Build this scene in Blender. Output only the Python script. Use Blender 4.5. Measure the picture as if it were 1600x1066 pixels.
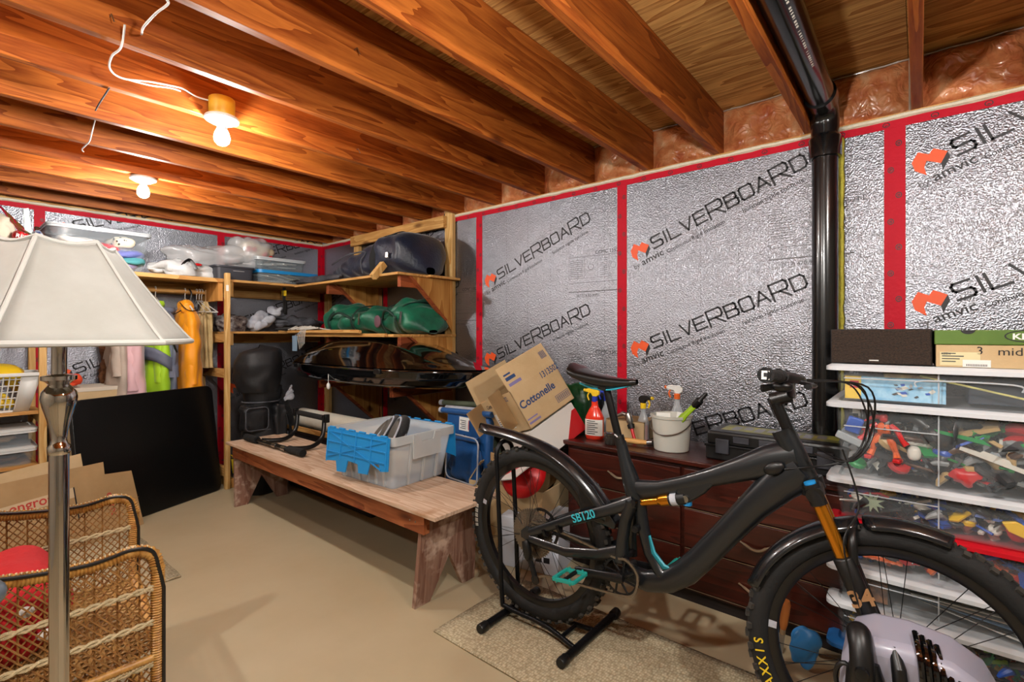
import bpy, bmesh, math, random
from mathutils import Vector as V, Matrix as M, Euler, noise
for _o in list(bpy.data.objects): bpy.data.objects.remove(_o)
SC = bpy.context.scene
COL = SC.collection
RND = random.Random(11)
PI = math.pi
sin, cos = math.sin, math.cos

# ---------------------------------------------------------------- camera, world, exposure
YAW = math.atan2(637, 761)
cam_d = bpy.data.cameras.new('camera'); cam = bpy.data.objects.new('camera', cam_d); COL.objects.link(cam)
cam.location = (0, 0, 1.285); cam.rotation_euler = (PI/2, 0, YAW - PI/2)
cam_d.sensor_width = 36; cam_d.lens = 761/1600*36; cam_d.shift_y = -11/1600; cam_d.clip_start = .02
SC.camera = cam
w = bpy.data.worlds.new('world'); SC.world = w; w.use_nodes = True
w.node_tree.nodes['Background'].inputs[0].default_value = (.6, .55, .5, 1)
w.node_tree.nodes['Background'].inputs[1].default_value = .15
SC.view_settings.view_transform = 'Standard'; SC.view_settings.look = 'None'
SC.view_settings.gamma = 1; SC.view_settings.use_curve_mapping = False
SC.view_settings.exposure = 0.3
BULB_POWER = 760.0          # emission of the two bulbs in view
BULB_FILL = 1300.0          # brighter fill bulbs added outside the picture
# ceiling bulbs: two in view, the rest unseen, added for fill light (x, y)
BULBS = [(.84, 2.40), (.85, 3.70), (.45, .42), (.90, -.65), (-.85, 1.7)]
SC.cycles.max_bounces = 5; SC.cycles.diffuse_bounces = 2; SC.cycles.glossy_bounces = 3; SC.cycles.transmission_bounces = 4; SC.cycles.transparent_max_bounces = 16
SC.cycles.use_light_tree = False; SC.cycles.adaptive_threshold = .03
SC.cycles.caustics_reflective = False; SC.cycles.caustics_refractive = False

# ---------------------------------------------------------------- helpers
def lin(c): c /= 255; return c/12.92 if c <= .04045 else ((c+.055)/1.055)**2.4
def hx(s): s = s.lstrip('#'); return tuple(lin(int(s[i:i+2], 16)) for i in (0, 2, 4)) + (1,)
def setk(o, label=None, cat=None, group=None, kind=None):
    if label: o['label'] = label
    if cat: o['category'] = cat
    if group: o['group'] = group
    if kind: o['kind'] = kind
    return o
def T(name, label, cat, loc=(0, 0, 0), rz=0, group=None, kind=None):
    o = bpy.data.objects.new(name, None); COL.objects.link(o); o.empty_display_size = .05
    o.location = loc; o.rotation_euler = (0, 0, rz)
    return setk(o, label, cat, group, kind)
def rotm(rot): return rot.to_3x3() if isinstance(rot, (M,)) else Euler(rot).to_matrix()
class MB:
    def __init__(s): s.v = []; s.f = []; s.mi = []; s.cur = 0
    def add(s, vs, fs, mtx=None):
        b = len(s.v)
        s.v += [tuple(mtx @ V(p)) for p in vs] if mtx is not None else [tuple(p) for p in vs]
        s.f += [tuple(b+i for i in f) for f in fs]; s.mi += [s.cur]*len(fs); return s
    def bx(s, x0, x1, y0, y1, z0, z1, mtx=None):
        vs = [(x, y, z) for x in (x0, x1) for y in (y0, y1) for z in (z0, z1)]
        return s.add(vs, [(0,1,3,2),(4,6,7,5),(0,4,5,1),(2,3,7,6),(0,2,6,4),(1,5,7,3)], mtx)
    def box(s, c, sz, rot=None):
        mt = M.Translation(c) @ (rotm(rot).to_4x4() if rot is not None else M.Identity(4))
        a, b, d = [k/2 for k in sz]
        return s.bx(-a, a, -b, b, -d, d, mt)
    def prism(s, poly, a, b, axis='z', mtx=None):
        n = len(poly)
        mk = {'z': lambda p, t: (p[0], p[1], t), 'y': lambda p, t: (p[0], t, p[1]), 'x': lambda p, t: (t, p[0], p[1])}[axis]
        vs = [mk(p, a) for p in poly]+[mk(p, b) for p in poly]
        fs = [tuple(range(n)), tuple(range(2*n-1, n-1, -1))]+[(i, (i+1) % n+0, (i+1) % n+n, i+n) for i in range(n)]
        return s.add(vs, fs, mtx)
    def tube(s, pts, r, n=8, closed=False, caps=True, sq=None, mtx=None):
        pts = [V(p) for p in pts]; k = len(pts)
        rs = r if isinstance(r, (list, tuple)) else [r]*k
        tg = []
        for i in range(k):
            a = pts[(i-1) % k] if (closed or i > 0) else pts[i]; b = pts[(i+1) % k] if (closed or i < k-1) else pts[i]
            d = b-a; tg.append(d.normalized() if d.length > 1e-9 else V((0, 0, 1)))
        u = tg[0].orthogonal().normalized()
        if abs(tg[0].z) < .9: u = V((0, 0, 1))-tg[0]*tg[0].z; u.normalize()
        vs = []
        for i in range(k):
            t = tg[i]; u = u-t*u.dot(t); u = u.normalized() if u.length > 1e-6 else t.orthogonal().normalized()
            w_ = t.cross(u)
            for j in range(n):
                a = 2*PI*j/n+(PI/n if n == 4 else 0); su, sw = sq or (1, 1)
                vs.append(pts[i]+u*(cos(a)*rs[i]*su)+w_*(sin(a)*rs[i]*sw))
        fs = []
        for i in range(k if closed else k-1):
            a = i*n; b = ((i+1) % k)*n
            fs += [(a+j, a+(j+1) % n, b+(j+1) % n, b+j) for j in range(n)]
        if caps and not closed: fs += [tuple(range(n-1, -1, -1)), tuple((k-1)*n+j for j in range(n))]
        return s.add(vs, fs, mtx)
    def lathe(s, prof, n=24, c=(0, 0, 0), axis='z', mtx=None, caps=True):
        vs = []
        for r, z in prof:
            for j in range(n):
                a = 2*PI*j/n; p = (r*cos(a), r*sin(a), z)
                if axis == 'x': p = (p[2], p[0], p[1])
                elif axis == 'y': p = (p[1], p[2], p[0])
                vs.append((p[0]+c[0], p[1]+c[1], p[2]+c[2]))
        k = len(prof); fs = []
        for i in range(k-1):
            fs += [(i*n+j, i*n+(j+1) % n, (i+1)*n+(j+1) % n, (i+1)*n+j) for j in range(n)]
        if caps: fs += [tuple(range(n-1, -1, -1)), tuple((k-1)*n+j for j in range(n))]
        return s.add(vs, fs, mtx)
    def grid(s, fn, nu, nv, cu=False, cv=False, mtx=None):
        U = nu if cu else nu+1; W = nv if cv else nv+1
        vs = [fn(i/nu, j/nv) for i in range(U) for j in range(W)]; fs = []
        for i in range(nu):
            for j in range(nv):
                a = i*W+j; b = ((i+1) % U)*W+j; c = ((i+1) % U)*W+(j+1) % W; d = i*W+(j+1) % W
                fs.append((a, b, c, d))
        return s.add(vs, fs, mtx)
    def ell(s, c, r, nu=16, nv=10, rot=None, pw=1.0, wob=None, mtx=None):
        rm = rotm(rot) if rot is not None else M.Identity(3)
        def sg(v, p): return math.copysign(abs(v)**p, v)
        def fn(u, v):
            a = u*2*PI; b = (v-.5)*PI; b = max(-PI/2+.02, min(PI/2-.02, b))
            p = V((sg(cos(b), pw)*sg(cos(a), pw)*r[0], sg(cos(b), pw)*sg(sin(a), pw)*r[1], sg(sin(b), pw)*r[2]))
            if wob: p = p*(1+wob[0]*noise.noise(p*wob[1]+V((wob[2],)*3)))
            return tuple(rm @ p+V(c))
        return s.grid(fn, nu, nv, cu=True, mtx=mtx)
    def build(s, name, mat, parent=None, loc=None, rot=None, smooth=40, bevel=0, seg=2, solid=0, sub=0, fix=True):
        me = bpy.data.meshes.new(name); me.from_pydata(s.v, [], s.f)
        for m_ in (mat if isinstance(mat, (list, tuple)) else [mat]): me.materials.append(m_)
        if len(me.materials) > 1: me.polygons.foreach_set('material_index', s.mi)
        if fix:
            bm = bmesh.new(); bm.from_mesh(me); bmesh.ops.recalc_face_normals(bm, faces=bm.faces); bm.to_mesh(me); bm.free()
        if smooth is not None:
            me.polygons.foreach_set('use_smooth', [True]*len(me.polygons))
            me.set_sharp_from_angle(angle=math.radians(smooth))
        me.update()
        return put(name, me, parent, loc, rot, bevel, seg, solid, sub)
def put(name, me, parent=None, loc=None, rot=None, bevel=0, seg=2, solid=0, sub=0):
    o = bpy.data.objects.new(name, me); COL.objects.link(o)
    if parent: o.parent = parent
    if loc is not None: o.location = loc
    if rot is not None: o.rotation_euler = rot
    if solid:
        m_ = o.modifiers.new('solid', 'SOLIDIFY'); m_.thickness = solid; m_.offset = 0
    if sub:
        m_ = o.modifiers.new('sub', 'SUBSURF'); m_.levels = sub; m_.render_levels = sub
    if bevel:
        m_ = o.modifiers.new('bevel', 'BEVEL'); m_.width = bevel; m_.segments = seg; m_.limit_method = 'ANGLE'; m_.angle_limit = .7
    return o
def dup(root, loc, rz=None, label=None, group=None):
    def cp(o, p):
        c = o.copy(); COL.objects.link(c); c.parent = p
        for ch in kids.get(o, ()): cp(ch, c)
        return c
    kids = {}
    for o in root.children_recursive: kids.setdefault(o.parent, []).append(o)
    r = cp(root, None); r.location = loc
    if rz is not None: r.rotation_euler = (0, 0, rz)
    return setk(r, label, None, group)
def frame(o, right, up):
    r = V(right).normalized(); u = V(up); u = (u-r*u.dot(r)).normalized(); n = r.cross(u)
    return M(((r.x, u.x, n.x, o[0]), (r.y, u.y, n.y, o[1]), (r.z, u.z, n.z, o[2]), (0, 0, 0, 1)))
_tx = {}
def text(s, size, mat, parent, mtx, name='lettering', align='LEFT', sx=1.0, bold=0.0):
    key = (s, align, bold)
    if key not in _tx:
        cu = bpy.data.curves.new('t', 'FONT'); cu.body = s; cu.size = 1; cu.align_x = align; cu.offset = bold; cu.resolution_u = 3
        ob = bpy.data.objects.new('t', cu); me = bpy.data.meshes.new_from_object(ob)
        _tx[key] = [tuple(v.co) for v in me.vertices], [tuple(p.vertices) for p in me.polygons]
        bpy.data.objects.remove(ob); bpy.data.curves.remove(cu); bpy.data.meshes.remove(me)
    vs, fs = _tx[key]
    mb = MB(); mb.add([(x*size*sx, y*size, 0) for x, y, z in vs], fs, mtx)
    return mb.build(name, mat, parent, smooth=None, fix=False)
def quad(mb, mtx, x0, y0, x1, y1, z=0): return mb.add([(x0,y0,z),(x1,y0,z),(x1,y1,z),(x0,y1,z)], [(0,1,2,3)], mtx)
def arc(c, r, a0, a1, n, pl='xz', off=0):
    out = []
    for i in range(n+1):
        a = a0+(a1-a0)*i/n; p, q = c[0]+r*cos(a), c[1]+r*sin(a)
        out.append({'xz': (p, off, q), 'yz': (off, p, q), 'xy': (p, q, off)}[pl])
    return out
def rrect(w_, h_, r, n=4):
    out = []
    for cx, cy, a in ((w_/2-r, h_/2-r, 0), (-w_/2+r, h_/2-r, 1), (-w_/2+r, -h_/2+r, 2), (w_/2-r, -h_/2+r, 3)):
        out += [(cx+r*cos((a+i/n)*PI/2), cy+r*sin((a+i/n)*PI/2)) for i in range(n+1)]
    return out
def smoothpath(pts, n=6):
    pts = [V(p) for p in pts]; out = []
    for i in range(len(pts)-1):
        p0 = pts[max(i-1, 0)]; p1 = pts[i]; p2 = pts[i+1]; p3 = pts[min(i+2, len(pts)-1)]
        for k in range(n):
            t = k/n
            out.append(.5*((2*p1)+(p2-p0)*t+(2*p0-5*p1+4*p2-p3)*t*t+(3*p1-p0-3*p2+p3)*t**3))
    out.append(pts[-1]); return out

# ---------------------------------------------------------------- materials
def nd(nt, t, **kw):
    n = nt.nodes.new(t)
    for k, v in kw.items():
        if k.startswith('_'): setattr(n, k[1:], v)
        else: n.inputs[k.replace('__', ' ')].default_value = v
    return n
def P(name, col, rough=.5, metal=0, bump=None, var=None, coat=0, emit=0, alpha=None, spec=.5, trans=0, sheen=0, aniso=None, sub=0):
    m = bpy.data.materials.new(name); m.use_nodes = True; nt = m.node_tree; b = nt.nodes['Principled BSDF']
    c = hx(col) if isinstance(col, str) else col
    b.inputs['Base Color'].default_value = c; b.inputs['Roughness'].default_value = rough; b.inputs['Metallic'].default_value = metal
    b.inputs['Specular IOR Level'].default_value = spec
    if coat: b.inputs['Coat Weight'].default_value = coat; b.inputs['Coat Roughness'].default_value = .06
    if trans: b.inputs['Transmission Weight'].default_value = trans
    if sheen: b.inputs['Sheen Weight'].default_value = sheen; b.inputs['Sheen Roughness'].default_value = .4
    if emit: b.inputs['Emission Color'].default_value = c; b.inputs['Emission Strength'].default_value = emit
    L = nt.links; tc = None
    if bump or var: tc = nd(nt, 'ShaderNodeTexCoord')
    if var:   # (scale, dark factor colour, [detail])
        n = nd(nt, 'ShaderNodeTexNoise', Scale=var[0], Detail=5.0, Roughness=.6); L.new(tc.outputs['Object'], n.inputs['Vector'])
        if aniso:
            mp = nd(nt, 'ShaderNodeMapping'); mp.inputs['Scale'].default_value = aniso
            L.new(tc.outputs['Object'], mp.inputs['Vector']); L.new(mp.outputs[0], n.inputs['Vector'])
        r = nd(nt, 'ShaderNodeValToRGB'); r.color_ramp.elements[0].position = .35; r.color_ramp.elements[1].position = .68
        r.color_ramp.elements[0].color = hx(var[1]) if isinstance(var[1], str) else var[1]; r.color_ramp.elements[1].color = c
        L.new(n.outputs['Fac'], r.inputs[0]); L.new(r.outputs[0], b.inputs['Base Color'])
    if bump:  # (scale, strength, distance)
        n = nd(nt, 'ShaderNodeTexNoise', Scale=bump[0], Detail=3.0); L.new(tc.outputs['Object'], n.inputs['Vector'])
        bp = nd(nt, 'ShaderNodeBump', Strength=bump[1], Distance=bump[2] if len(bump) > 2 else .01)
        L.new(n.outputs['Fac'], bp.inputs['Height']); L.new(bp.outputs[0], b.inputs['Normal'])
    if alpha is not None:   # see-through sheet: part of the light passes straight
        tr = nd(nt, 'ShaderNodeBsdfTransparent'); mx = nd(nt, 'ShaderNodeMixShader', Fac=alpha)
        out = nt.nodes['Material Output']
        L.new(tr.outputs[0], mx.inputs[1]); L.new(b.outputs[0], mx.inputs[2]); L.new(mx.outputs[0], out.inputs[0])
    return m
def WOOD(name, light, dark, axis=0, scale=1.0, rough=.6, ring=9.0, knots=True, contrast=1.0, stain=None, coat=0, rand=True):
    """sawn timber: grain bands along one axis, fine fibre and dark knots"""
    m = bpy.data.materials.new(name); m.use_nodes = True; nt = m.node_tree; L = nt.links; b = nt.nodes['Principled BSDF']
    b.inputs['Roughness'].default_value = rough; b.inputs['Specular IOR Level'].default_value = .3
    if coat: b.inputs['Coat Weight'].default_value = coat; b.inputs['Coat Roughness'].default_value = .12
    tc = nd(nt, 'ShaderNodeTexCoord'); oi = nd(nt, 'ShaderNodeObjectInfo')
    mul = nd(nt, 'ShaderNodeVectorMath', _operation='SCALE'); mul.inputs[0].default_value = (3.1, 7.7, 5.3)
    L.new(oi.outputs['Random'], mul.inputs['Scale'])
    ad = nd(nt, 'ShaderNodeVectorMath', _operation='ADD'); L.new(tc.outputs['Object'], ad.inputs[0])
    if rand: L.new(mul.outputs[0], ad.inputs[1])
    mp = nd(nt, 'ShaderNodeMapping'); sc = [scale]*3; sc[axis] = scale*.09; mp.inputs['Scale'].default_value = sc
    L.new(ad.outputs[0], mp.inputs['Vector'])
    wv = nd(nt, 'ShaderNodeTexNoise', Scale=ring, Detail=2.0, Distortion=.4); L.new(mp.outputs[0], wv.inputs['Vector'])
    mulr = nd(nt, 'ShaderNodeMath', _operation='MULTIPLY'); mulr.inputs[1].default_value = 9.0; L.new(wv.outputs['Fac'], mulr.inputs[0])
    pp = nd(nt, 'ShaderNodeMath', _operation='FRACT'); L.new(mulr.outputs[0], pp.inputs[0])
    fb = nd(nt, 'ShaderNodeTexNoise', Scale=ring*14, Detail=3.0); L.new(mp.outputs[0], fb.inputs['Vector'])
    mx = nd(nt, 'ShaderNodeMix', _data_type='FLOAT'); mx.inputs[0].default_value = .55
    L.new(pp.outputs[0], mx.inputs[2]); L.new(fb.outputs['Fac'], mx.inputs[3])
    rp = nd(nt, 'ShaderNodeValToRGB'); e = rp.color_ramp.elements
    e[0].position = .22; e[0].color = hx(light); e[1].position = .82; e[1].color = hx(dark)
    L.new(mx.outputs[0], rp.inputs[0]); last = rp.outputs[0]
    big = nd(nt, 'ShaderNodeTexNoise', Scale=2.2, Detail=2.0); L.new(ad.outputs[0], big.inputs['Vector'])
    hs = nd(nt, 'ShaderNodeHueSaturation'); mr = nd(nt, 'ShaderNodeMapRange'); mr.inputs[3].default_value = 1-.35*contrast; mr.inputs[4].default_value = 1+.3*contrast
    L.new(big.outputs['Fac'], mr.inputs[0]); L.new(mr.outputs[0], hs.inputs['Value']); L.new(last, hs.inputs['Color']); last = hs.outputs[0]
    if knots:
        mk = nd(nt, 'ShaderNodeMapping'); s2 = [4.6]*3; s2[axis] = 1.5; mk.inputs['Scale'].default_value = s2; L.new(ad.outputs[0], mk.inputs['Vector'])
        vo = nd(nt, 'ShaderNodeTexVoronoi', Scale=1.0, Randomness=1.0); L.new(mk.outputs[0], vo.inputs['Vector'])
        kr = nd(nt, 'ShaderNodeValToRGB'); ke = kr.color_ramp.elements
        ke[0].position = .04; ke[0].color = (.85,)*3+(1,); ke[1].position = .12; ke[1].color = (0, 0, 0, 1)
        L.new(vo.outputs['Distance'], kr.inputs[0])
        km = nd(nt, 'ShaderNodeMix', _data_type='RGBA'); L.new(kr.outputs[0], km.inputs[0]); L.new(last, km.inputs[6])
        dk = hx(dark); km.inputs[7].default_value = (dk[0]*.35, dk[1]*.28, dk[2]*.25, 1); last = km.outputs[2]
    if stain:   # worn patches with a shape of their own
        sn = nd(nt, 'ShaderNodeTexNoise', Scale=stain[0], Detail=4.0, Roughness=.65); L.new(ad.outputs[0], sn.inputs['Vector'])
        sr = nd(nt, 'ShaderNodeValToRGB'); sr.color_ramp.elements[0].position = stain[2]; sr.color_ramp.elements[1].position = stain[2]+.12
        L.new(sn.outputs['Fac'], sr.inputs[0])
        sm = nd(nt, 'ShaderNodeMix', _data_type='RGBA'); L.new(sr.outputs[0], sm.inputs[0]); L.new(last, sm.inputs[6]); sm.inputs[7].default_value = hx(stain[1]); last = sm.outputs[2]
    L.new(last, b.inputs['Base Color'])
    bp = nd(nt, 'ShaderNodeBump', Strength=.25, Distance=.004); L.new(mx.outputs[0], bp.inputs['Height']); L.new(bp.outputs[0], b.inputs['Normal'])
    return m
def FOIL(name, tint, rough=.3, s=.5):
    m = P(name, tint, rough, 1.0); nt = m.node_tree; L = nt.links; b = nt.nodes['Principled BSDF']
    tc = nd(nt, 'ShaderNodeTexCoord')
    v = nd(nt, 'ShaderNodeTexVoronoi', Scale=180.0, _feature='SMOOTH_F1'); L.new(tc.outputs['Object'], v.inputs['Vector'])
    n1 = nd(nt, 'ShaderNodeTexNoise', Scale=160.0, Detail=2.0); L.new(tc.outputs['Object'], n1.inputs['Vector'])
    n2 = nd(nt, 'ShaderNodeTexNoise', Scale=4.0, Detail=2.0); L.new(tc.outputs['Object'], n2.inputs['Vector'])
    b1 = nd(nt, 'ShaderNodeBump', Strength=s, Distance=.006); L.new(v.outputs['Distance'], b1.inputs['Height'])
    b2 = nd(nt, 'ShaderNodeBump', Strength=s*.6, Distance=.003); L.new(n1.outputs['Fac'], b2.inputs['Height']); L.new(b1.outputs[0], b2.inputs['Normal'])
    b3 = nd(nt, 'ShaderNodeBump', Strength=.22, Distance=.02); L.new(n2.outputs['Fac'], b3.inputs['Height']); L.new(b2.outputs[0], b3.inputs['Normal'])
    L.new(b3.outputs[0], b.inputs['Normal'])
    mr = nd(nt, 'ShaderNodeMapRange'); mr.inputs[3].default_value = rough-.018; mr.inputs[4].default_value = rough+.02
    L.new(n2.outputs['Fac'], mr.inputs[0]); L.new(mr.outputs[0], b.inputs['Roughness'])
    return m
mt = {}
mt['floor'] = P('painted_concrete', '#bbab8d', .36, var=(1.6, '#b09f80'), bump=(9, .06, .01))
mt['conc'] = P('concrete', '#8d8a84', .9, bump=(30, .3), var=(3, '#75726c'))
mt['dry'] = P('unpainted_drywall', '#a89f92', .9, var=(2, '#978e80'))
mt['joist'] = WOOD('fir_joist', '#c06c2a', '#7c340c', 0, 1.0, .5, 9)
mt['ply'] = WOOD('plywood_sheathing', '#ecb870', '#9c5c26', 1, 1.0, .6, 9, contrast=.9)
mt['pine'] = WOOD('pine_stud', '#dcb679', '#b9833f', 2, 1.0, .6, 8, contrast=.5)
mt['pinex'] = WOOD('pine_board_x', '#d8a866', '#ab7234', 0, 1.0, .6, 8, contrast=.6)
mt['piney'] = WOOD('pine_board_y', '#d8a866', '#ab7234', 1, 1.0, .6, 8, contrast=.6)
mt['gusset'] = WOOD('plywood_gusset', '#d39a52', '#a4662a', 2, 1.0, .6, 4, knots=False)
mt['redwood'] = WOOD('red_stained_wood', '#a0542c', '#6b2c14', 0, 1.0, .6, 8)
mt['foil'] = FOIL('foil_facing', '#94969e', .298)
mt['foilb'] = FOIL('foil_facing_back', '#94969e', .30)
mt['tape'] = P('red_sheathing_tape', '#b80020', .6, spec=.25, bump=(40, .15))
mt['ink'] = P('black_print', '#17161a', .5)
mt['inkg'] = P('grey_print', '#4b4a4c', .5)
mt['orange'] = P('orange_print', '#e8541c', .5)
mt['foam'] = P('spray_foam', '#c9bf4a', .8, bump=(60, .8), var=(20, '#a89c30'))
mt['caulk'] = P('white_sealant', '#d8cdb6', .7, bump=(50, .7))
def BATT():
    m = P('glass_wool_under_plastic', '#d9855a', .35, coat=.9); nt = m.node_tree; L = nt.links; b = nt.nodes['Principled BSDF']
    tc = nd(nt, 'ShaderNodeTexCoord')
    n = nd(nt, 'ShaderNodeTexNoise', Scale=9.0, Detail=6.0, Roughness=.65); L.new(tc.outputs['Object'], n.inputs['Vector'])
    r = nd(nt, 'ShaderNodeValToRGB'); e = r.color_ramp.elements
    e[0].position = .3; e[0].color = hx('#b8502a'); e[1].position = .75; e[1].color = hx('#efc79c')
    k = e.new(.52); k.color = hx('#e0905c')
    L.new(n.outputs['Fac'], r.inputs[0]); L.new(r.outputs[0], b.inputs['Base Color'])
    n2 = nd(nt, 'ShaderNodeTexNoise', Scale=14.0, Detail=2.0, Distortion=1.5); L.new(tc.outputs['Object'], n2.inputs['Vector'])
    bp = nd(nt, 'ShaderNodeBump', Strength=.55, Distance=.03); L.new(n2.outputs['Fac'], bp.inputs['Height'])
    L.new(bp.outputs[0], b.inputs['Normal']); L.new(bp.outputs[0], b.inputs['Coat Normal'])
    return m
mt['batt'] = BATT()
mt['abs'] = P('black_pipe', '#0d0d0e', .22, coat=.3)
mt['clearfilm'] = P('clear_film_fold', '#cdbfae', .15, alpha=.45, coat=1)
mt['white'] = P('white_plastic', '#d9d8d4', .4)
mt['offwhite'] = P('off_white', '#cfcac0', .55)
mt['black'] = P('black_plastic', '#0c0c0d', .4)
mt['blackm'] = P('black_metal', '#121213', .3, .3)
mt['blackfab'] = P('black_fabric', '#111113', .85, bump=(90, .4), sheen=.2)
mt['chrome'] = P('chrome', '#d8d4cc', .06, 1.0)
mt['steel'] = P('steel', '#9c9a96', .3, 1.0)
mt['card'] = P('cardboard', '#ab8a60', .8, var=(6, '#9d7d54'), bump=(120, .1))
mt['card2'] = P('cardboard_light', '#c9ad84', .8, var=(5, '#bc9f74'), bump=(120, .1))
mt['clear'] = P('clear_plastic', '#d0dae2', .12, alpha=.11, bump=(5, .1))
mt['frost'] = P('frosted_plastic', '#cfd2d2', .35, alpha=.55)
mt['paper'] = P('white_paper', '#e4e2dc', .7)
mt['red'] = P('red_plastic', '#c01218', .35)
mt['blue'] = P('blue_plastic', '#1e86c8', .35)
mt['yellow'] = P('yellow_plastic', '#e8c022', .4)
mt['bulb'] = P('lit_bulb', (1, .965, .91, 1), .4, emit=BULB_POWER); mt['bulb_fill'] = P('lit_fill_bulb', (1, .965, .91, 1), .4, emit=BULB_FILL)  # second material: the added out-of-view fill bulbs
# ================================================================= the room
XW, YB = 2.75, 5.0            # foil faces of the long wall and of the end wall
X0, Y0 = -2.1, -2.3           # the two sides behind the camera
ZF, ZJ, ZP = 2.235, 2.262, 2.515   # foil top, joist underside, underside of the plywood
o = MB().bx(X0-.1, XW+.15, Y0-.1, YB+.15, -.06, 0).build('floor', mt['floor'], smooth=None); setk(o, kind='structure')
def wallbase(name, m, *b): o = MB().bx(*b).build(name, m, smooth=None); return setk(o, kind='structure')
wall_r = wallbase('wall_right', mt['conc'], XW+.016, XW+.15, Y0, YB+.15, 0, ZF)
wall_b = wallbase('wall_back', mt['conc'], X0, XW+.15, YB+.016, YB+.15, 0, ZF)
wallbase('wall_left', mt['dry'], X0-.1, X0, Y0, YB+.15, 0, ZP)
wallbase('wall_near', mt['dry'], X0-.1, XW+.15, Y0-.1, Y0, 0, ZP)

# lettering of the foil boards: square techno capitals drawn as strokes
GL = {'S': [[(1,1),(.12,1),(0,.88),(0,.62),(.12,.5),(.88,.5),(1,.38),(1,.12),(.88,0),(0,0)]], 'I': [[(.5,0),(.5,1)]],
 'L': [[(0,1),(0,0),(1,0)]], 'V': [[(0,1),(.5,0),(1,1)]], 'E': [[(1,1),(0,1),(0,0),(1,0)],[(0,.5),(.9,.5)]],
 'R': [[(0,0),(0,1),(.88,1),(1,.88),(1,.58),(.88,.46),(0,.46)],[(.5,.46),(1,0)]],
 'B': [[(.85,.52),(0,.52),(0,0),(.88,0),(1,.12),(1,.4),(.85,.52),(.95,.62),(.95,.9),(.85,1),(0,1),(0,.52)]],
 'O': [[(.12,0),(.88,0),(1,.12),(1,.88),(.88,1),(.12,1),(0,.88),(0,.12),(.12,0)]],
 'A': [[(0,0),(.5,1),(1,0)],[(.22,.34),(.78,.34)]], 'D': [[(0,0),(.8,0),(1,.2),(1,.8),(.8,1),(0,1),(0,0)]]}
def strokes(mb, word, size, mtx, th=.15, wide=.92, gap=.26, big='', z=0):
    x = 0
    for ch in word:
        k = 1.28 if ch in big else 1.0; wd = size*wide*k*(.2 if ch == 'I' else 1); h = size*k; y0 = -(k-1)*size*.5; t = size*th/2
        for pl in GL[ch]:
            for (ax, ay), (bx_, by) in zip(pl, pl[1:]):
                a = V((x+ax*wd, y0+ay*h)); b = V((x+bx_*wd, y0+by*h)); d = (b-a).normalized(); n = V((-d.y, d.x))*t; a = a-d*t*.8; b = b+d*t*.8
                mb.add([(a.x+n.x,a.y+n.y,z),(a.x-n.x,a.y-n.y,z),(b.x-n.x,b.y-n.y,z),(b.x+n.x,b.y+n.y,z)], [(0,1,2,3)], mtx)
        x += wd+size*gap
    return x
LOGO_O = [(0,.57),(.17,.95),(.46,.8),(.57,1),(.94,.8),(.77,.38),(.4,.56),(.34,.33),(.4,0),(.09,.23)]
LOGO_K = [(.94,.8),(1,.57),(.83,.1),(.77,.38)]
def prints(panel, o, right, dz, zs, length=.93, part=True):
    """one run of print per row, tilted 22 degrees: o = panel edge at floor level"""
    ro = V(right)
    for z in zs:
        base = V(o)+V((0, 0, z))
        tl = ro*cos(.384)+V((0, 0, 1))*sin(.384); upv = V((0, 0, 1))*cos(.384)-ro*sin(.384)
        lm = frame(base+ro*.058-V((0, 0, .062)), ro, (0, 0, 1))
        mb = MB(); mb.add([(x*.125+.0, y*.11, 0) for x, y in LOGO_O], [tuple(range(10))], lm); mb.build('printed_logo', mt['orange'], panel, smooth=None, fix=False)
        mb = MB(); mb.add([(x*.125, y*.11, 0) for x, y in LOGO_K], [(0,1,2,3)], lm); mb.build('printed_logo_side', mt['ink'], panel, smooth=None, fix=False)
        tm = frame(base+ro*.208, tl, upv); mb = MB(); strokes(mb, 'SILVERBOARD', .068, tm, big='R'); mb.build('printed_lettering', mt['ink'], panel, smooth=None, fix=False)
        text('by', .042, mt['inkg'], panel, frame(base+ro*.085-V((0, 0, .115)), tl, upv), 'printed_lettering')
        text('amvic', .056, mt['ink'], panel, frame(base+ro*.135-V((0, 0, .094)), tl, upv), 'printed_lettering', sx=1.15, bold=.01)
        text('Continuous Rigid Insulation', .031, mt['ink'], panel, frame(base+ro*.29-V((0, 0, .035)), tl, upv), 'printed_lettering', bold=.008)
        text('Isolation rigide continue', .031, mt['ink'], panel, frame(base+ro*.70+V((0, 0, .132)), tl, upv), 'printed_lettering', bold=.008)
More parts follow.
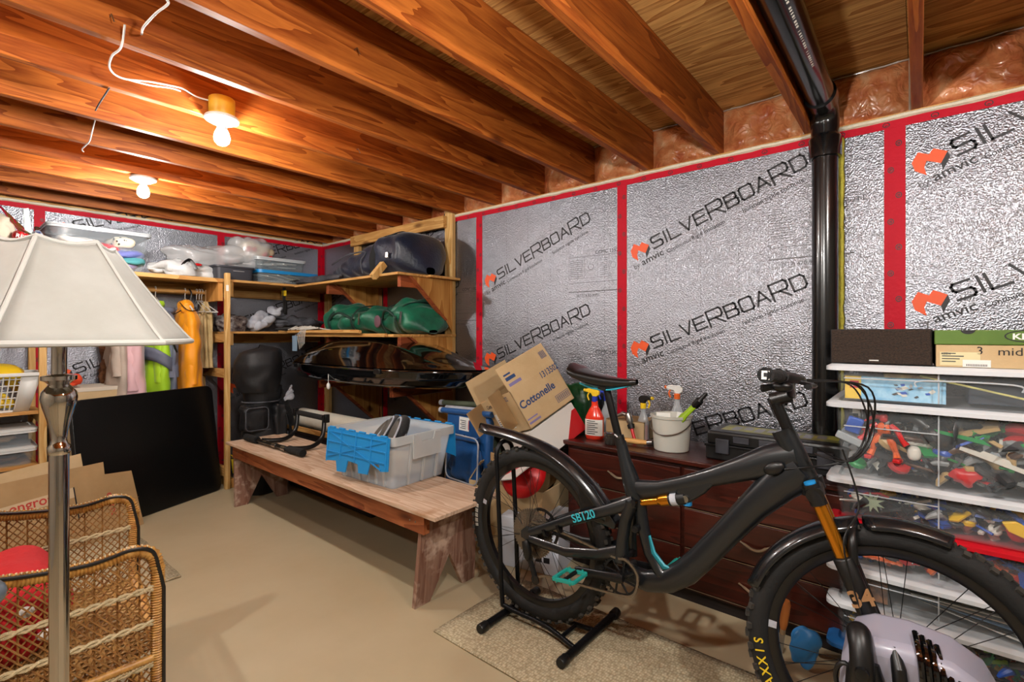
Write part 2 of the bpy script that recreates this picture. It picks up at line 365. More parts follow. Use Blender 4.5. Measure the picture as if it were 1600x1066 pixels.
def speclabel(panel, o, right, z):
    ro = V(right); f = frame(V(o)+V((0, 0, z)), ro, (0, 0, 1)); mb = MB(); t = .0012
    for x0, y0, x1, y1 in ((0,0,.36,.0022),(0,.17,.36,.1722),(0,0,t,.17),(.36-t,0,.36,.17),(.12,.03,.12+t,.17),(.22,.03,.22+t,.17),(.3,.03,.3+t,.17),(0,.03,.36,.03+t)): quad(mb, f, x0, y0, x1, y1)
    for i in range(9): quad(mb, f, .01, .045+i*.013, .108, .0475+i*.013); quad(mb, f, .235, .045+i*.013, .29, .047+i*.013)
    for cx in (.17, .33):
        p = [V((cx+.018*cos(a*PI/8), .1+.018*sin(a*PI/8), 0)) for a in range(17)]
        for a, b in zip(p, p[1:]):
            n = (a-V((cx, .1, 0)))*.1; n2 = (b-V((cx, .1, 0)))*.1; mb.add([a, b, b+n2, a+n], [(0,1,2,3)], f)
    quad(mb, f, 0, -.06, .36, -.055)
    mb.build('printed_table', mt['inkg'], panel, smooth=None, fix=False)
    text('CCMC 13524-L', .032, mt['ink'], panel, frame(V(o)+ro*.2+V((0, 0, z+.18)), ro, (0, 0, 1)), 'printed_lettering')
    text('(877) 470-9991', .028, mt['inkg'], panel, frame(V(o)+ro*.06+V((0, 0, z-.095)), ro, (0, 0, 1)), 'printed_lettering')
def dots(panel, o, right, xs, z0=.1, z1=2.2):
    f = frame(o, right, (0, 0, 1)); mb = MB()
    for x in xs:
        z = z0
        while z < z1: quad(mb, f, x-.0014, z, x+.0014, z+.008); z += .022
    q = mb.build('printed_dotted_line', mt['inkg'], panel, smooth=None, fix=False); q['kind'] = 'stuff'
ERI = .0006
def board(wall, a, b, axis, m, zs=None, spec=None, dx=None):
    if axis == 'x':   # on the long wall, from y=a (picture-left edge) down to y=b
        p = MB().bx(XW, XW+.0155, b+.001, a-.001, 0, ZF).build('insulation_board', m, wall, smooth=None); o = (XW-ERI, a, 0); r = (0, -1, 0)
    else:
        p = MB().bx(a+.001, b-.001, YB, YB+.0155, 0, ZF).build('insulation_board', m, wall, smooth=None); o = (a, YB-ERI, 0); r = (1, 0, 0)
    if zs: prints(p, o, r, 0, zs)
    if spec:
        for s_ in spec: speclabel(p, (V(o)+V(r)*s_[0]), r, s_[1])
    if dx: dots(p, o, r, dx)
    return p
board(wall_r, YB, 3.855, 'x', mt['foil'], (1.62, 1.02))
board(wall_r, 3.855, 2.634, 'x', mt['foil'], (1.95, 1.36, .76), [(.83, 1.45)])
board(wall_r, 2.634, 1.413, 'x', mt['foil'], (1.70, 1.10, .5), [(.83, .98), (.83, 1.62)], (.28, .48, .68, .9, 1.1))
board(wall_r, 1.413, .085, 'x', mt['foil'], (1.79, 1.20, .62), [(.82, 1.1), (.82, 1.72)], (.28, .48, .68, .88))
board(wall_r, .085, -1.14, 'x', mt['foil'], (2.03, 1.425, .82), [(.83, 1.5)])
board(wall_r, -1.14, Y0, 'x', mt['foil'])
board(wall_b, X0, -.70, 'y', mt['foilb'])
board(wall_b, -.70, .52, 'y', mt['foilb'], (1.2, .6))
board(wall_b, .52, 1.742, 'y', mt['foilb'], (2.09, 1.5, .98), [(.8, 1.25)])
board(wall_b, 1.742, XW, 'y', mt['foilb'], (1.38, .78, 1.98))
# red seam tape with small round marks
def tapev(wall, axis, c, z0, z1, wd=.064):
    if axis == 'x': o = MB().bx(XW-.0016, XW-.0002, c-wd/2, c+wd/2, z0, z1).build('seam_tape', mt['tape'], wall, smooth=None); f = lambda z, s: frame((XW-.0024, c+s, z), (0, -1, 0), (0, 0, 1))
    else: o = MB().bx(c-wd/2, c+wd/2, YB-.0016, YB-.0002, z0, z1).build('seam_tape', mt['tape'], wall, smooth=None); f = lambda z, s: frame((c-s, YB-.0024, z), (1, 0, 0), (0, 0, 1))
    mb = MB(); z = z0+.06; i = 0
    while z < z1-.03:
        m_ = f(z, .014 if i % 2 else -.014); n = 10; ri, ro = .0085, .0115
        mb.add([(r*cos(k*2*PI/n), r*1.2*sin(k*2*PI/n), 0) for r in (ri, ro) for k in range(n)], [(k, (k+1) % n, n+(k+1) % n, n+k) for k in range(n)], m_)
        quad(mb, m_, -.004, -.006, -.001, .006); quad(mb, m_, .001, -.006, .004, .006); z += .115; i += 1
    mb.build('tape_print', mt['ink'], o, smooth=None, fix=False)
for c in (3.855, 2.634, 1.413, -1.14): tapev(wall_r, 'x', c, 0, ZF-.03)
tapev(wall_r, 'x', .085, 0, ZF-.03, .075)
tapev(wall_r, 'x', YB-.022, 0, ZF-.03, .044)
for c in (-.70, .52, 1.742, XW-.024): tapev(wall_b, 'y', c, 0, ZF-.03, .06)
for wl, b in ((wall_r, (XW-.002, XW-.0002, Y0, YB, ZF-.034, ZF+.004)), (wall_b, (X0, XW, YB-.002, YB-.0002, ZF-.034, ZF+.004))):
    MB().bx(*b).build('top_tape', mt['tape'], wl, smooth=None)
# marks along the top tape
mb = MB()
for i in range(34):
    f = frame((XW-.0026, YB-.1-i*.165, ZF-.016), (0, -1, 0), (0, 0, 1)); n = 10
    mb.add([(r*1.2*cos(k*2*PI/n), r*sin(k*2*PI/n), 0) for r in (.0085, .0115) for k in range(n)], [(k, (k+1) % n, n+(k+1) % n, n+k) for k in range(n)], f); quad(mb, f, -.005, -.005, .005, -.001)
mb.build('tape_print', mt['ink'], wall_r, smooth=None, fix=False)['kind'] = 'stuff'
# lumpy sealant line above the tape
def caulk(p0, p1, wall):
    a, b = V(p0), V(p1); n = 130
    mb = MB().tube([a.lerp(b, i/n)+V((0, 0, .004*noise.noise((i*.7, 3, 0)))) for i in range(n+1)], [.011+.005*noise.noise((i*.45, 0, 0)) for i in range(n+1)], 6)
    mb.build('sealant_bead', mt['caulk'], wall)
caulk((XW-.002, YB-.01, ZF+.012), (XW-.002, Y0, ZF+.012), wall_r); caulk((XW-.01, YB-.002, ZF+.012), (X0, YB-.002, ZF+.012), wall_b)
o = MB().bx(XW-.002, XW+.15, Y0, YB, ZF+.006, ZJ).build('trim_1', mt['piney'], smooth=None); setk(o, kind='structure')   # sill plate
o = MB().bx(X0, XW, YB+.001, YB+.15, ZF+.006, ZP).build('trim_2', mt['pinex'], smooth=None); setk(o, kind='structure')
o = MB().bx(XW+.07, XW+.15, Y0, YB, ZJ, ZP).build('trim_3', mt['piney'], smooth=None); setk(o, kind='structure')         # rim board

# ceiling: plywood sheets on joists
ceil = T('ceiling', None, None, kind='structure')
k = 0
for iy in range(7):
    for ix in range(3):
        xa = X0-.1+ix*2.44-(iy % 2)*1.22; xb = xa+2.437
        xa = max(xa, X0-.1); xb = min(xb, XW+.15); ya = Y0-.1+iy*1.22; yb = min(ya+1.218, YB+.15)
        if xb-xa < .05: continue
        MB().bx(xa, xb, ya, yb, ZP, ZP+.018).build('plywood_sheet', mt['ply'], ceil, smooth=None)
if xb < XW+.1: MB().bx(xb, XW+.15, Y0, YB+.15, ZP, ZP+.018).build('plywood_sheet', mt['ply'], ceil, smooth=None)
MB().bx(X0-.1, XW+.15, Y0-.1, YB+.15, ZP+.0185, ZP+.035).build('subfloor', mt['pinex'], ceil, smooth=None)
JY = [.016+.4055*i for i in range(-5, 13)]           # near faces
mb = MB().bx(0, XW+.068-X0, 0, .038, 0, ZP-ZJ-.001)
j0 = mb.build('joist', mt['joist'], ceil, (X0, JY[0], ZJ), smooth=None, bevel=.0025, seg=1)
joists = [j0]
for y in JY[1:]:
    j = j0.copy(); COL.objects.link(j); j.location = (X0, y-(.026 if abs(y-.016) < .01 or abs(y-.4215) < .01 else 0), ZJ); joists.append(j)
# pink batts behind clear plastic between the joist ends
for i, y in enumerate(JY[:-1]):
    ya = y+.038; yb = JY[i+1]; 
    if abs(yb-.016) < .01 or abs(yb-.4215) < .01: yb -= .026
    if abs(y-.016) < .01 or abs(y-.4215) < .01: ya -= .026
    def fn(u, v, ya=ya, yb=yb, i=i):
        e = min(u, 1-u, v, 1-v)*6; e = min(1, e)
        return (XW+.052-.036*e-.016*e*noise.noise((u*5+i*3.7, v*4, 1.3))-.008*e*noise.noise((u*15+i, v*11, 5)), ya+.001+(yb-ya-.002)*u, ZJ+.001+(ZP-ZJ-.003)*v)
    MB().grid(fn, 16, 12).build('insulation_batt', mt['batt'], ceil, smooth=80)
    zt = ZP-.012; f = lambda t: (XW+.035-.012*noise.noise((t*6+i, 0, 0)), ya+.004+(yb-ya-.008)*t, zt+.008*noise.noise((t*3+i*2, 1, 0)))
    MB().tube([f(t/8) for t in range(9)], .0045, 5).build('plastic_edge_bead', mt['clearfilm'], ceil)
    MB().tube([(XW+.02-.006*noise.noise((q*2, i, 0)), ya+.005, ZJ+.006+(ZP-ZJ-.02)*q/6) for q in range(7)], .005, 5).build('plastic_edge_bead', mt['clearfilm'], ceil)
# bent nails in the joists
for x, y, z in ((1.03, 1.64, 2.36), (.38, 2.045, 2.33), (1.55, 2.448, 2.33)):
    MB().tube([(x, y, z), (x, y-.02, z), (x+.005, y-.03, z-.025)], .0022, 6).build('bent_nail', mt['steel'], ceil)

# black drain pipe: riser, elbow and run along the joist bay
pc = (2.675, .338)
pipe = T('drain_pipe', 'glossy black plastic drain pipe rising along the foil wall and turning overhead', 'pipe', (pc[0], pc[1], 0))
MB().lathe([(.053, 0), (.053, 2.14)], 28).build('riser', mt['abs'], pipe)
MB().lathe([(.053, 2.10), (.066, 2.103), (.067, 2.19), (.062, 2.2), (.056, 2.21)], 28).build('coupling', mt['abs'], pipe)
el = [(0, 0, 2.2), (0, 0, 2.25)]+[(-.09+.09*cos(a*PI/16), 0, 2.25+.09*sin(a*PI/16)) for a in range(1, 9)]+[(-.13, 0, 2.34)]
MB().tube(el, .0575, 24).build('elbow', mt['abs'], pipe)
MB().lathe([(.064, -.17), (.065, -.10), (.058, -.095)], 28, (0, 0, 2.34), 'x').build('coupling', mt['abs'], pipe)
MB().lathe([(.0565, -4.2), (.0565, -.12)], 28, (0, 0, 2.34), 'x').build('overhead_run', mt['abs'], pipe)
mb = MB()
for i in range(46):
    a = -.55-i*.017; l = RND.choice((.004, .008, .011))
    if i % 9 == 8: continue
    p = [(a, -.0568*sin(.5+t), 2.34-.0568*cos(.5+t)) for t in (0, .14)]
    mb.add([p[0], p[1], (a+l, *p[1][1:]), (a+l, *p[0][1:])], [(0, 1, 2, 3)])
mb.build('pipe_marking', mt['offwhite'], pipe, smooth=None, fix=False)['kind'] = 'stuff'
def fn(u, v): return (XW-.022+.02*u+.012*noise.noise((u*3, v*26, 2)), .272+.035*u+.006*noise.noise((v*40, u, 4)), v*2.2)
o = MB().grid(fn, 3, 120).build('spray_foam_bead', mt['foam'], wall_r, smooth=80, solid=.012)
# ================================================================= timber shelving and what lies on it
def wl(t): return (-t.location[0], -t.location[1], -t.location[2])     # lets parts be given in room coordinates
def pb(t, name, m, b, bevel=.002, rot=None):
    return MB().bx(*b).build(name, mt[m] if isinstance(m, str) else m, t, wl(t), smooth=None, bevel=bevel, seg=1)
# --- shelves on the long wall
S = T('wall_shelving', 'two-tier timber shelving with plywood gussets fixed to the foil wall', 'shelving', (2.7, 3.9, 0))
for ya, zt in ((2.898, 2.5), (3.90, 1.71), (4.80, 1.71)): pb(S, 'post', 'pine', (2.708, 2.747, ya, ya+.088, 0, zt))
pb(S, 'top_rail', 'piney', (2.668, 2.707, 2.96, 4.32, 2.15, 2.245)); pb(S, 'rail_post', 'pine', (2.708, 2.747, 4.24, 4.32, 1.74, 2.24))
pb(S, 'shelf_board', 'piney', (2.155, 2.43, 2.872, 4.42, 1.715, 1.734)); pb(S, 'shelf_board', 'piney', (2.432, 2.745, 2.84, 4.42, 1.716, 1.735)); 
pb(S, 'shelf_board', 'piney', (2.16, 2.45, 2.93, 4.42, 1.262, 1.283)); pb(S, 'shelf_board', 'piney', (2.452, 2.745, 2.89, 4.42, 1.262, 1.284)); pb(S, 'front_rail', 'piney', (2.13, 2.158, 3.0, 4.3, 1.262, 1.288))
for yy in (2.884, 3.885):
    for z1, z0, c in ((1.714, 1.30, 1.40), (1.261, .93, 1.03), (.826, .42, .52)):
        MB().prism([(2.27, z1), (2.70, z1), (2.70, z0), (2.62, c)], yy, yy+.0135, 'y').build('gusset', mt['gusset'], S, wl(S), smooth=None)
        MB().prism([(2.255, z1), (2.285, z1), (2.64, c-.005), (2.615, c-.01)], yy-.008, yy+.02, 'y').build('gusset_edge_strip', mt['redwood'], S, wl(S), smooth=None)
    pb(S, 'arm', 'redwood', (2.13, 2.745, yy+.016, yy+.054, .827, .905)); pb(S, 'arm', 'redwood', (2.2, 2.707, yy+.016, yy+.054, 1.63, 1.714)); pb(S, 'arm', 'redwood', (2.2, 2.707, yy+.016, yy+.054, 1.185, 1.261))
# --- shelves on the end wall with ladder ends and clothes rail
B = T('closet_shelving', 'long timber shelf with ladder posts and a clothes rail along the end wall', 'shelving', (1.58, 4.7, 0))
pb(B, 'shelf_board', 'pinex', (-.6, 1.56, 4.44, 4.98, 1.722, 1.742)); pb(B, 'shelf_board', 'pinex', (1.562, 2.74, 4.425, 4.98, 1.722, 1.742))
pb(B, 'front_lip', 'pinex', (-.6, 1.56, 4.425, 4.44, 1.712, 1.744)); pb(B, 'shelf_board', 'pinex', (1.602, 2.74, 4.44, 4.98, 1.288, 1.306)); pb(B, 'ledger', 'pinex', (-.6, 2.7, 4.958, 4.996, 1.63, 1.721)); pb(B, 'ledger', 'pinex', (1.61, 2.7, 4.958, 4.996, 1.20, 1.287))
pb(B, 'post', 'pine', (1.562, 1.60, 4.385, 4.423, 0, 1.79)); pb(B, 'post', 'pine', (1.562, 1.60, 4.955, 4.993, 0, 1.72))
for z in (.10, .92, 1.215): pb(B, 'rung', 'piney', (1.564, 1.598, 4.424, 4.954, z, z+.072))
pb(B, 'bracket_block', 'pine', (1.601, 1.64, 4.43, 4.468, 1.60, 1.72)); pb(B, 'bracket_block', 'pine', (1.601, 1.64, 4.43, 4.468, 1.19, 1.288)); pb(B, 'foot_block', 'pine', (1.601, 1.64, 4.40, 4.6, 0.0, .075))
MB().prism([(4.44, 1.721), (4.96, 1.721), (4.96, 1.60), (4.86, 1.56), (4.44, 1.56)], 1.525, 1.561, 'x').build('rail_bracket', mt['gusset'], B, wl(B), smooth=None)
f = frame((1.5, 4.4385, 1.0), (1, 0, 0), (0, 0, 1))
MB().tube([(-.5, 4.72, 1.64), (1.53, 4.72, 1.64)], .0165, 12).build('clothes_rail', mt['pinex'], B, wl(B))
mb = MB(); quad(mb, frame((1.566, 4.3845, 1.64), (1, 0, 0), (0, 0, 1)), 0, 0, .02, .05); mb.build('price_sticker', mt['paper'], B, wl(B), smooth=None, fix=False)
# --- open shelf unit at the picture edge
L_ = T('side_shelf_unit', 'narrow timber shelf unit holding the laundry basket at the picture edge', 'shelving', (.1, 4.6, 0))
for x in (.455, -.32):
    for y in (4.40, 4.93): pb(L_, 'post', 'pine', (x, x+.038, y, y+.04, 0, 1.70))
for z in (.765, .42, .12, 1.42): pb(L_, 'shelf_board', 'pinex', (-.28, .453, 4.40, 4.97, z, z+.019))
for z in (.70, 1.36): pb(L_, 'rung', 'piney', (.458, .49, 4.441, 4.929, z, z+.06))

# --- soft shapes
def blob(name, m, c, r, parent=None, rot=None, pw=.8, wob=(.25, 5, 1), fine=(.012, 22), floor=None, nu=40, nv=24, seed=0, loc=None, fold=None):
    """a sack: rounded box with creases, flattened on what it lies on"""
    mb = MB(); rm = rotm(rot) if rot is not None else M.Identity(3)
    def sg(v, p): return math.copysign(abs(v)**p, v)
    def fn(u, v):
        a = u*2*PI; b = (v-.5)*PI*.985
        p = V((sg(cos(b), pw)*sg(cos(a), pw)*r[0], sg(cos(b), pw)*sg(sin(a), pw)*r[1], sg(sin(b), pw)*r[2]))
        q = p+V((seed*3.3, seed*1.7, seed))
        k = 1+wob[0]*noise.noise(q*wob[1]); p = p*k
        nrm = V((p.x/r[0]**2, p.y/r[1]**2, p.z/r[2]**2)).normalized()
        s_ = abs(noise.noise(q*fine[1]*.6)); p = p-nrm*fine[0]*(1-s_)**3*1.6+nrm*fine[0]*.6*noise.noise(q*fine[1])
        if fold: p = p+nrm*fold[0]*sin((p.x*fold[2]+p.y*fold[3]+p.z*fold[4])*fold[1]+2*noise.noise(q*4))
        p = rm @ p+V(c)
        if floor is not None and p.z < floor: p.z = floor+.002*abs(noise.noise(q*9))
        return tuple(p)
    mb.grid(fn, nu, nv, cu=True)
    return mb.build(name, m if not isinstance(m, str) else mt[m], parent, loc, smooth=75)
mt['navy'] = P('navy_nylon', '#1a2338', .42, bump=(60, .3), var=(7, '#0e1424'), sheen=.2)
mt['green'] = P('green_nylon', '#0f6a4c', .45, bump=(50, .3), var=(8, '#0a4634'), sheen=.2)
mt['dgreen'] = P('dark_green_trim', '#0a2c24', .6)
mt['greyfab'] = P('grey_fabric', '#55565c', .8, bump=(60, .5), var=(9, '#2f3036'))
mt['lgrey'] = P('pale_grey_fabric', '#b9bcc4', .8, bump=(50, .4), var=(9, '#9698a2'))
# navy duffel on the top shelf
d = T('duffel_bag', 'large navy nylon duffel bag bulging on the top shelf under the rail', 'bag', (2.45, 3.45, 1.736))
def duf(u, v):
    y = (u-.5)*1.18; hgt = .18+.15*max(0, min(1, (.72-u)/.5))**.8; wd = .25
    e = max(.03, min(1, min(u, 1-u)/.09))**.5; 
    if u > .7: e *= 1-.35*(u-.7)/.3
    a = v*2*PI; cz = hgt*.5*e
    p = V((wd*e*math.copysign(abs(cos(a))**.7, cos(a)), y, cz+cz*math.copysign(abs(sin(a))**.75, sin(a))))
    n = V((cos(a), 0, sin(a))); k = .016*noise.noise((p.x*5, p.y*7, p.z*9))+.02*noise.noise((p.x*3+p.y*4, p.y*11-p.z*12, 2))
    p = p+n*k*e
    if p.z < .001: p.z = .001
    return tuple(p)
MB().grid(duf, 60, 40, cv=True).build('bag_body', mt['navy'], d, smooth=75)
MB().tube(smoothpath([(-.24, -.05, .03), (-.262, -.06, .13), (-.235, -.08, .2), (-.25, .16, .195), (-.245, .40, .14)], 6), .006, 6).build('piping', mt['greyfab'], d)
MB().tube(smoothpath([(-.19, -.30, .30), (-.08, -.32, .35), (.02, -.25, .36), (.06, -.1, .35)], 6), .012, 6, sq=(.4, 1.4)).build('strap', mt['blackfab'], d)
MB().tube(smoothpath([(-.24, -.20, .02), (-.262, -.21, .14), (-.20, -.22, .27), (-.04, -.24, .345)], 6), .018, 6, sq=(.25, 1.3)).build('strap', mt['blackfab'], d)
MB().box((-.262, -.40, .14), (.01, .03, .045), (0, .1, .2)).build('buckle', mt['steel'], d, bevel=.003)
# flat dark sack and strap at the corner of the shelf
d = T('folded_tent_bag', 'flat charcoal sack with loose strap lying on the top shelf before the duffel', 'bag', (2.23, 4.1, 1.736))
blob('bag_body', 'greyfab', (0, 0, .028), (.075, .52, .045), d, pw=.9, wob=(.4, 6, 2), floor=0, seed=3)
MB().tube(smoothpath([(-.05, .30, .045), (-.085, .42, .03), (-.10, .46, .0), (-.105, .46, -.12), (-.10, .44, -.2), (-.104, .43, -.27)], 6), .02, 6, sq=(.2, 1.0)).build('strap', mt['blackfab'], d)
MB().box((-.105, .455, -.07), (.012, .05, .05), (0, 0, .3)).build('strap_tag', mt['yellow'], d, bevel=.003)
MB().ell((-.105, .44, -.2), (.015, .03, .07), 10, 8, pw=.7).build('buckle', mt['black'], d)
o = MB().box((2.163, 3.12, 1.762), (.05, .045, .15), (0, .75, .1)).build('wood_offcut', mt['pine'], bevel=.003, smooth=None); setk(o, 'short square wood offcut resting on the edge of the top shelf', 'wood block')
# green duffels
def green_bag(loc, rz, L, H, label, seed):
    d = T('duffel_bag', label, 'bag', loc, rz, 'green duffel bags on the middle shelf')
    def fn(u, v):
        y = (u-.5)*L; e = max(.05, min(1, min(u, 1-u)/.16))**.55; a = v*2*PI; hh = H*(1+.22*sin(u*9+seed)+.15*noise.noise((u*6, seed, 0)))
        p = V((.2*e*math.copysign(abs(cos(a))**.8, cos(a)), y, hh*.5*e*(1+math.copysign(abs(sin(a))**.8, sin(a)))))
        n = V((cos(a), 0, sin(a))); p = p+n*(.03*noise.noise((p.x*8+seed, p.y*9, p.z*9))+.014*sin(p.y*30+p.z*34+4*noise.noise((p.y*5, p.z*6, seed))))*e
        if p.z < .001: p.z = .001
        return tuple(p)
    MB().grid(fn, 56, 36, cv=True).build('bag_body', mt['green'], d, smooth=75)
    for k, yy in enumerate((-L*.2, L*.2)):
        MB().tube(smoothpath([(-.185, yy, .01), (-.225, yy+.01, H*.5), (-.15, yy, H*.98), (0, yy-.01, H*1.1), (.12, yy, H)], 5), .018, 6, sq=(.25, 1.2)).build('strap', mt['dgreen'], d)
    MB().tube(smoothpath([(-.215, -L*.2, H*.55), (-.245, -L*.05, H*.8), (-.24, L*.08, H*.75), (-.215, L*.2, H*.55)], 5), .01, 6).build('handle', mt['dgreen'], d)
    MB().box((-.215, -L*.3, H*.55), (.012, .012, .09), (0, .1, 0)).build('zip_pull', mt['steel'], d)
green_bag((2.42, 3.72, 1.285), .05, .82, .215, 'slumped green duffel bag on the middle shelf, the one nearer the corner', 1.3)
green_bag((2.50, 3.12, 1.285), -.16, .58, .225, 'slumped green duffel bag with mauve patch, nearer the shelf end', 4.1)
o = bpy.data.objects['duffel_bag.002']; mb = MB(); mb.ell((-.235, .17, .1), (.012, .06, .05), 10, 8); mb.build('mauve_patch', P('mauve_patch', '#6b4a55', .7), o)
# rope hammock bundled with its spreader bars
d = T('rope_hammock', 'rope hammock with two wooden spreader bars on the edge of the middle shelf', 'hammock', (2.11, 3.9, 1.289))
for i, (x, z) in enumerate(((.0, .016), (.045, .02))): MB().tube([(x, -.62+.1*i, z-.004), (x, .72, z)], .014, 10).build('spreader_bar', mt['piney'], d)
mb = MB()
for k in range(30):
    t0 = RND.uniform(.0, .42); mb.tube(smoothpath([(-.005+RND.uniform(-.015, .02), t0+.15, .035), (.02, t0+.05+RND.uniform(-.05, .05), .045+RND.uniform(0, .022)), (.06, t0+.1, .05), (.10, t0+RND.uniform(-.1, .1), .03)], 4), .0042, 5)
for k in range(5): mb.tube(smoothpath([(-.012, .2+k*.02, .03), (-.026, .19+k*.03, -.02), (-.024, .2+k*.02, -.09-k*.012)], 4), .003, 5)
mb.build('rope_net', mt['offwhite'], d)['kind'] = 'stuff'
# --- black roof cargo box on the arms
d = T('roof_box', 'glossy black rooftop cargo box lying on the timber arms below the shelves', 'cargo box', (2.34, 3.2, .906))
def outline(t):   # plan: t 0..1 round the rim, blunt at +y, pointed at -y
    a = t*2*PI; y = cos(a); x = sin(a)
    if y > 0: yy = 1.12*abs(y)**.35
    else: yy = -1.03*abs(y)**.8
    wx = .395*math.copysign(abs(x)**.55, x); 
    if y < 0: wx *= (1-.62*abs(y)**2.2)
    return wx, yy
def layer(prof):
    def fn(u, v):
        i = v*(len(prof)-1); k = min(int(i), len(prof)-2); f_ = i-k
        sc = prof[k][0]*(1-f_)+prof[k+1][0]*f_; z = prof[k][1]*(1-f_)+prof[k+1][1]*f_; sh = prof[k][2]*(1-f_)+prof[k+1][2]*f_
        x, y = outline(u); return (x*sc, (y+.05)*sc-.05+sh, z)
    return fn
mt['gloss'] = P('gloss_black_shell', '#050506', .07, coat=1)
MB().grid(layer([(.05, .0, .05), (.78, .0, .05), (.90, .02, .04), (.965, .075, .01), (.975, .115, 0)]), 72, 16, cu=True).build('lower_shell', mt['gloss'], d, smooth=60)
MB().grid(layer([(.975, .112, 0), (1.0, .115, 0), (1.005, .128, 0), (.985, .138, 0), (.97, .14, 0)]), 72, 8, cu=True).build('rim', mt['gloss'], d, smooth=60)
def lid(u, v):
    x, y = outline(u); s_ = 1-v; r = .985*s_
    h = .145+.205*(1-s_**2.6)*(1-.25*max(0, -y)*s_)
    px, py = x*r, (y+.1)*r-.1+.12*v
    h += .018*math.exp(-((abs(px)-.2)/.035)**2)*(1 if r < .93 else 0)*min(1, (1-r)*8)   # raised ribs
    h -= .10*max(0, (-py-.15))**1.5*min(1, v*5)
    return (px, py, max(.142, h))
MB().grid(lid, 72, 28, cu=True).build('lid', mt['gloss'], d, smooth=60)
for y in (.75, -.35): MB().box((-.392+.02*(y < 0), y, .122), (.02, .07, .035)).build('lock', mt['black'], d, bevel=.004)
o = MB().tube([(1.97, 3.48, .965), (1.965, 3.48, .93)], .0015, 5).build('hang_cord', mt['white'])
o2 = MB().ell((1.962, 3.48, .885), (.014, .016, .026), 10, 8); o2.tube([(1.962, 3.48, .99), (1.962, 3.48, .9)], .0025, 5)
bpy.data.objects.remove(o); o = o2.build('key_tag', mt['white']); setk(o, 'small white tag hanging below the rim of the black roof box', 'tag')
o = MB().bx(2.0, 2.004, 4.06, 4.14, 1.14, 1.27); o.tube([(2.0, 4.1, 1.27), (2.06, 4.12, 1.30)], .002, 5); o = o.build('blue_pouch', P('blue_grey_pouch', '#7d96ab', .6), smooth=None); setk(o, 'flat blue-grey pouch hanging from the hammock over the roof box', 'pouch')

# --- things on the end-wall shelf
def tub(name, label, cat, loc, sx, sy, h, m, lidm=None, taper=.9, rz=0, group=None, lip=.012, wall=.004, lidh=.018):
    """tapered plastic tub with rim; origin at its base centre"""
    t = T(name, label, cat, loc, rz, group)
    mb = MB(); r0 = rrect(sx*taper, sy*taper, .03); r1 = rrect(sx, sy, .035); n = len(r0)
    r0i = rrect(sx*taper-2*wall, sy*taper-2*wall, .028); r1i = rrect(sx-2*wall, sy-2*wall, .033)
    vs = [(x, y, 0) for x, y in r0]+[(x, y, h) for x, y in r1]+[(x, y, h) for x, y in r1i]+[(x, y, wall) for x, y in r0i]
    fs = [tuple(range(n-1, -1, -1))]+[(k*n+i, k*n+(i+1) % n, (k+1)*n+(i+1) % n, (k+1)*n+i) for k in range(3) for i in range(n)]+[tuple(range(3*n, 4*n))]
    mb.add(vs, fs); mb.build('tub_body', m, t, smooth=50)
    mb = MB(); a = rrect(sx+2*lip, sy+2*lip, .04); b = rrect(sx+.002, sy+.002, .035)
    vs = [(x, y, h-.014) for x, y in a]+[(x, y, h) for x, y in a]+[(x, y, h) for x, y in b]+[(x, y, h-.014) for x, y in b]
    mb.add(vs, [(k*n+i, k*n+(i+1) % n, ((k+1) % 4)*n+(i+1) % n, ((k+1) % 4)*n+i) for k in range(4) for i in range(n)]); mb.build('tub_rim', lidm or m, t, smooth=50)
    if lidm:
        mb = MB(); p = rrect(sx+2*lip+.006, sy+2*lip+.006, .042); q = rrect(sx-.03, sy-.03, .03)
        mb.add([(x, y, h+.001) for x, y in p]+[(x, y, h+lidh*.7) for x, y in p]+[(x, y, h+lidh) for x, y in q], [tuple(range(n-1, -1, -1))]+[(k*n+i, k*n+(i+1) % n, (k+1)*n+(i+1) % n, (k+1)*n+i) for k in range(2) for i in range(n)]+[tuple(range(2*n, 3*n))])
        mb.build('lid', lidm, t, smooth=40)
    return t
mt['clearlid'] = P('clear_lid', '#cfd4d8', .25, alpha=.7)
tub('storage_bin', 'clear plastic bin packed with folded clothes on the end-wall shelf', 'bin', (.79, 4.68, 1.743), .56, .40, .285, mt['clear'], mt['clearlid'], .88)
GC = [('white folded shirt', '#d9d6d2'), ('coral red folded shirt', '#c8525a'), ('pale pink folded shirt', '#d9a0a4'), ('lilac blue folded sweater', '#7076b8'), ('sea green folded sweater', '#4f9aa0'), ('mauve folded scarf', '#a86a86'), ('pale violet folded shirt', '#a9a4cc'), ('cream spotted cap', '#e4dcc4')]
for i, (nm, c) in enumerate(GC):
    x = (.66, .78, .64, .90, .92, .80, .90, .92)[i]; z = (1.93, 1.90, 1.85, 1.87, 1.825, 1.785, 1.785, 1.945)[i]
    o = blob('folded_garment', P('garment_'+str(i), c, .85, bump=(40, .4)), (0, 0, 0), (.135 if i < 7 else .085, .13, .045 if i < 7 else .06), None, pw=.7, wob=(.3, 8, i), seed=i, nu=24, nv=12)
    o.location = (x, 4.58, z); setk(o, nm+' inside the clear bin on the end-wall shelf', 'clothing', 'garments in the clear bin')
    if i == 7:
        mb = MB()
        for k in range(14):
            a = RND.uniform(3.5, 5.9); b = RND.uniform(-.2, .9); mb.ell((.087*cos(b)*cos(a), .133*cos(b)*sin(a), .062*sin(b)), (.007, .007, .007), 6, 4)
        mb.build('spot', mt['black'], o)['kind'] = 'stuff'
d = T('plastic_bag', 'crumpled white plastic carrier bag lying on the end-wall shelf', 'bag', (1.28, 4.56, 1.744))
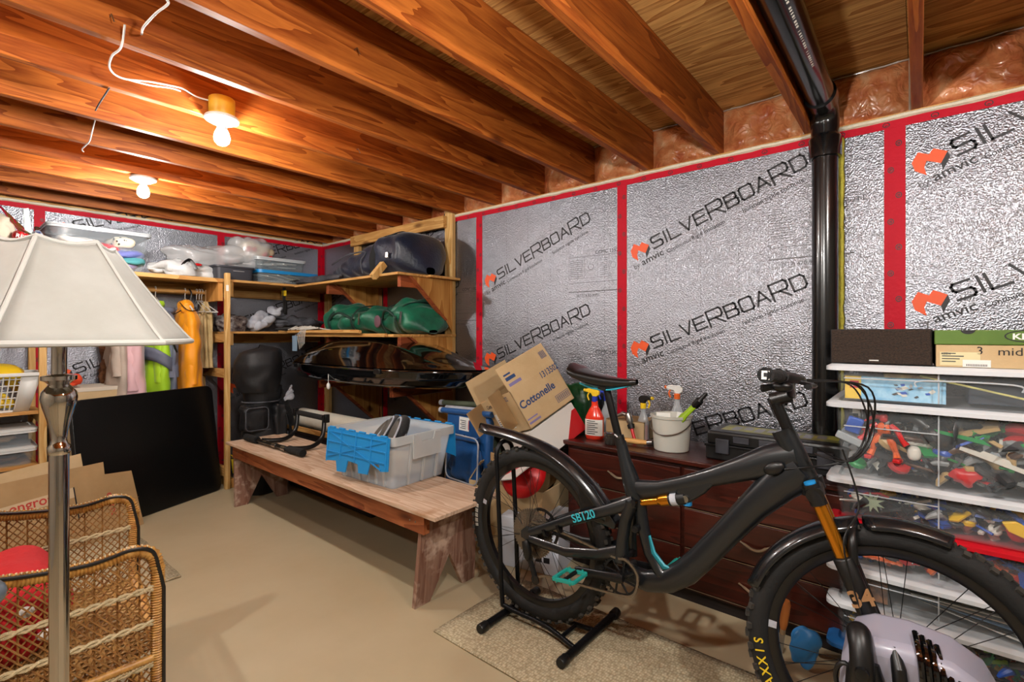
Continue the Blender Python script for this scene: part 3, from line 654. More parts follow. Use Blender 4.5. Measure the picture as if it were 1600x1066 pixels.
blob('bag_body', P('white_bag_film', '#d8d8d6', .35, bump=(25, .8), var=(8, '#b8b9ba')), (0, 0, .05), (.25, .11, .10), d, pw=.8, wob=(.6, 5, 2), fine=(.03, 14), floor=.001, seed=5)
MB().tube(smoothpath([(-.02, -.11, .05), (.0, -.125, .10), (.05, -.1, .13), (.09, -.12, .06)], 5), .012, 6, sq=(.3, 1.2)).build('black_print_band', mt['black'], d)
MB().ell((.11, -.06, .105), (.04, .03, .012), 10, 6, (0.3, 0, 0)).build('red_print', mt['red'], d)
d = T('plastic_bag', 'big clear plastic bag of wrapped goods resting over the dark bin', 'bag', (1.72, 4.68, 1.87))
mt['bagfilm'] = P('clear_bag_film', '#d8d6d6', .2, alpha=.42, bump=(22, .9), coat=.8)
blob('bag_film', 'bagfilm', (-.08, 0, .07), (.36, .14, .13), d, pw=.85, wob=(.5, 4, 2), fine=(.03, 12), floor=-.01, seed=8, nu=48)
blob('bag_film', 'bagfilm', (.16, -.02, .16), (.20, .13, .13), d, pw=.8, wob=(.3, 5, 2), fine=(.02, 14), seed=9)
blob('wrapped_pack', P('beige_wrap', '#c9b596', .5), (.19, 0, .15), (.15, .10, .09), d, (0, .3, 0), pw=.5, wob=(.1, 5, 1), seed=2)
for k, (x, z, w_) in enumerate(((.10, .17, .05), (.15, .175, .04), (.24, .13, .06), (.29, .11, .04))): MB().ell((x, -.105, z), (.022, .012, w_*.6), 10, 6, (0, .35, 0)).build('red_lettering_patch', mt['red'], d)
mt['dgrey'] = P('dark_grey_plastic', '#34353c', .5); mt['cleard'] = P('smoky_clear_plastic', '#8d979c', .15, alpha=.3)
tub('storage_bin', 'dark grey plastic bin with a white label under the clear bag', 'bin', (1.665, 4.60, 1.744), .30, .30, .115, mt['dgrey'], None, .95)
d = bpy.data.objects['storage_bin.001']; mb = MB(); quad(mb, frame((-.02, -.1475, .075), (1, 0, 0), (0, 0, 1)), 0, 0, .09, .014); mb.build('label_strip', mt['paper'], d, smooth=None, fix=False)
blob('bin_contents', 'dgrey', (0, 0, .06), (.13, .13, .05), d, floor=.006, pw=.5, nu=20, nv=10)
tub('storage_bin', 'low clear file bin with a bright blue lid on the end-wall shelf', 'bin', (2.13, 4.63, 1.744), .54, .34, .10, mt['cleard'], mt['blue'], .95)
tub('storage_bin', 'upper clear file bin standing on the blue-lidded one', 'bin', (2.08, 4.65, 1.864), .44, .30, .10, mt['cleard'], mt['clearlid'], .95)
for i in range(7):
    m_ = mt['paper'] if i % 3 else P('manila_folder', '#cbb98c', .7)
    o = MB().box((0, 0, 0), (.2, .22, .008)).build('folder', m_, bevel=.001); o.location = (1.98+.08*(i % 4), 4.60, 1.765+.011*i); o.rotation_euler = (.12, .03*i-.05, .1*i); setk(o, 'paper folder inside the low blue-lidded file bin', 'folder', 'folders in the low file bin')
for i in range(6):
    m_ = mt['dgrey'] if i < 2 else mt['paper']
    o = MB().box((0, 0, 0), (.16, .2, .010)).build('folder', m_, bevel=.001); o.location = (1.95+.09*(i % 3), 4.62, 1.885+.012*i); o.rotation_euler = (.1, -.06, .07*i); setk(o, 'paper folder inside the upper clear file bin', 'folder', 'folders in the upper file bin')
# heap at the picture edge
def stuffbag(name, label, cat, m, loc, r, seed, rot=None, pw=.85, fine=(.02, 18)): o = blob(name, m, (0, 0, 0), r, None, rot, pw, (.45, 6, seed), fine, seed=seed, nu=30, nv=18); o.location = loc; setk(o, label, cat); return o
d = T('open_tray', 'low brown carton tray under the gift bags at the picture edge', 'carton', (.30, 4.60, 1.743)); MB().bx(-.2, .19, -.16, .16, 0, .07).build('tray_body', mt['card'], d, smooth=None, bevel=.003); MB().bx(-.21, .2, -.17, .17, .071, .078).build('tray_lid', mt['card2'], d, smooth=None)
stuffbag('gift_bag', 'crumpled cream paper bag on the shelf at the picture edge', 'bag', P('cream_paper', '#d5c9b4', .7), (.285, 4.58, 1.965), (.07, .1, .15), 3)
stuffbag('gift_bag', 'shiny red bag with white letters on the end-wall shelf', 'bag', P('red_foil_bag', '#c0141c', .3), (.39, 4.46, 1.905), (.065, .06, .06), 5, (0, .25, 0))
d = bpy.data.objects['gift_bag.001']; text('RED', .034, mt['paper'], d, frame((-.045, -.075, -.005), (1, 0, -.2), (0, 0, 1)), 'lettering', bold=.02)['kind'] = 'stuff'
t = T('ribbon_bundle', 'bundle of brown and crimson ribbons leaning on the end-wall shelf', 'ribbons', (.36, 4.58, 1.822))
for k in range(9): MB().tube(smoothpath([(-.07+.01*k, .02, .30-.012*k), (-.02+.010*k, -.02-.004*k, .21-.01*k), (.04+.008*k, -.03, .10), (.07, .0, .02)], 5), .012, 6, sq=(.25, 1)).build('ribbon', P('ribbon_brown', '#6b4a26', .35) if k % 3 else P('ribbon_crimson', '#9c1030', .3), t)
o = MB().prism([(-.02, 0), (.024, 0), (.006, .30), (-.018, .29)], -.006, .006, 'y').build('gift_tag_strip', P('pale_green_card', '#c3d4cc', .5), smooth=None); o.location = (.425, 4.54, 1.822); o.rotation_euler = (0, -.04, 0); setk(o, 'pale green card strip standing upright beside the clothes bin', 'card')
stuffbag('cloth_bundle', 'blue and white patterned cloth bundle beside the clothes bin', 'cloth', P('blue_white_cloth', '#c9d2de', .7, var=(26, '#1d2f62')), (.462, 4.47, 1.90), (.04, .06, .075), 9)
stuffbag('cloth_bundle', 'dark brown bundle tucked behind the patterned cloth by the clothes bin', 'cloth', P('brown_cloth', '#3a2418', .8, var=(20, '#6b4430')), (.475, 4.60, 1.93), (.035, .06, .11), 11)
# --- middle shelf of the end wall
stuffbag('cloth_bundle', 'dark patterned clothes bundle behind the ladder post', 'cloth', P('patterned_cloth', '#8a8480', .8, var=(34, '#2a1216')), (1.70, 4.66, 1.375), (.13, .16, .10), 13)
o = blob('folded_jacket', 'lgrey', (0, 0, 0), (.13, .14, .10), None, (0, -.35, 0), .9, (.5, 6, 3), (.03, 12), seed=17, floor=None); o.location = (1.93, 4.62, 1.40); setk(o, 'pale grey cloth heaped on the middle shelf of the end wall', 'cloth')
o = blob('folded_jacket', 'lgrey', (0, 0, 0), (.10, .08, .055), None, (0, -.2, 0), .9, (.5, 6, 3), (.03, 12), seed=19); o.location = (2.06, 4.60, 1.49); setk(o, 'pale grey sleeve flopping over the dark coat on the middle shelf', 'cloth')
o = blob('folded_jacket', 'greyfab', (0, 0, 0), (.26, .17, .085), None, None, .85, (.4, 5, 3), (.03, 13), seed=23); o.location = (2.30, 4.62, 1.385); setk(o, 'dark grey coat folded on the middle shelf of the end wall', 'coat')
d = T('umbrella', 'folded black umbrella poking out below the hammock', 'umbrella', (2.0, 4.46, 1.307))
MB().tube([(-.04, -.10, .02), (.08, -.02, .02), (.25, .1, .02)], [.006, .016, .02], 10).build('canopy', mt['blackfab'], d); MB().tube([(.25, .1, .02), (.3, .135, .02)], .008, 8).build('handle', mt['black'], d)
# --- clothes on the rail
mt['hang'] = P('hanger_white', '#d9d7d2', .4)
def garment(name, label, cat, x, m, top, bot, w0, w1, seed, hood=False, hanger=True, depth=.24, panels=None):
    """coat hung on the rail, seen side-on: cross-section loops with vertical folds"""
    t = T(name, label, cat, (x, 4.72, bot)); H = top-bot
    def fn(u, v):
        a = u*2*PI; k = v; sw = w0+(w1-w0)*(1-k)**.8; sd = depth*(.22+.78*min(1, (1-k)/.16+.0)**.6) if k > .84 else depth*(1+.06*(1-k))
        if k > .84: sw = sw*(.5+.5*min(1, (1-k)/.16)**.5)
        f_ = .014*sin(a*5+seed+2*noise.noise((a, k*2, seed)))*(1-.6*k)+.02*noise.noise((cos(a)*2+seed, sin(a)*2, k*7))
        return ((sw/2+f_)*cos(a)*(1 if cos(a) > -2 else 1), (sd+f_)*sin(a), k*H+.012*noise.noise((a*1.5, seed, 0))*(1-k))
    MB().grid(fn, 40, 30, cu=True).build('coat_body', m, t, smooth=75, solid=.006)
    for s_ in (-1, 1):
        def sl(u, v, s_=s_):
            a = u*2*PI; c = V((.012*s_, (depth-.03)*s_*(.75+.25*v)-(.0), H*.86-v*H*.62)); r = .052*(1-.18*v)*(.5+.5*min(1, v*5+.3)); f_ = 1+.18*noise.noise((a, v*9, seed+s_))
            return (c.x+r*f_*cos(a), c.y+r*1.15*f_*sin(a), c.z)
        MB().grid(sl, 20, 16, cu=True).build('sleeve', m, t, smooth=75)
    if hood: blob('hood', m, (-.01, -.05, H-.01), (.055, .10, .065), t, pw=.9, wob=(.4, 9, 1), seed=seed)
    else: MB().lathe([(.05, 0), (.056, .025), (.048, .05)], 16, (0, -.02, H-.02), caps=False).build('collar', m, t, solid=.006)
    if hanger:
        z = 1.64-bot
        MB().tube([(0, .017*cos(a), z+.008+.02*sin(a)) for a in [x_*.3 for x_ in range(-1, 11)]]+[(0, 0, z-.03), (0, 0, z-.06)], .0035, 6).build('hanger_hook', mt['hang'], t)
        MB().tube([(0, -.19, z-.16), (0, -.02, z-.065), (0, .02, z-.065), (0, .19, z-.16)], .006, 6).build('hanger_arm', mt['hang'], t)
    return t
mt['pinkfab'] = P('pale_pink_nylon', '#d9aeb4', .6, bump=(14, .35), sheen=.2); mt['limefab'] = P('lime_nylon', '#9cc81e', .6, bump=(14, .35), sheen=.2)
mt['orfab'] = P('orange_nylon', '#ec960e', .55, bump=(14, .35), sheen=.2); mt['slate'] = P('slate_fabric', '#5f6476', .7, bump=(20, .4)); mt['taupe'] = P('taupe_fabric', '#b7a79a', .8, bump=(30, .4))
garment('hanging_coat', 'pale pink padded coat hanging on the clothes rail', 'coat', .98, mt['pinkfab'], 1.50, .66, .13, .24, 1)
garment('hanging_coat', 'taupe cardigan on the clothes rail half behind the lampshade', 'coat', .905, mt['taupe'], 1.53, .80, .07, .12, 2)
g = garment('hanging_jacket', 'lime green jacket with slate stripe on the clothes rail', 'jacket', 1.165, mt['limefab'], 1.52, .72, .12, .20, 3)
def band(u, v):
    a = PI*.95+u*PI*1.1; s_ = .125+.0*v; z = .36-.10*u+.10*v
    return (.112*cos(a), .268*sin(a), z+.03*sin(a*2))
MB().grid(band, 24, 3).build('slate_stripe', mt['slate'], g, smooth=75, solid=.008)
MB().tube(smoothpath([(.02, -.25, .66), (.05, -.262, .5), (.075, -.262, .42)], 5), .009, 6, sq=(.3, 1)).build('zip', mt['black'], g)
garment('hanging_jacket', 'grey fleece jacket between the lime and orange jackets', 'jacket', 1.235, mt['slate'], 1.47, .78, .05, .10, 4, hanger=False)
g = garment('hanging_jacket', 'bright orange hooded rain jacket on the clothes rail', 'jacket', 1.37, mt['orfab'], 1.515, .68, .13, .19, 5, hood=True)
MB().tube(smoothpath([(-.07, -.12, .86), (-.03, -.165, .80), (.04, -.15, .80), (.07, -.1, .85)], 5), .004, 6).build('drawcord', mt['black'], g)
MB().tube([(-.05, -.1, .80), (-.12, -.14, .76)], .004, 6).build('drawcord', mt['black'], g); MB().tube(smoothpath([(.02, -.06, .87), (.03, -.06, .94), (.02, -.04, .98)], 4), .006, 6).build('hanger_loop', mt['black'], g)
# empty hangers
h0 = T('clothes_hanger', 'white plastic hanger left empty on the clothes rail', 'hanger', (1.455, 4.72, 1.64), 0, 'empty hangers on the rail')
MB().tube([(.0, .018*cos(a), .008+.02*sin(a)) for a in [x_*.3 for x_ in range(-1, 11)]]+[(0, 0, -.03), (0, 0, -.06)], .0032, 6).build('hook', mt['hang'], h0)
MB().tube([(0, -.2, -.17), (0, 0, -.07), (0, .2, -.17)], .0055, 6, closed=True).build('arm_bar', mt['hang'], h0)
for i, dx in enumerate((.02, .038)): dup(h0, (1.455+dx, 4.72, 1.64), .15*(i+1), ('white plastic hanger in the middle of the three empty ones', 'white plastic hanger left empty beside the beige sack')[i])
h0['label'] = 'white plastic hanger left empty beside the orange jacket'
d = T('canvas_bag', 'beige drawstring sack hanging at the end of the clothes rail', 'bag', (1.505, 4.66, 1.0))
def sack(u, v):
    a = u*2*PI; r = .045*(1-.1*v)*(1 if v < .8 else max(.25, 1-(v-.8)*3.6)); f_ = 1+.28*sin(a*6+v*3)*(.4+v)+.1*noise.noise((a, v*8, 2)); return (r*f_*cos(a), r*1.8*f_*sin(a), v*.56)
MB().grid(sack, 40, 20, cu=True).build('sack_body', P('beige_canvas', '#c0a678', .85, bump=(40, .4), var=(9, '#a18a5c')), d, smooth=70)
MB().tube([(0, 0, .55), (0, 0, .66)], .004, 6).build('drawstring', mt['card'], d)
# ================================================================= bench and the things round it
mt['bench'] = WOOD('worn_bench_top', '#d0b59e', '#ad8a6e', 1, 1.0, .7, 9, knots=False, contrast=.6, stain=(3.0, '#a37a58', .64))
mt['benchr'] = WOOD('red_washed_wood', '#a8623a', '#6f3418', 1, 1.0, .6, 7, contrast=.9, stain=(4.0, '#6e2412', .6))
mt['benchl'] = WOOD('weathered_plywood', '#9c7a68', '#6d4536', 2, 1.0, .75, 6, knots=False, contrast=.9, stain=(5.0, '#c3a896', .56))
d = T('plank_bench', 'long weathered plank bench with red-stained apron and notched plywood legs', 'bench', (1.64, 2.8, 0))
MB().bx(-.215, .22, -1.165, 1.2, .455, .474).build('seat', mt['bench'], d, smooth=None, bevel=.003)
MB().bx(-.19, -.155, -1.06, 1.14, .362, .454).build('apron', mt['benchr'], d, smooth=None, bevel=.002); MB().bx(.16, .195, -1.06, 1.14, .362, .454).build('apron', mt['benchr'], d, smooth=None, bevel=.002)
for y, k in ((-.985, -1), (1.10, 1)):
    lg = [(-.178, .454), (.185, .454), (.205, .0), (.12, 0), (.01, .20), (-.10, 0), (-.19, 0)]
    sl = MB().prism(lg, -.011, .011, 'y', M.Translation((0, y, 0)) @ M(((1, 0, 0, 0), (0, 1, -.10*k*-1, 0), (0, 0, 1, 0), (0, 0, 0, 1)))).build('leg', mt['benchl'], d, smooth=None)
for y in (-1.0, -.96, 1.05): MB().lathe([(.004, 0), (.0042, .002)], 8, (-.1915, y, .41), 'x').build('screw', mt['steel'], d)
# press-up / pull-up bar frame
d = T('pull_up_bar', 'black steel pull-up bar frame with foam grips lying on the bench', 'exercise bar', (1.60, 3.52, .475))
mt['foamgrip'] = P('black_foam', '#0e0e0f', .9, bump=(80, .5))
MB().tube([(-.06, .40, .028), (-.03, -.42, .028)], .014, 12).build('long_bar', mt['blackm'], d)
for y0, y1 in ((.40, .22), (-.24, -.42)): MB().tube([(-.06+(.40-y0)*.0366, y0, .028), (-.06+(.40-y1)*.0366, y1, .028)], .025, 14).build('foam_grip', mt['foamgrip'], d)
for y in (.12, -.02, -.16): MB().tube([(-.047, y, .028), (-.045, y-.05, .028)], .0165, 12).build('silver_sleeve', mt['steel'], d)
for y0 in (.18, -.22):
    MB().tube(smoothpath([(-.04, y0, .03), (.10, y0-.04, .02), (.20, y0-.02, .07), (.235, y0+.01, .20)], 6), .016, 10).build('side_arm', mt['blackm'], d)
MB().tube([(.235, .22, .20), (.235, -.24, .20)], .013, 12).build('cross_bar', mt['blackm'], d)
MB().tube([(.235, .16, .20), (.235, -.20, .20)], .020, 14).build('foam_grip', mt['foamgrip'], d)
for y in (.22, -.24): MB().box((.235, y, .2), (.035, .03, .06)).build('joint', mt['blackm'], d, bevel=.004)
# attached-lid tote
mt['tote'] = P('frosted_tote', '#dde4ec', .3, alpha=.38)
d = T('lidded_tote', 'frosted clear tote with two open bright blue lid flaps on the bench', 'tote', (1.715, 2.34, .4755), .06)
def tote_ring(sx, sy, z): return [(x, y, z) for x, y in rrect(sx, sy, .025, 3)]
n = 16
vs = tote_ring(.37, .46, 0)+tote_ring(.43, .55, .27)+tote_ring(.424, .544, .27)+tote_ring(.364, .454, .005)
MB().add(vs, [tuple(range(n-1, -1, -1))]+[(k*n+i, k*n+(i+1) % n, (k+1)*n+(i+1) % n, (k+1)*n+i) for k in range(3) for i in range(n)]+[tuple(range(3*n, 4*n))]).build('tub_body', mt['tote'], d, smooth=50)
vs = tote_ring(.455, .575, .235)+tote_ring(.455, .575, .278)+tote_ring(.43, .55, .278)+tote_ring(.43, .55, .235)
MB().add(vs, [(k*n+i, k*n+(i+1) % n, ((k+1) % 4)*n+(i+1) % n, ((k+1) % 4)*n+i) for k in range(4) for i in range(n)]).build('tub_rim', mt['frost'], d, smooth=50)
for i in range(6): MB().box((-.185-.022*.5-.006, -.17+i*.068, .125), (.014, .012, .235), (0, -.11, 0)).build('rib', mt['frost'], d)
for i in range(3): MB().box((-.1+i*.1, -.246-.018, .125), (.012, .012, .235), (.16, 0, 0)).build('rib', mt['frost'], d)
MB().prism([(-.10, .15), (.10, .15), (.10, .274), (.055, .274), (.045, .235), (-.045, .235), (-.055, .274), (-.10, .274)], -.296, -.286, 'y').build('grip_lip', mt['frost'], d, smooth=None)
# flaps: toothed inner edge, ribs crossing
def flap(side):
    tl = [(-.27, 0), (.27, 0), (.275, -.165), (.215, -.175), (.205, -.14), (.13, -.145), (.115, -.205), (.04, -.21), (.03, -.165), (-.06, -.16), (-.075, -.225), (-.15, -.23), (-.165, -.175), (-.25, -.185), (-.262, -.19)]
    f = frame((-.234, 0, .279), (0, -1, 0), (.10, 0, 1)) if side < 0 else frame((.234, 0, .279), (0, 1, 0), (-.10, 0, 1))
    mb = MB().prism([(x, y) for x, y in tl], 0, .006, 'z', f); fl = mb.build('lid_flap', mt['blue'], d, smooth=None)
    for i, (a, b) in enumerate((((-.25, -.02), (.25, -.02)), ((-.25, -.075), (.25, -.075)), ((-.25, -.13), (.25, -.13)), ((-.255, -.02), (.22, -.165)), ((-.24, -.16), (.25, -.02)), ((-.13, 0), (-.13, -.16)), ((0, 0), (0, -.155)), ((.13, 0), (.13, -.14)), ((-.255, 0), (-.255, -.17)), ((.255, 0), (.255, -.16)))):
        p = V((a[0], a[1], .008)); q = V((b[0], b[1], .008)); mb = MB().tube([f @ p, f @ q], .0042, 4); mb.build('rib', mt['blue'], fl)
    mb = MB()
    for k in range(6): mb.tube([f @ V((-.25+k*.09, .003, .003)), f @ V((-.20+k*.09, .003, .003))], .006, 8)
    mb.build('hinge_knuckles', mt['blue'], fl)
flap(-1); flap(1)
# skate shoes in the tote, heels up
def shoe(label, loc, rot):
    t = T('knee_pad', label, 'pad', loc, 0, 'pads in the tote'); t.rotation_euler = rot
    MB().ell((0, 0, 0), (.034, .075, .11), 24, 16, pw=.75, wob=(.08, 14, 2)).build('pad_shell', mt['blackfab'], t, smooth=60)
    for x, k in ((-.026, .80), (.02, .92)): MB().tube([(x+.006*cos(a*PI/12), .077*k*cos(a*PI/12), .112*k*sin(a*PI/12)) for a in range(24)], .0055, 6, closed=True).build('grey_piping', mt['lgrey'], t)
    MB().ell((-.03, 0, .0), (.012, .045, .07), 16, 10).build('pad_panel', P('pad_panel', '#4a4640', .6), t)
shoe('rounded black pad with grey piping, nearest the rim of the tote', (1.68, 2.24, .725), (.1, .45, -.35)); shoe('rounded black pad with grey piping, middle of the three', (1.71, 2.36, .715), (.1, .55, -.45)); shoe('rounded black pad with grey piping, farthest in the tote', (1.74, 2.46, .69), (.1, .7, -.5))
o = blob('tote_padding', P('tan_packing', '#b9a276', .8, bump=(40, .5)), (0, 0, 0), (.17, .21, .085), None, None, .5, (.15, 5, 2), (.01, 20), seed=31); o.location = (1.71, 2.34, .570); setk(o, 'crumpled tan packing filling the bottom of the tote', 'packing')
# chest, roll and golf bag behind the bench
d = T('low_chest', 'dark low chest behind the bench under the roof box', 'chest', (2.14, 3.55, 0))
MB().bx(-.17, .2, -.62, .60, 0, .455).build('chest_body', P('dark_chest', '#1c1210', .6), d, smooth=None, bevel=.006); MB().bx(-.18, .21, -.63, .61, .456, .485).build('chest_lid', P('dark_chest_lid', '#261712', .55), d, smooth=None, bevel=.006)
for y in (-.4, .4): MB().box((-.184, y, .38), (.012, .05, .07)).build('latch', mt['steel'], d, bevel=.003)
d = T('wrapping_roll', 'long white paper roll lying on the dark chest behind the bench', 'roll', (2.09, 3.5, .486), .02)
MB().lathe([(.03, -.62), (.078, -.62), (.0785, -.60), (.0785, .60), (.078, .62), (.03, .62), (.03, -.6)], 28, (0, 0, .0785), 'y', caps=False).build('roll_body', P('white_roll', '#cfcabd', .6, bump=(8, .2), var=(4, '#b9b3a4')), d)
MB().lathe([(.031, -.64), (.031, .64), (.027, .64), (.027, -.64)], 16, (0, 0, .0785), 'y', caps=False).build('core', mt['card'], d)
MB().bx(-.135, -.105, -.5, .62, .0, .03).build('wood_lath', mt['piney'], d, smooth=None)
d = T('golf_bag', 'black golf bag with hood and pockets standing behind the bench', 'golf bag', (1.74, 4.13, 0))
mt['gbag'] = P('black_nylon', '#0c0c10', .6, bump=(20, .4))
def gb(u, v):
    a = u*2*PI; r = .135+.012*sin(v*14)+.02*noise.noise((cos(a), sin(a), v*5)); r *= .92 if v < .1 else 1; return (r*cos(a), r*.9*sin(a), v*.86)
MB().grid(gb, 28, 24, cu=True).build('bag_body', mt['gbag'], d, smooth=70)
def hood(u, v):
    a = u*2*PI; r = .15+.03*sin(v*PI)+.02*noise.noise((2*cos(a), 2*sin(a), v*4)); r *= (1 if v < .9 else max(.05, ((1-v)/.1)**.5)); return (r*cos(a)-.02, r*.95*sin(a), .82+v*.36+.02*cos(a)*v)
MB().grid(hood, 28, 22, cu=True).build('rain_hood', mt['gbag'], d, smooth=70)
blob('pocket', 'gbag', (-.10, -.09, .62), (.10, .07, .11), d, pw=.38, wob=(.1, 6, 1)); blob('pocket', 'gbag', (-.10, -.10, .39), (.10, .07, .09), d, pw=.38, wob=(.1, 6, 1)); blob('pocket', 'gbag', (.09, -.09, .5), (.06, .09, .22), d, pw=.38, wob=(.1, 6, 1))
for z, r in ((.62, .10), (.39, .08)):
    MB().tube([(-.10+x, -.166, z+y) for x, y in rrect(.17, r*1.75, .03)], .0045, 6, closed=True).build('zip', mt['greyfab'], d)
for z in (.30, .52, .74): MB().tube([(.142*cos(a*PI/12), .128*sin(a*PI/12), z) for a in range(24)], .006, 6, closed=True).build('stitched_band', mt['greyfab'], d)
MB().tube(smoothpath([(.12, -.03, .85), (.20, -.08, .6), (.2, -.1, .35), (.13, -.05, .12)], 6), .022, 6, sq=(.3, 1.2)).build('shoulder_strap', mt['blackfab'], d)
blob('golf_glove', 'lgrey', (.18, -.10, .79), (.04, .03, .07), d, (0, .5, 0), pw=.9, wob=(.7, 14, 1), fine=(.012, 30)); bpy.data.objects['golf_glove']['label'] = 'pale grey towel clipped to the bag'
# tangle on the floor by the ladder
t = T('strap_tangle', 'tangle of black and yellow straps on the floor by the ladder foot', 'straps', (1.70, 4.66, 0))
for k in range(7):
    pts = [(RND.uniform(-.05, .12), RND.uniform(-.15, .12), RND.uniform(.02, .2)) for _ in range(6)]
    MB().tube(smoothpath(pts, 5), .011, 6, sq=(.35, 1.3)).build('strap', mt['blackfab'] if k % 3 else mt['yellow'], t)
# --- black folding table leaning against the clothes
d = T('folding_table', 'black vinyl-topped folding card table standing on edge before the coats', 'table', (1.075, 4.235, 0.0)); d.rotation_euler = (-.13, 0, .40)
p = rrect(1.02, .865, .06, 5)
MB().prism([(x, y+.4325) for x, y in p], -.016, .016, 'y').build('tabletop', P('black_vinyl', '#0a0a0b', .32, bump=(120, .15)), d, bevel=.006, smooth=50)
MB().prism([(x*.93, y*.92+.4325) for x, y in p], .016, .022, 'y').build('underside', mt['blackm'], d, smooth=50)
for x in (-.42, .42): MB().tube([(x, .034, .08), (x, .034, .78)], .011, 10).build('leg', mt['blackm'], d)
# flattened cartons leaning on it
mt['printred'] = P('red_carton_print', '#b3342c', .6)
d = T('flattened_carton', 'flattened brown carton with red-printed tape leaning in front of the black table', 'carton', (.56, 3.86, 0)); d.rotation_euler = (-.25, 0, .42)
poly = [(-.75, 0), (.40, 0), (.385, .37), (.22, .39), (.225, .47), (-.75, .49)]
c = MB().prism(poly, -.004, .004, 'y').build('carton_panel', mt['card'], d, smooth=None)
MB().prism([(-.75, .28), (.04, .30), (.04, .36), (-.75, .34)], -.0055, -.0045, 'y').build('packing_tape', P('clear_packing_tape', '#c3ab8a', .3), d, smooth=None)
MB().prism([(.035, .16), (.042, .16), (.042, .36), (.035, .36)], -.0057, -.0043, 'y').build('slot', mt['ink'], d, smooth=None)
text('engros engros engros', .075, mt['printred'], d, frame((-.73, -.0062, .293), (1, 0, .025), (0, 0, 1)), 'lettering', bold=.012)
MB().prism([(-.75, .19), (.40, .185), (.40, .187), (-.75, .192)], -.0055, -.0043, 'y').build('crease', P('crease_shadow', '#8f6a40', .8), d, smooth=None)
text('engros', .055, mt['printred'], d, frame((.21, -.0062, .27), (0.05, 0, -1), (1, 0, 0)), 'lettering', bold=.012)
MB().prism([(.325, .07), (.345, .07), (.345, .12), (.335, .12), (.335, .105), (.325, .1)], -.0057, -.0043, 'y').build('hand_hole', mt['ink'], d, smooth=None)
d = T('flattened_carton', 'second flattened carton behind the taped one, only its upper edge showing', 'carton', (.50, 3.90, 0)); d.rotation_euler = (-.24, 0, .42)
MB().prism([(-.7, 0), (.18, 0), (.18, .54), (-.7, .50)], -.004, .004, 'y').build('carton_panel', mt['card2'], d, smooth=None)
MB().prism([(-.7, .30), (.18, .31), (.18, .312), (-.7, .302)], -.0055, -.0043, 'y').build('crease', P('crease_shadow', '#8f6a40', .8), d, smooth=None)
# closed carton with a red cap on it, behind the table
d = T('carton', 'closed brown carton standing behind the black folding table', 'carton', (.73, 4.66, 0), .06)
MB().bx(-.17, .17, -.17, .17, 0, .905).build('carton_body', mt['card2'], d, smooth=None, bevel=.004); MB().bx(-.172, .172, -.172, .172, .88, .906).build('carton_top_flaps', P('white_carton_top', '#cbbfae', .8), d, smooth=None)
mb = MB(); quad(mb, frame((-.11, -.1725, .76), (1, 0, 0), (0, 0, 1)), 0, 0, .035, .06); mb.build('label', mt['paper'], d, smooth=None, fix=False)
mb = MB(); fr = frame((-.11, -.173, .76), (1, 0, 0), (0, 0, 1)); quad(mb, fr, .006, .02, .029, .05); mb.build('label_print', mt['inkg'], d, smooth=None, fix=False)
o = blob('knit_cap', P('red_orange_cap', '#d8431c', .7), (0, 0, 0), (.07, .06, .055), None, None, .8, (.3, 9, 1), seed=41); o.location = (.635, 4.58, .952); setk(o, 'orange-red cap lying on the closed carton', 'cap')
# brown fur / straw bundle hanging right of the carton
o = blob('straw_bundle', P('brown_fur', '#7a4e2c', .95, bump=(70, .9), var=(30, '#4c2c16')), (0, 0, 0), (.06, .08, .30), None, None, .9, (.3, 5, 1), (.02, 24), seed=43); o.location = (.885, 4.83, 1.1); setk(o, 'shaggy brown coat hanging behind the pink one', 'coat')
# --- laundry basket and drawers on the side shelf
d = T('laundry_basket', 'white plastic laundry basket full of yellow balls at the picture edge', 'basket', (.20, 4.58, .785))
bw0, bw1, bd0, bd1, bh = .42, .54, .26, .34, .25
mb = MB()
MB().add([(x, y, 0) for x, y in rrect(bw0, bd0, .03)]+[(x, y, .012) for x, y in rrect(bw0, bd0, .03)], [tuple(range(19, -1, -1)), tuple(range(20, 40))]+[(i, (i+1) % 20, 20+(i+1) % 20, 20+i) for i in range(20)]).build('basket_floor', mt['white'], d)
ra = rrect(bw1+.03, bd1+.03, .05); rb = rrect(bw1-.01, bd1-.01, .045)
MB().add([(x, y, bh-.022) for x, y in ra]+[(x, y, bh) for x, y in ra]+[(x, y, bh) for x, y in rb]+[(x, y, bh-.022) for x, y in rb], [(k*20+i, k*20+(i+1) % 20, ((k+1) % 4)*20+(i+1) % 20, ((k+1) % 4)*20+i) for k in range(4) for i in range(20)]).build('rim', mt['white'], d, bevel=.003)
def bp(t, v, side):   # point on the front / side of the basket
    w_ = bw0+(bw1-bw0)*v; dd = bd0+(bd1-bd0)*v
    return (t*w_/2, -dd/2, v*bh) if side == 0 else (w_/2, t*dd/2, v*bh)
for i in range(17):
    t_ = -1+i*.105; MB().tube([bp(t_, .06, 0), bp(t_, .94, 0)], .0035, 5).build('slat', mt['white'], d)
for v in (.2, .36, .52, .68, .84): MB().tube([bp(-1, v, 0), bp(.66, v, 0)], .003, 5).build('slat', mt['white'], d)
MB().add([bp(.66, 0, 0), bp(1, 0, 0), bp(1, 1, 0), bp(.66, 1, 0), bp(1, 0, 1), bp(1, 1, 1), bp(-1, 0, 1), bp(-1, 1, 1)], [(0,1,2,3),(6,4,5,7)]).build('solid_end', mt['white'], d, solid=.005)
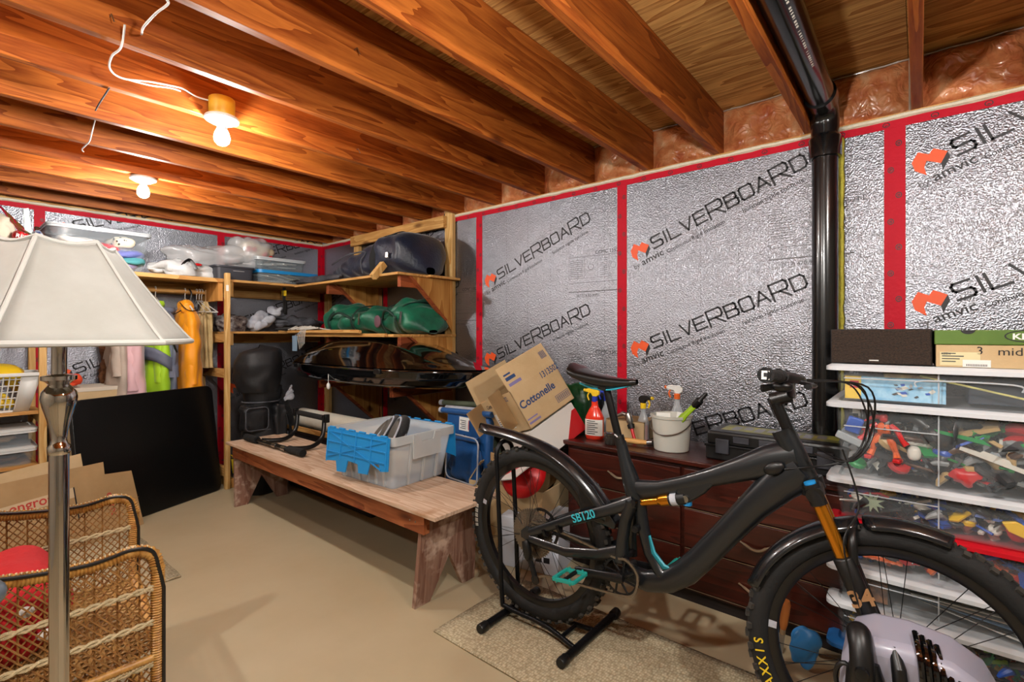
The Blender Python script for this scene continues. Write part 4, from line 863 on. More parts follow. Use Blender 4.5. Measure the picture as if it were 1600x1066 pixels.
for i in range(30):
    x = RND.uniform(-.2, .2); y = RND.uniform(-.09, .05); z = RND.uniform(.035, .235); 
    if z < .12: x *= .8
    o = MB().ell((0, 0, 0), (.032, .032, .032), 12, 8).build('toy_ball', mt['yellow'] if i % 4 else P('amber_plastic', '#c9962a', .4)); o.location = (.20+x, 4.565+y, .785+z); setk(o, 'yellow plastic ball in the white laundry basket', 'ball', 'balls in the laundry basket')
o = MB().lathe([(.01, .045), (.07, .04), (.098, .02), (.10, .0)], 20).build('yellow_disc', mt['yellow'], solid=.004); o.location = (.30, 4.56, 1.03); o.rotation_euler = (.3, .1, 0); setk(o, 'shallow yellow bowl topping the laundry basket', 'bowl')
for z, lb in ((.56, 'shallow clear bin with white lid under the laundry basket, upper of two'), (.44, 'shallow clear bin with white lid under the laundry basket, lower of two')):
    tub('storage_bin', lb, 'bin', (.20, 4.60, z if z > .5 else .440), .48, .34, .10, mt['clear'], mt['white'], .94, group='shallow bins under the basket')
o = blob('cloth_bundle', P('beige_cloth', '#b89a78', .8, var=(20, '#8c6c50')), (0, 0, 0), (.18, .12, .035), None, None, .7, (.3, 9, 1), seed=47); o.location = (.2, 4.58, .605); setk(o, 'beige cloth folded in the upper shallow bin', 'cloth')
o = blob('cloth_bundle', P('rust_cloth', '#7a5232', .8, var=(20, '#4a2c18')), (0, 0, 0), (.18, .12, .03), None, None, .7, (.3, 9, 1), seed=49); o.location = (.2, 4.58, .482); setk(o, 'rust brown cloth folded in the lower shallow bin', 'cloth')
# --- folded camp chairs behind the bench
mt['bluefab'] = P('royal_blue_nylon', '#0c4a86', .5, bump=(30, .3), sheen=.2); mt['olive'] = P('olive_fabric', '#5b6350', .7, bump=(30, .3))
d = T('folded_camp_chair', 'folded blue camp chair with silver-trimmed pocket behind the tote', 'camp chair', (2.17, 2.19, 0)); d.rotation_euler = (0, .05, -.10)
MB().bx(-.03, .03, -.20, .22, .30, .78).build('folded_seat', mt['bluefab'], d, smooth=50, bevel=.02)
MB().tube([(-.03, -.23, .80), (-.03, .26, .775)], .019, 12).build('top_tube_sleeve', mt['bluefab'], d); MB().tube([(-.03, .262, .775), (-.03, .285, .774)], .021, 12).build('tube_end', mt['lgrey'], d)
MB().tube([(.03, -.23, .81), (.03, .30, .785)], .017, 12).build('top_tube_sleeve', mt['lgrey'], d)
MB().tube([(-.035, .22, .31), (-.035, -.22, .36)], .014, 10).build('lower_tube', mt['blackm'], d)
blob('pocket', 'bluefab', (-.05, -.02, .51), (.03, .15, .14), d, pw=.4, wob=(.15, 6, 2))
mb = MB(); pr = [(-.083, -.02+.155*x, .51+.14*z) for x, z in [(2*a, 2*b) for a, b in rrect(1, 1, .15)]]; mb.tube(pr, .005, 6, closed=True); mb.build('pocket_trim', mt['lgrey'], d)
MB().tube([(-.07, -.16, .64), (-.07, .14, .625)], .016, 10).build('pocket_roll', mt['bluefab'], d)
mb = MB(); quad(mb, frame((-.0315, .08, .67), (0, -1, 0), (0, 0, 1)), 0, 0, .10, .085); mb.build('care_label', mt['paper'], d, smooth=None, fix=False)
mb = MB(); fr = frame((-.0325, .08, .67), (0, -1, 0), (0, 0, 1)); quad(mb, fr, .094, .01, .1, .07); mb.build('label_edge', mt['red'], d, smooth=None, fix=False)
mb = MB(); [quad(mb, fr, .012+.012*(k % 2), .012+k*.012, .07, .017+k*.012) for k in range(5)]; mb.build('label_print', mt['inkg'], d, smooth=None, fix=False)
for y in (-.17, .19): MB().tube([(0, y, .32), (.01, y, 0.004)], .011, 8).build('leg', mt['blackm'], d)
d = T('folded_camp_chair', 'folded olive camp chair leaning behind the blue one', 'camp chair', (2.36, 2.25, 0))
MB().bx(-.03, .03, -.2, .24, .3, .79).build('folded_seat', mt['olive'], d, bevel=.02, smooth=50); MB().tube([(-.03, -.22, .825), (-.03, .34, .80)], .019, 12).build('top_tube_sleeve', mt['olive'], d)
for y in (.33,): MB().tube([(-.03, y, .80), (-.03, y+.03, .799)], .021, 12).build('tube_end', mt['lgrey'], d)
for y in (-.17, .2): MB().tube([(0, y, .32), (0, y, 0.004)], .011, 8).build('leg', mt['blackm'], d)
# ================================================================= runner rug, bike stand and mountain bike
def RUG(name, c1, c2):
    m = P(name, c1, .95); nt = m.node_tree; L = nt.links; b = nt.nodes['Principled BSDF']; tc = nd(nt, 'ShaderNodeTexCoord')
    mp = nd(nt, 'ShaderNodeMapping'); mp.inputs['Scale'].default_value = (70, 110, 1); L.new(tc.outputs['Object'], mp.inputs['Vector'])
    v = nd(nt, 'ShaderNodeTexVoronoi', Scale=1.0, Randomness=.55); L.new(mp.outputs[0], v.inputs['Vector'])
    r = nd(nt, 'ShaderNodeValToRGB'); r.color_ramp.elements[0].position = .15; r.color_ramp.elements[0].color = hx(c1); r.color_ramp.elements[1].position = .75; r.color_ramp.elements[1].color = hx(c2)
    L.new(v.outputs['Distance'], r.inputs[0]); L.new(r.outputs[0], b.inputs['Base Color'])
    iv = nd(nt, 'ShaderNodeMath', _operation='MULTIPLY'); iv.inputs[1].default_value = -1; L.new(v.outputs['Distance'], iv.inputs[0])
    bp = nd(nt, 'ShaderNodeBump', Strength=.9, Distance=.004); L.new(iv.outputs[0], bp.inputs['Height']); L.new(bp.outputs[0], b.inputs['Normal']); return m
mt['rug'] = RUG('woven_runner', '#cbbd9e', '#9a8a6c')
def rug(label, x0, x1, y0, y1, seed):
    def fn(u, v): return (x0+(x1-x0)*u+.006*noise.noise((v*6, seed, 0)), y0+(y1-y0)*v+.006*noise.noise((u*6, seed, 3)), .005+.002*noise.noise((u*4, v*8, seed)))
    o = MB().grid(fn, 12, 40).build('woven_rug', mt['rug'], smooth=80, solid=.007); setk(o, label, 'rug'); return o
rug('beige woven runner rug under the bike and its stand', 1.392, 1.985, -.45, 1.605, 1); rug('beige woven mat on the floor under the wicker armchair', -.7, .85, 2.99, 3.85, 5)
# stand
d = T('bike_stand', 'black tube floor stand gripping the rear wheel of the bike', 'bike stand', (1.72, 1.25, .008))
mt['standm'] = P('hammered_black_steel', '#17181b', .35, .6, bump=(160, .2))
for y, xa, xb in ((.185, -.20, .17), (-.20, -.16, .255)):
    MB().tube([(xa, y, .020), (xb, y-.0, .020)], .0165, 12).build('foot_bar', mt['standm'], d)
    for x in (xa, xb): MB().lathe([(.018, -.022), (.0205, -.018), (.0205, .018), (.018, .022)], 14, (x, y, .0205), 'x').build('rubber_foot', mt['black'], d)
for s_ in (-1, 1): MB().tube(smoothpath([(s_*.058, .235, .72), (s_*.058, .215, .40), (s_*.058, .20, .09), (s_*.058, .17, .052), (s_*.05, .02, .045), (s_*.045, -.06, .035), (s_*.075, -.195, .028)], 6), .0105, 10).build('wheel_cradle', mt['standm'], d)
MB().tube(arc((0, .72), .058, 0, PI, 10, 'xz', .235), .0105, 10).build('cradle_hoop', mt['standm'], d); MB().tube([(-.055, -.12, .03), (.055, -.12, .03)], .009, 8).build('cross_tube', mt['standm'], d)

mt['carbon'] = P('matte_black_frame', '#12161a', .32, coat=.25); mt['rubber'] = P('tyre_rubber', '#121212', .75, bump=(60, .2)); mt['treadm'] = P('dusty_tread', '#34302b', .85); mt['rimm'] = P('black_rim', '#0d0d0e', .28)
mt['gold'] = P('gold_stanchion', '#c8801e', .16, .85); mt['teal'] = P('turquoise_anodised', '#26a79e', .3, .25); mt['tealb'] = P('turquoise_guard', '#2f9fb4', .4); mt['alu'] = P('dark_alloy', '#2a2a2c', .3, .7)
mt['fender'] = P('black_mudguard', '#121417', .22, coat=.4); mt['saddle'] = P('saddle_black', '#0b0b0c', .3, coat=.2); mt['chain'] = P('chain_steel', '#8c8378', .35, .9); mt['yprint'] = P('yellow_tyre_print', '#e0c020', .5); mt['cyanp'] = P('cyan_print', '#36b6c8', .4)
bike = T('mountain_bike', 'matte black full-suspension mountain bike with turquoise pedals held in a floor stand', 'bicycle', (1.72, 1.302, 0), -PI/2)
AX = V((-.38, 0, .925)).normalized(); AP = V((1.05, 0, .832)); STEER = .17
SM = M.Translation(AP) @ M.Rotation(STEER, 4, AX) @ M.Translation(-AP)
def bb(mb, name, m, parent=None, st=False, **k):
    if st: mb.v = [tuple(SM @ V(p)) for p in mb.v]
    return mb.build(name, mt[m] if isinstance(m, str) else m, parent or bike, **k)
def tp(pts, r, n=12, sq=None, y=0): return MB().tube([(p[0], p[2] if len(p) > 2 else y, p[1]) for p in pts], r, n, sq=sq)
# wheels -------------------------------------------------
def wheel(c, st, name, tread_dark=True):
    cx, cz = c; R = .372
    mb = MB(); nT = 72
    def tor(u, v):
        a = u*2*PI; b = v*2*PI; rr = .339+.032*cos(b); w_ = .030*sin(b); return (cx+rr*cos(a), w_, cz+rr*sin(a))
    mb.grid(tor, nT, 14, cu=True, cv=True); tire = bb(mb, name, 'rubber', st=st)
    mb = MB()
    for i in range(76):
        a = i*2*PI/76
        for w_, tilt, s_ in (((0.010, .2, 1), (-.010, -.2, 1)) if i % 2 else ((.023, .75, 1), (-.023, -.75, 1))):
            rr = .371 if abs(w_) < .02 else .364
            f_ = M.Translation((cx, 0, cz)) @ M.Rotation(-a, 4, 'Y') @ M.Translation((rr, w_, 0)) @ M.Rotation(tilt, 4, 'Z')
            mb.bx(-.006, .006, -.0065, .0065, -.008, .008, f_)
    bb(mb, 'tread', 'treadm', tire, st=st)['kind'] = 'stuff'
    rim = MB()
    pr = [(.285, -.011), (.292, -.015), (.312, -.016), (.312, .016), (.292, .015), (.285, .011)]
    def rg(u, v): a = u*2*PI; k = int(round(v*6)) % 6; return (cx+pr[k][0]*cos(a), pr[k][1], cz+pr[k][0]*sin(a))
    rim.grid(rg, 64, 6, cu=True, cv=True); bb(rim, 'rim', 'rimm', tire, st=st)
    hub = MB().lathe([(.012, -.06), (.028, -.055), (.028, -.05), (.014, -.045), (.014, .045), (.028, .05), (.028, .055), (.012, .06)], 16, (cx, 0, cz), 'y'); bb(hub, 'hub', 'black', tire, st=st)
    mb = MB().tube([(cx+.026, -.045, cz), (cx+.287*cos(.32), .0, cz+.287*sin(.32))], .0011, 5)
    me = None
    for i in range(28):
        a = i*2*PI/28; sgn = 1 if i % 2 else -1; tw = .32 if (i//2) % 2 else -.32
        s_ = MB().tube([(cx+.026*cos(a), sgn*.048, cz+.026*sin(a)), (cx+.287*cos(a+tw), sgn*.004, cz+.287*sin(a+tw))], .0011, 5); bb(s_, 'spoke', 'alu', tire, st=st)
    rt_ = MB()
    for r0, r1 in ((.078, .092), (.03, .036)): rt_.lathe([(r0, .045), (r1, .045), (r1, .047), (r0, .047), (r0, .045)], 36, (cx, 0, cz), 'y', caps=False)
    for i in range(6): a = i*PI/3; rt_.tube([(cx+.03*cos(a), .046, cz+.03*sin(a)), (cx+.08*cos(a+.3), .046, cz+.08*sin(a+.3))], .003, 5)
    bb(rt_, 'brake_rotor', 'steel', tire, st=st)
    return tire
RA, FA = (0, .41), (1.25, .373)
rw = wheel(RA, False, 'rear_wheel'); fwl = wheel(FA, True, 'front_wheel')
def arctext(s_, c, R0, a0, size, m, tire, st):
    a = a0
    for ch in s_:
        w_ = size*.78; aa = a; p = V((c[0]+R0*cos(aa), -.0295, c[1]+R0*sin(aa))); tang = V((-sin(aa), 0, cos(aa)))
        rad = V((cos(aa), 0, sin(aa))); f_ = frame(p, -tang, rad); f_ = M.Translation((0, -.0025, 0)) @ f_
        text(ch, size, m, tire, (SM @ f_) if st else f_, 'tyre_lettering', 'CENTER', bold=.015); a -= w_/R0
arctext('MAXXIS', FA, .327, PI+.53, .036, mt['yprint'], fwl, True); 
arctext('MAXXIS', FA, .327, .35, .036, mt['yprint'], fwl, True)
for (c, a, st, tr) in ((RA, 2.86, False, rw), (FA, PI-.1, True, fwl)):
    mb = MB(); p = [V((c[0]+r*cos(a+t), -.0175-.012*(r > .315), c[1]+r*sin(a+t))) for r, t in ((.29, 0), (.312, 0), (.312, .07), (.29, .07))]; mb.add(p, [(0, 1, 2, 3)]); bb(mb, 'rim_sticker', 'lgrey', tr, st=st, smooth=None, fix=False)
mb = MB()
for k in range(24):
    a = 2.95+k*.014; p = [V((c_*cos(t)*1, -.0315, .41+c_*sin(t))) for c_, t in ((.325, a), (.343, a), (.343, a+.009), (.325, a+.009))]; mb.add(p, [(0, 1, 2, 3)]) if k % 5 else None
bb(mb, 'tyre_lettering', 'offwhite', rw, smooth=None, fix=False)['kind'] = 'stuff'
# frame --------------------------------------------------
fr_ = bb(tp([(1.015, .905), (.94, .882), (.85, .838), (.75, .792), (.66, .752), (.57, .717), (.50, .698), (.455, .70)], [.060, .052, .040, .031, .028, .029, .038, .03], 16, (1, .62)), 'main_frame', 'carbon', smooth=60)
bb(tp([(1.03, .872), (.965, .815), (.89, .728), (.80, .61), (.72, .505), (.665, .44), (.60, .388), (.52, .362), (.43, .37)], [.062, .056, .046, .043, .043, .045, .042, .04, .036], 16, (1, .72)), 'down_tube', 'carbon', smooth=60)
bb(tp([(.412, .868), (.43, .80), (.455, .725), (.475, .67), (.478, .62)], [.021, .024, .034, .036, .02], 14, (1, .8)), 'seat_tube', 'carbon', smooth=60)
bb(tp([(.492, .66), (.505, .56), (.53, .47), (.575, .41), (.63, .40)], [.022, .024, .022, .026, .03], 12, (1, .9)), 'lower_strut', 'carbon', smooth=60)
bb(tp([(.527, .535), (.543, .475), (.585, .432), (.635, .425)], [.010, .016, .016, .010], 10, (.6, 1.7)), 'downtube_guard', 'tealb', smooth=60)
bb(MB().prism([(.80, .815), (.63, .74), (.645, .69), (.675, .685), (.735, .735)], -.016, .016, 'y'), 'shock_mount', 'carbon', smooth=60, bevel=.008)
bb(MB().tube([(.972, 0, .985), (1.055, 0, .805)], [.034, .032], 18), 'head_tube', 'carbon')
bb(MB().lathe([(.012, 0), (.022, .006), (.024, .012), (.02, .02)], 14, (.97, 0, .858)), 'cable_port', 'black') and None
bb(MB().ell((.955, -.042, .868), (.032, .012, .02), 12, 8, (0, -.5, 0)), 'cable_port_cover', 'black')
# swingarm
for s_ in (-1, 1):
    bb(tp([(.482, .655, s_*.030), (.38, .607, s_*.055), (.22, .535, s_*.066), (.02, .43, s_*.068)], [.026, .021, .019, .018], 10, (1, .55)), 'seat_stay', 'carbon', smooth=60)
    bb(tp([(.44, .46, s_*.035), (.34, .425, s_*.05), (.2, .40, s_*.066), (.02, .405, s_*.07)], [.028, .022, .02, .018], 10, (1, .55)), 'chain_stay', 'carbon', smooth=60)
    bb(tp([(.475, .655, s_*.03), (.45, .58, s_*.034), (.437, .50, s_*.034), (.435, .42, s_*.034)], [.026, .024, .024, .03], 10, (1, .6)), 'upright_stay', 'carbon', smooth=60)
    bb(MB().prism([(-.03, .40), (.05, .385), (.06, .44), (0, .455), (-.03, .43)], s_*.064-.005, s_*.064+.005, 'y'), 'dropout', 'carbon', bevel=.003, smooth=None)
for (u, z) in ((.482, .655), (.492, .56), (.445, .44)): bb(MB().lathe([(.006, -.045), (.013, -.044), (.013, .044), (.006, .045)], 14, (u, 0, z), 'y'), 'pivot_bolt', 'alu')
text('SB120', .045, mt['cyanp'], bike, frame((.245, -.0775, .533), (.91, 0, .42), (0, 0, 1)), 'frame_lettering', bold=.02)
for u in (.17, .10): bb(tp([(u-.006, .514-(.22-u)*.5, -.067), (u+.006, .519-(.22-u)*.5, -.067)], .022, 10, (1, .65)), 'cable_tie', 'blackm')
# rear shock
sa, sb_ = V((.49, -.004, .648)), V((.672, -.004, .706)); L1 = lambda t: tuple(sa.lerp(sb_, t))
sh = bb(MB().tube([L1(.0), L1(.5)], .014, 14), 'shock_shaft', 'gold'); bb(MB().tube([L1(.42), L1(.48), L1(.5), L1(.78), L1(.8)], [.016, .021, .0215, .0215, .018], 16), 'shock_body', 'gold'); bb(MB().tube([L1(.66), L1(.98)], .0225, 16), 'shock_can', 'black'); bb(MB().lathe([(.006, -.02), (.012, -.02), (.012, .02), (.006, .02)], 12, tuple(sb_), 'y'), 'shock_bolt', 'steel')
bb(MB().tube([L1(.7), L1(.82)], .0229, 16), 'shock_decal', 'lgrey'); bb(MB().lathe([(.01, -.012), (.016, -.01), (.016, .01), (.01, .012)], 12, (.672, 0, .69)), 'shock_dial', 'blue')
# fork (steered)
ax = -AX
def fk(t, y=0, off=0): p = AP+ax*t; return (p.x+off, y, p.z)
bb(MB().tube([fk(-.03), fk(-.27)], .0175, 14), 'steerer_spacers', 'blackm', st=True); 
bb(MB().tube([fk(-.015), fk(.02)], [.036, .032], 16), 'fork_crown_race', 'black', st=True)
bb(MB().tube([fk(.02, -.085), fk(.012, -.05), fk(.006, 0), fk(.012, .05), fk(.02, .085)], [.024, .028, .03, .028, .024], 12), 'fork_crown', 'black', st=True, smooth=60)
for s_ in (-1, 1):
    y = s_*.066
    bb(MB().tube([fk(-.01, y), fk(.05, y)], .023, 14), 'crown_sleeve', 'black', st=True); bb(MB().tube([fk(.04, y), fk(.24, y)], .018, 16), 'stanchion', 'gold', st=True)
    e = V((FA[0]-.0, y, FA[1])); a_ = V(fk(.195, y)); b_ = V(fk(.42, y)); 
    bb(MB().tube([a_, V(fk(.20, y)), V(fk(.30, y)), b_, e.lerp(b_, .35), e-V((0, 0, .02))], [.023, .027, .025, .024, .024, .02], 16), 'fork_leg', 'black', st=True, smooth=60)
bb(MB().tube([fk(-.018, -.066), fk(-.004, -.066)], .016, 12), 'adjuster_dial', 'blue', st=True)
bb(MB().tube(smoothpath([fk(.21, -.066, .02), fk(.15, -.062, .04), fk(.12, -.03, .055), fk(.115, 0, .06), fk(.12, .03, .055), fk(.15, .062, .04), fk(.21, .066, .02)], 5), .013, 10), 'fork_arch', 'black', st=True)
mb = MB(); p = V(fk(.33, -.0922)); text('34', .06, P('copper_print', '#b98a5c', .35, .5), bike, SM @ frame(p-V((.03, 0, 0)), (.92, 0, .38), (-.38, 0, .92)), 'fork_lettering', bold=.03)
bb(MB().add([V(fk(.37, -.0925))+V((x, 0, z)) for x, z in ((-.012, -.012), (.02, .0), (.012, .02), (-.018, .01))], [(0, 1, 2, 3)]), 'fork_decal', 'lgrey', st=True, smooth=None, fix=False)
bb(MB().tube([(FA[0], -.085, FA[1]), (FA[0], .085, FA[1])], .011, 12), 'axle', 'black', st=True)
# mudguards
def guard(path, wd, st, name, crown=.018):
    pts = smoothpath([(u, 0, z) for u, z in path], 6); n_ = len(pts)
    def fn(u, v):
        i = min(int(round(u*(n_-1))), n_-1); p = pts[i]; a = pts[max(i-1, 0)]; b = pts[min(i+1, n_-1)]; t = (b-a).normalized(); nrm = V((-t.z, 0, t.x))
        if nrm.z < -.2: nrm = -nrm
        w_ = wd*(min(1, .35+min(u, 1-u)*9)); s_ = (v-.5)*2; return tuple(p+V((0, s_*w_/2, 0))-nrm*crown*abs(s_)**2.4*1.6)
    bb(MB().grid(fn, n_-1, 10), name, 'fender', st=st, smooth=70, solid=.003)
guard([(.395, .555), (.345, .63), (.27, .70), (.17, .765), (.06, .808), (-.08, .834), (-.2, .846), (-.335, .852)], .088, False, 'rear_mudguard', .022)
bb(MB().prism([(.405, .555), (.30, .675), (.20, .735), (.235, .66), (.245, .58), (.20, .49), (.30, .54), (.40, .53)], -.03, .03, 'y'), 'mudguard_web', 'fender', smooth=None, bevel=.006)
guard([(FA[0]+.392*cos(a), FA[1]+.392*sin(a)) for a in [math.radians(x) for x in (162, 150, 138, 126, 114, 103)]], .095, True, 'front_mudguard'); guard([(FA[0]+.392*cos(a), FA[1]+.392*sin(a)) for a in [math.radians(x) for x in (101, 92, 84, 77, 71)]], .085, True, 'front_mudguard_tail')
# saddle and post
bb(MB().tube([(.347, 0, 1.085), (.405, 0, .875)], .0155, 14), 'seat_post', 'blackm'); bb(MB().tube([(.402, 0, .89), (.412, 0, .855)], .021, 14), 'seat_clamp', 'black')
bb(MB().tube([(.40, -.02, .895), (.42, -.03, .89)], .006, 8), 'clamp_bolt', 'steel')
def sad(u, v):
    a = v*2*PI; x = .195+.285*u; wd = (.072*(1-u)**1.15+.019)*min(1, .45+u*8)*(1 if u < .96 else .6); zt = 1.133-.045*math.sin(u*PI*.55)+.012*u+.012*(u < .15)*(1-u/.15); h = .018+.012*(1-u)
    return (x, wd*cos(a), zt+h*(max(0, sin(a))**.6*.7 if sin(a) > 0 else -abs(sin(a))**.7*(.5+.9*math.sin(u*PI))))
bb(MB().grid(sad, 36, 24, cv=True), 'saddle', 'saddle', smooth=60)
for s_ in (-1, 1): bb(MB().tube(smoothpath([(.24, s_*.022, 1.085), (.30, s_*.022, 1.068), (.38, s_*.022, 1.068), (.46, s_*.01, 1.09)], 5), .0035, 6), 'saddle_rail', 'tealb')
bb(MB().box((.345, 0, 1.075), (.035, .06, .022), (0, .2, 0)), 'saddle_clamp', 'black', bevel=.004)
# cranks, pedals, drivetrain
BBC = V((.437, 0, .372)); ring = MB()
ring.lathe([(.062, -.053), (.070, -.053), (.070, -.050), (.062, -.050), (.062, -.053)], 40, (BBC.x, 0, BBC.z), 'y', caps=False)
for i in range(32):
    a = i*2*PI/32; ring.bx(-.004, .004, -.0525, -.0505, -.003, .003, M.Translation((BBC.x, 0, BBC.z)) @ M.Rotation(-a, 4, 'Y') @ M.Translation((.072, 0, 0)))
for i in range(8):
    a = i*PI/4+.2; ring.tube([(BBC.x+.02*cos(a), -.052, BBC.z+.02*sin(a)), (BBC.x+.064*cos(a+.3), -.052, BBC.z+.064*sin(a+.3))], .0045, 6)
ck = bb(ring, 'chainring', 'alu'); bb(MB().lathe([(.012, -.075), (.02, -.07), (.022, .07), (.012, .075)], 16, (BBC.x, 0, BBC.z), 'y'), 'bottom_bracket', 'black')
CD = V((-.985, 0, -.12)).normalized()
def pedal(c, s_):
    mb = MB(); fr2 = frame((c.x, c.y+s_*.052, c.z), (1, 0, .12), (0, 1, 0))
    for y in (-.046, .046): mb.box((0, 0, 0), (.095, .012, .014)) if False else mb.bx(-.048, .048, y-.006, y+.006, -.007, .007, fr2)
    for x in (-.046, .046, 0): mb.bx(x-.006, x+.006, -.046, .046, -.006, .006, fr2)
    for x, y in ((-.03, -.046), (.03, -.046), (-.03, .046), (.03, .046)): mb.bx(x-.004, x+.004, y-.004, y+.004, -.013, .013, fr2)
    pd = bb(mb, 'pedal', 'teal', smooth=None, bevel=.0025); bb(MB().tube([(c.x, c.y-s_*.01, c.z), (c.x, c.y+s_*.095, c.z)], .008, 10), 'pedal_axle', 'alu', pd)
for s_, dr in ((-1, 1), (1, -1)):
    a_ = BBC+V((0, s_*.068, 0)); b_ = BBC+CD*(.17*dr)+V((0, s_*.076, 0))
    bb(MB().tube([a_-CD*dr*.02, a_, a_.lerp(b_, .5), b_, b_+CD*dr*.014], [.014, .02, .0155, .0165, .012], 12, sq=(1, .6)), 'crank_arm', 'alu', smooth=60); pedal(b_+V((0, s_*.01, 0)), s_)
cs = MB(); rad = [.104, .096, .086, .077, .068, .06, .053, .047, .041, .035, .028, .022]
for i, r in enumerate(rad):
    y = -.024-i*.0033; cs.lathe([(r-.011, y-.0009), (r, y-.0009), (r, y+.0009), (r-.011, y+.0009), (r-.011, y-.0009)], 40, (0, 0, .41), 'y', caps=False)
    for k in range(5): a = k*2*PI/5+i*.2; cs.tube([(.018*cos(a), y, .41+.018*sin(a)), ((r-.008)*cos(a+.25), y, .41+(r-.008)*sin(a+.25))], .0022, 4)
    nt_ = max(10, int(r*2*PI/.0127))
    for k in range(nt_): a = k*2*PI/nt_; cs.bx(-.003, .003, y-.0009, y+.0009, -.003, .003, M.Translation((0, 0, .41)) @ M.Rotation(-a, 4, 'Y') @ M.Translation((r+.001, 0, 0)))
bb(cs, 'cassette', 'chain')
def chainrun(pts, name):
    pts = smoothpath(pts, 8); tot = sum((b-a).length for a, b in zip(pts, pts[1:])); n_ = int(tot/.0127); mb = MB(); acc = 0; k = 0
    seg = list(zip(pts, pts[1:])); si = 0; off = 0
    for k in range(n_):
        s_ = k*.0127
        while si < len(seg)-1 and s_ > off+(seg[si][1]-seg[si][0]).length: off += (seg[si][1]-seg[si][0]).length; si += 1
        a, b = seg[si]; d_ = (b-a).normalized(); p = a+d_*(s_-off); f_ = frame(p, d_, (0, 0, 1)); w_ = .0032 if k % 2 else .0022
        for y in (-w_, w_): mb.bx(-.0072, .0072, -.0042, .0042, y-.0007, y+.0007, f_)
        mb.bx(-.002, .002, -.002, .002, -.0035, .0035, f_)
    bb(mb, name, 'chain')['kind'] = 'stuff'
chainrun([(.02, -.045, .472), (.2, -.047, .462), (.40, -.0515, .438), (.46, -.0515, .440), (.50, -.0515, .41), (.508, -.0515, .37), (.49, -.0515, .32), (.44, -.0515, .301), (.30, -.05, .285), (.10, -.047, .262), (.04, -.046, .235)], 'chain')
dr_ = bb(MB().tube([(.0, -.075, .395), (.015, -.08, .36), (.01, -.07, .325)], [.016, .02, .016], 10), 'derailleur', 'black', smooth=60)
bb(MB().tube([(.0, -.055, .325), (.02, -.052, .28), (.035, -.048, .225)], .011, 8, sq=(1, .35)), 'derailleur_cage', 'alu')
for (u, z) in ((.0, .315), (.035, .228)): bb(MB().lathe([(.005, -.055), (.02, -.054), (.02, -.048), (.005, -.047)], 14, (u, 0, z), 'y'), 'jockey_wheel', 'black')
# cockpit (steered)
sp = V(fk(-.262)); bc = sp+V((.045, 0, .02))
bb(MB().tube([sp+V((0, 0, -.012)), sp+V((0, 0, .012))], .02, 12) if False else MB().tube([sp+V((-.012, 0, .0)), sp+V((.02, 0, .012)), bc], [.022, .021, .022], 12), 'stem', 'black', st=True)
bb(MB().lathe([(.0, .0), (.018, .0), (.02, .006), (.004, .009)], 14, tuple(sp+V((0, 0, .012)))), 'stem_cap', 'black', st=True)
barp = lambda y: tuple(bc+V((-.05*(abs(y)/.39)**1.5, y, .055*min(1, abs(y)/.12)**1.5+.02*abs(y))))
bb(MB().tube([barp(-.39+.78*i/30) for i in range(31)], .0125, 12), 'handlebar', 'blackm', st=True)
for s_ in (-1, 1):
    bb(MB().tube([barp(s_*.25), barp(s_*.255), barp(s_*.37), barp(s_*.375), barp(s_*.388)], [.0175, .0165, .0165, .02, .02], 16), 'grip', 'foamgrip', st=True)
    e_ = V(barp(s_*.3885)); 
    if s_ < 0:
        f_ = SM @ frame(e_+V((.0, -.0022, 0)), (1, 0, 0), (0, 0, 1)); mb = MB(); quad(mb, f_, -.009, -.011, .009, .011); mb.build('grip_end_mark', mt['white'], bike, smooth=None, fix=False)
        mb = MB(); f2 = M.Translation((-.0006, 0, 0)) @ f_; f2 = SM @ frame(e_+V((.0, -.0032, 0)), (1, 0, 0), (0, 0, 1)); quad(mb, f2, -.004, -.004, .004, .006); mb.build('grip_end_print', mt['ink'], bike, smooth=None, fix=False)
    p0 = V(barp(s_*.20)); bb(MB().tube([V(barp(s_*.215)), V(barp(s_*.235))], .019, 12), 'brake_clamp', 'black', st=True)
    bb(MB().tube([p0+V((.0, 0, 0)), p0+V((.04, -s_*.05, -.008)), p0+V((.05, -s_*.10, -.01))], [.014, .013, .009], 10), 'master_cylinder', 'black', st=True)
    bb(MB().tube(smoothpath([p0+V((.045, -s_*.01, -.015)), p0+V((.075, s_*.04, -.02)), p0+V((.06, s_*.12, -.022))], 5), [.006]*10+[.0075], 8, sq=(1, 1.3)), 'brake_lever', 'alu', st=True)
    bb(MB().ell(tuple(p0+V((.0, s_*.01, -.028))), (.028, .022, .016), 12, 8), 'shifter', 'black', st=True); bb(MB().tube([p0+V((-.02, s_*.01, -.03)), p0+V((-.05, s_*.035, -.035))], [.008, .011], 8, sq=(1, .5)), 'shifter_paddle', 'black', st=True)
f_ = SM @ frame(AP-ax*.13+V((0, -.0185, 0)), (1, 0, 0), (0, 0, 1)); mb = MB(); quad(mb, f_, -.006, -.007, .008, .007); mb.build('spacer_mark', mt['white'], bike, smooth=None, fix=False)
for s_, sp_ in ((-1, .10), (-1, .15), (1, .12), (1, .17)):
    a_ = V(SM @ (V(barp(s_*.16))+V((.055, 0, -.01)))); q = V((1.06, -.04*s_*-1, .93)) if sp_ > .12 else V((.985, -.045, .872))
    bb(MB().tube(smoothpath([a_, a_+V((.09+sp_*.3, -.03*s_, -.01)), V((1.16+sp_*.25, .0, 1.00+sp_*.1)), V((1.12+sp_*.2, -.02, .92)), q], 7), .0026, 6), 'cable', 'black')
bb(MB().tube(smoothpath([V((1.13, -.02, .95)), V((1.17, -.03, .80)), V((1.14, -.09, .70)), V((1.18, -.09, .52))], 7), .0026, 6), 'cable', 'black')
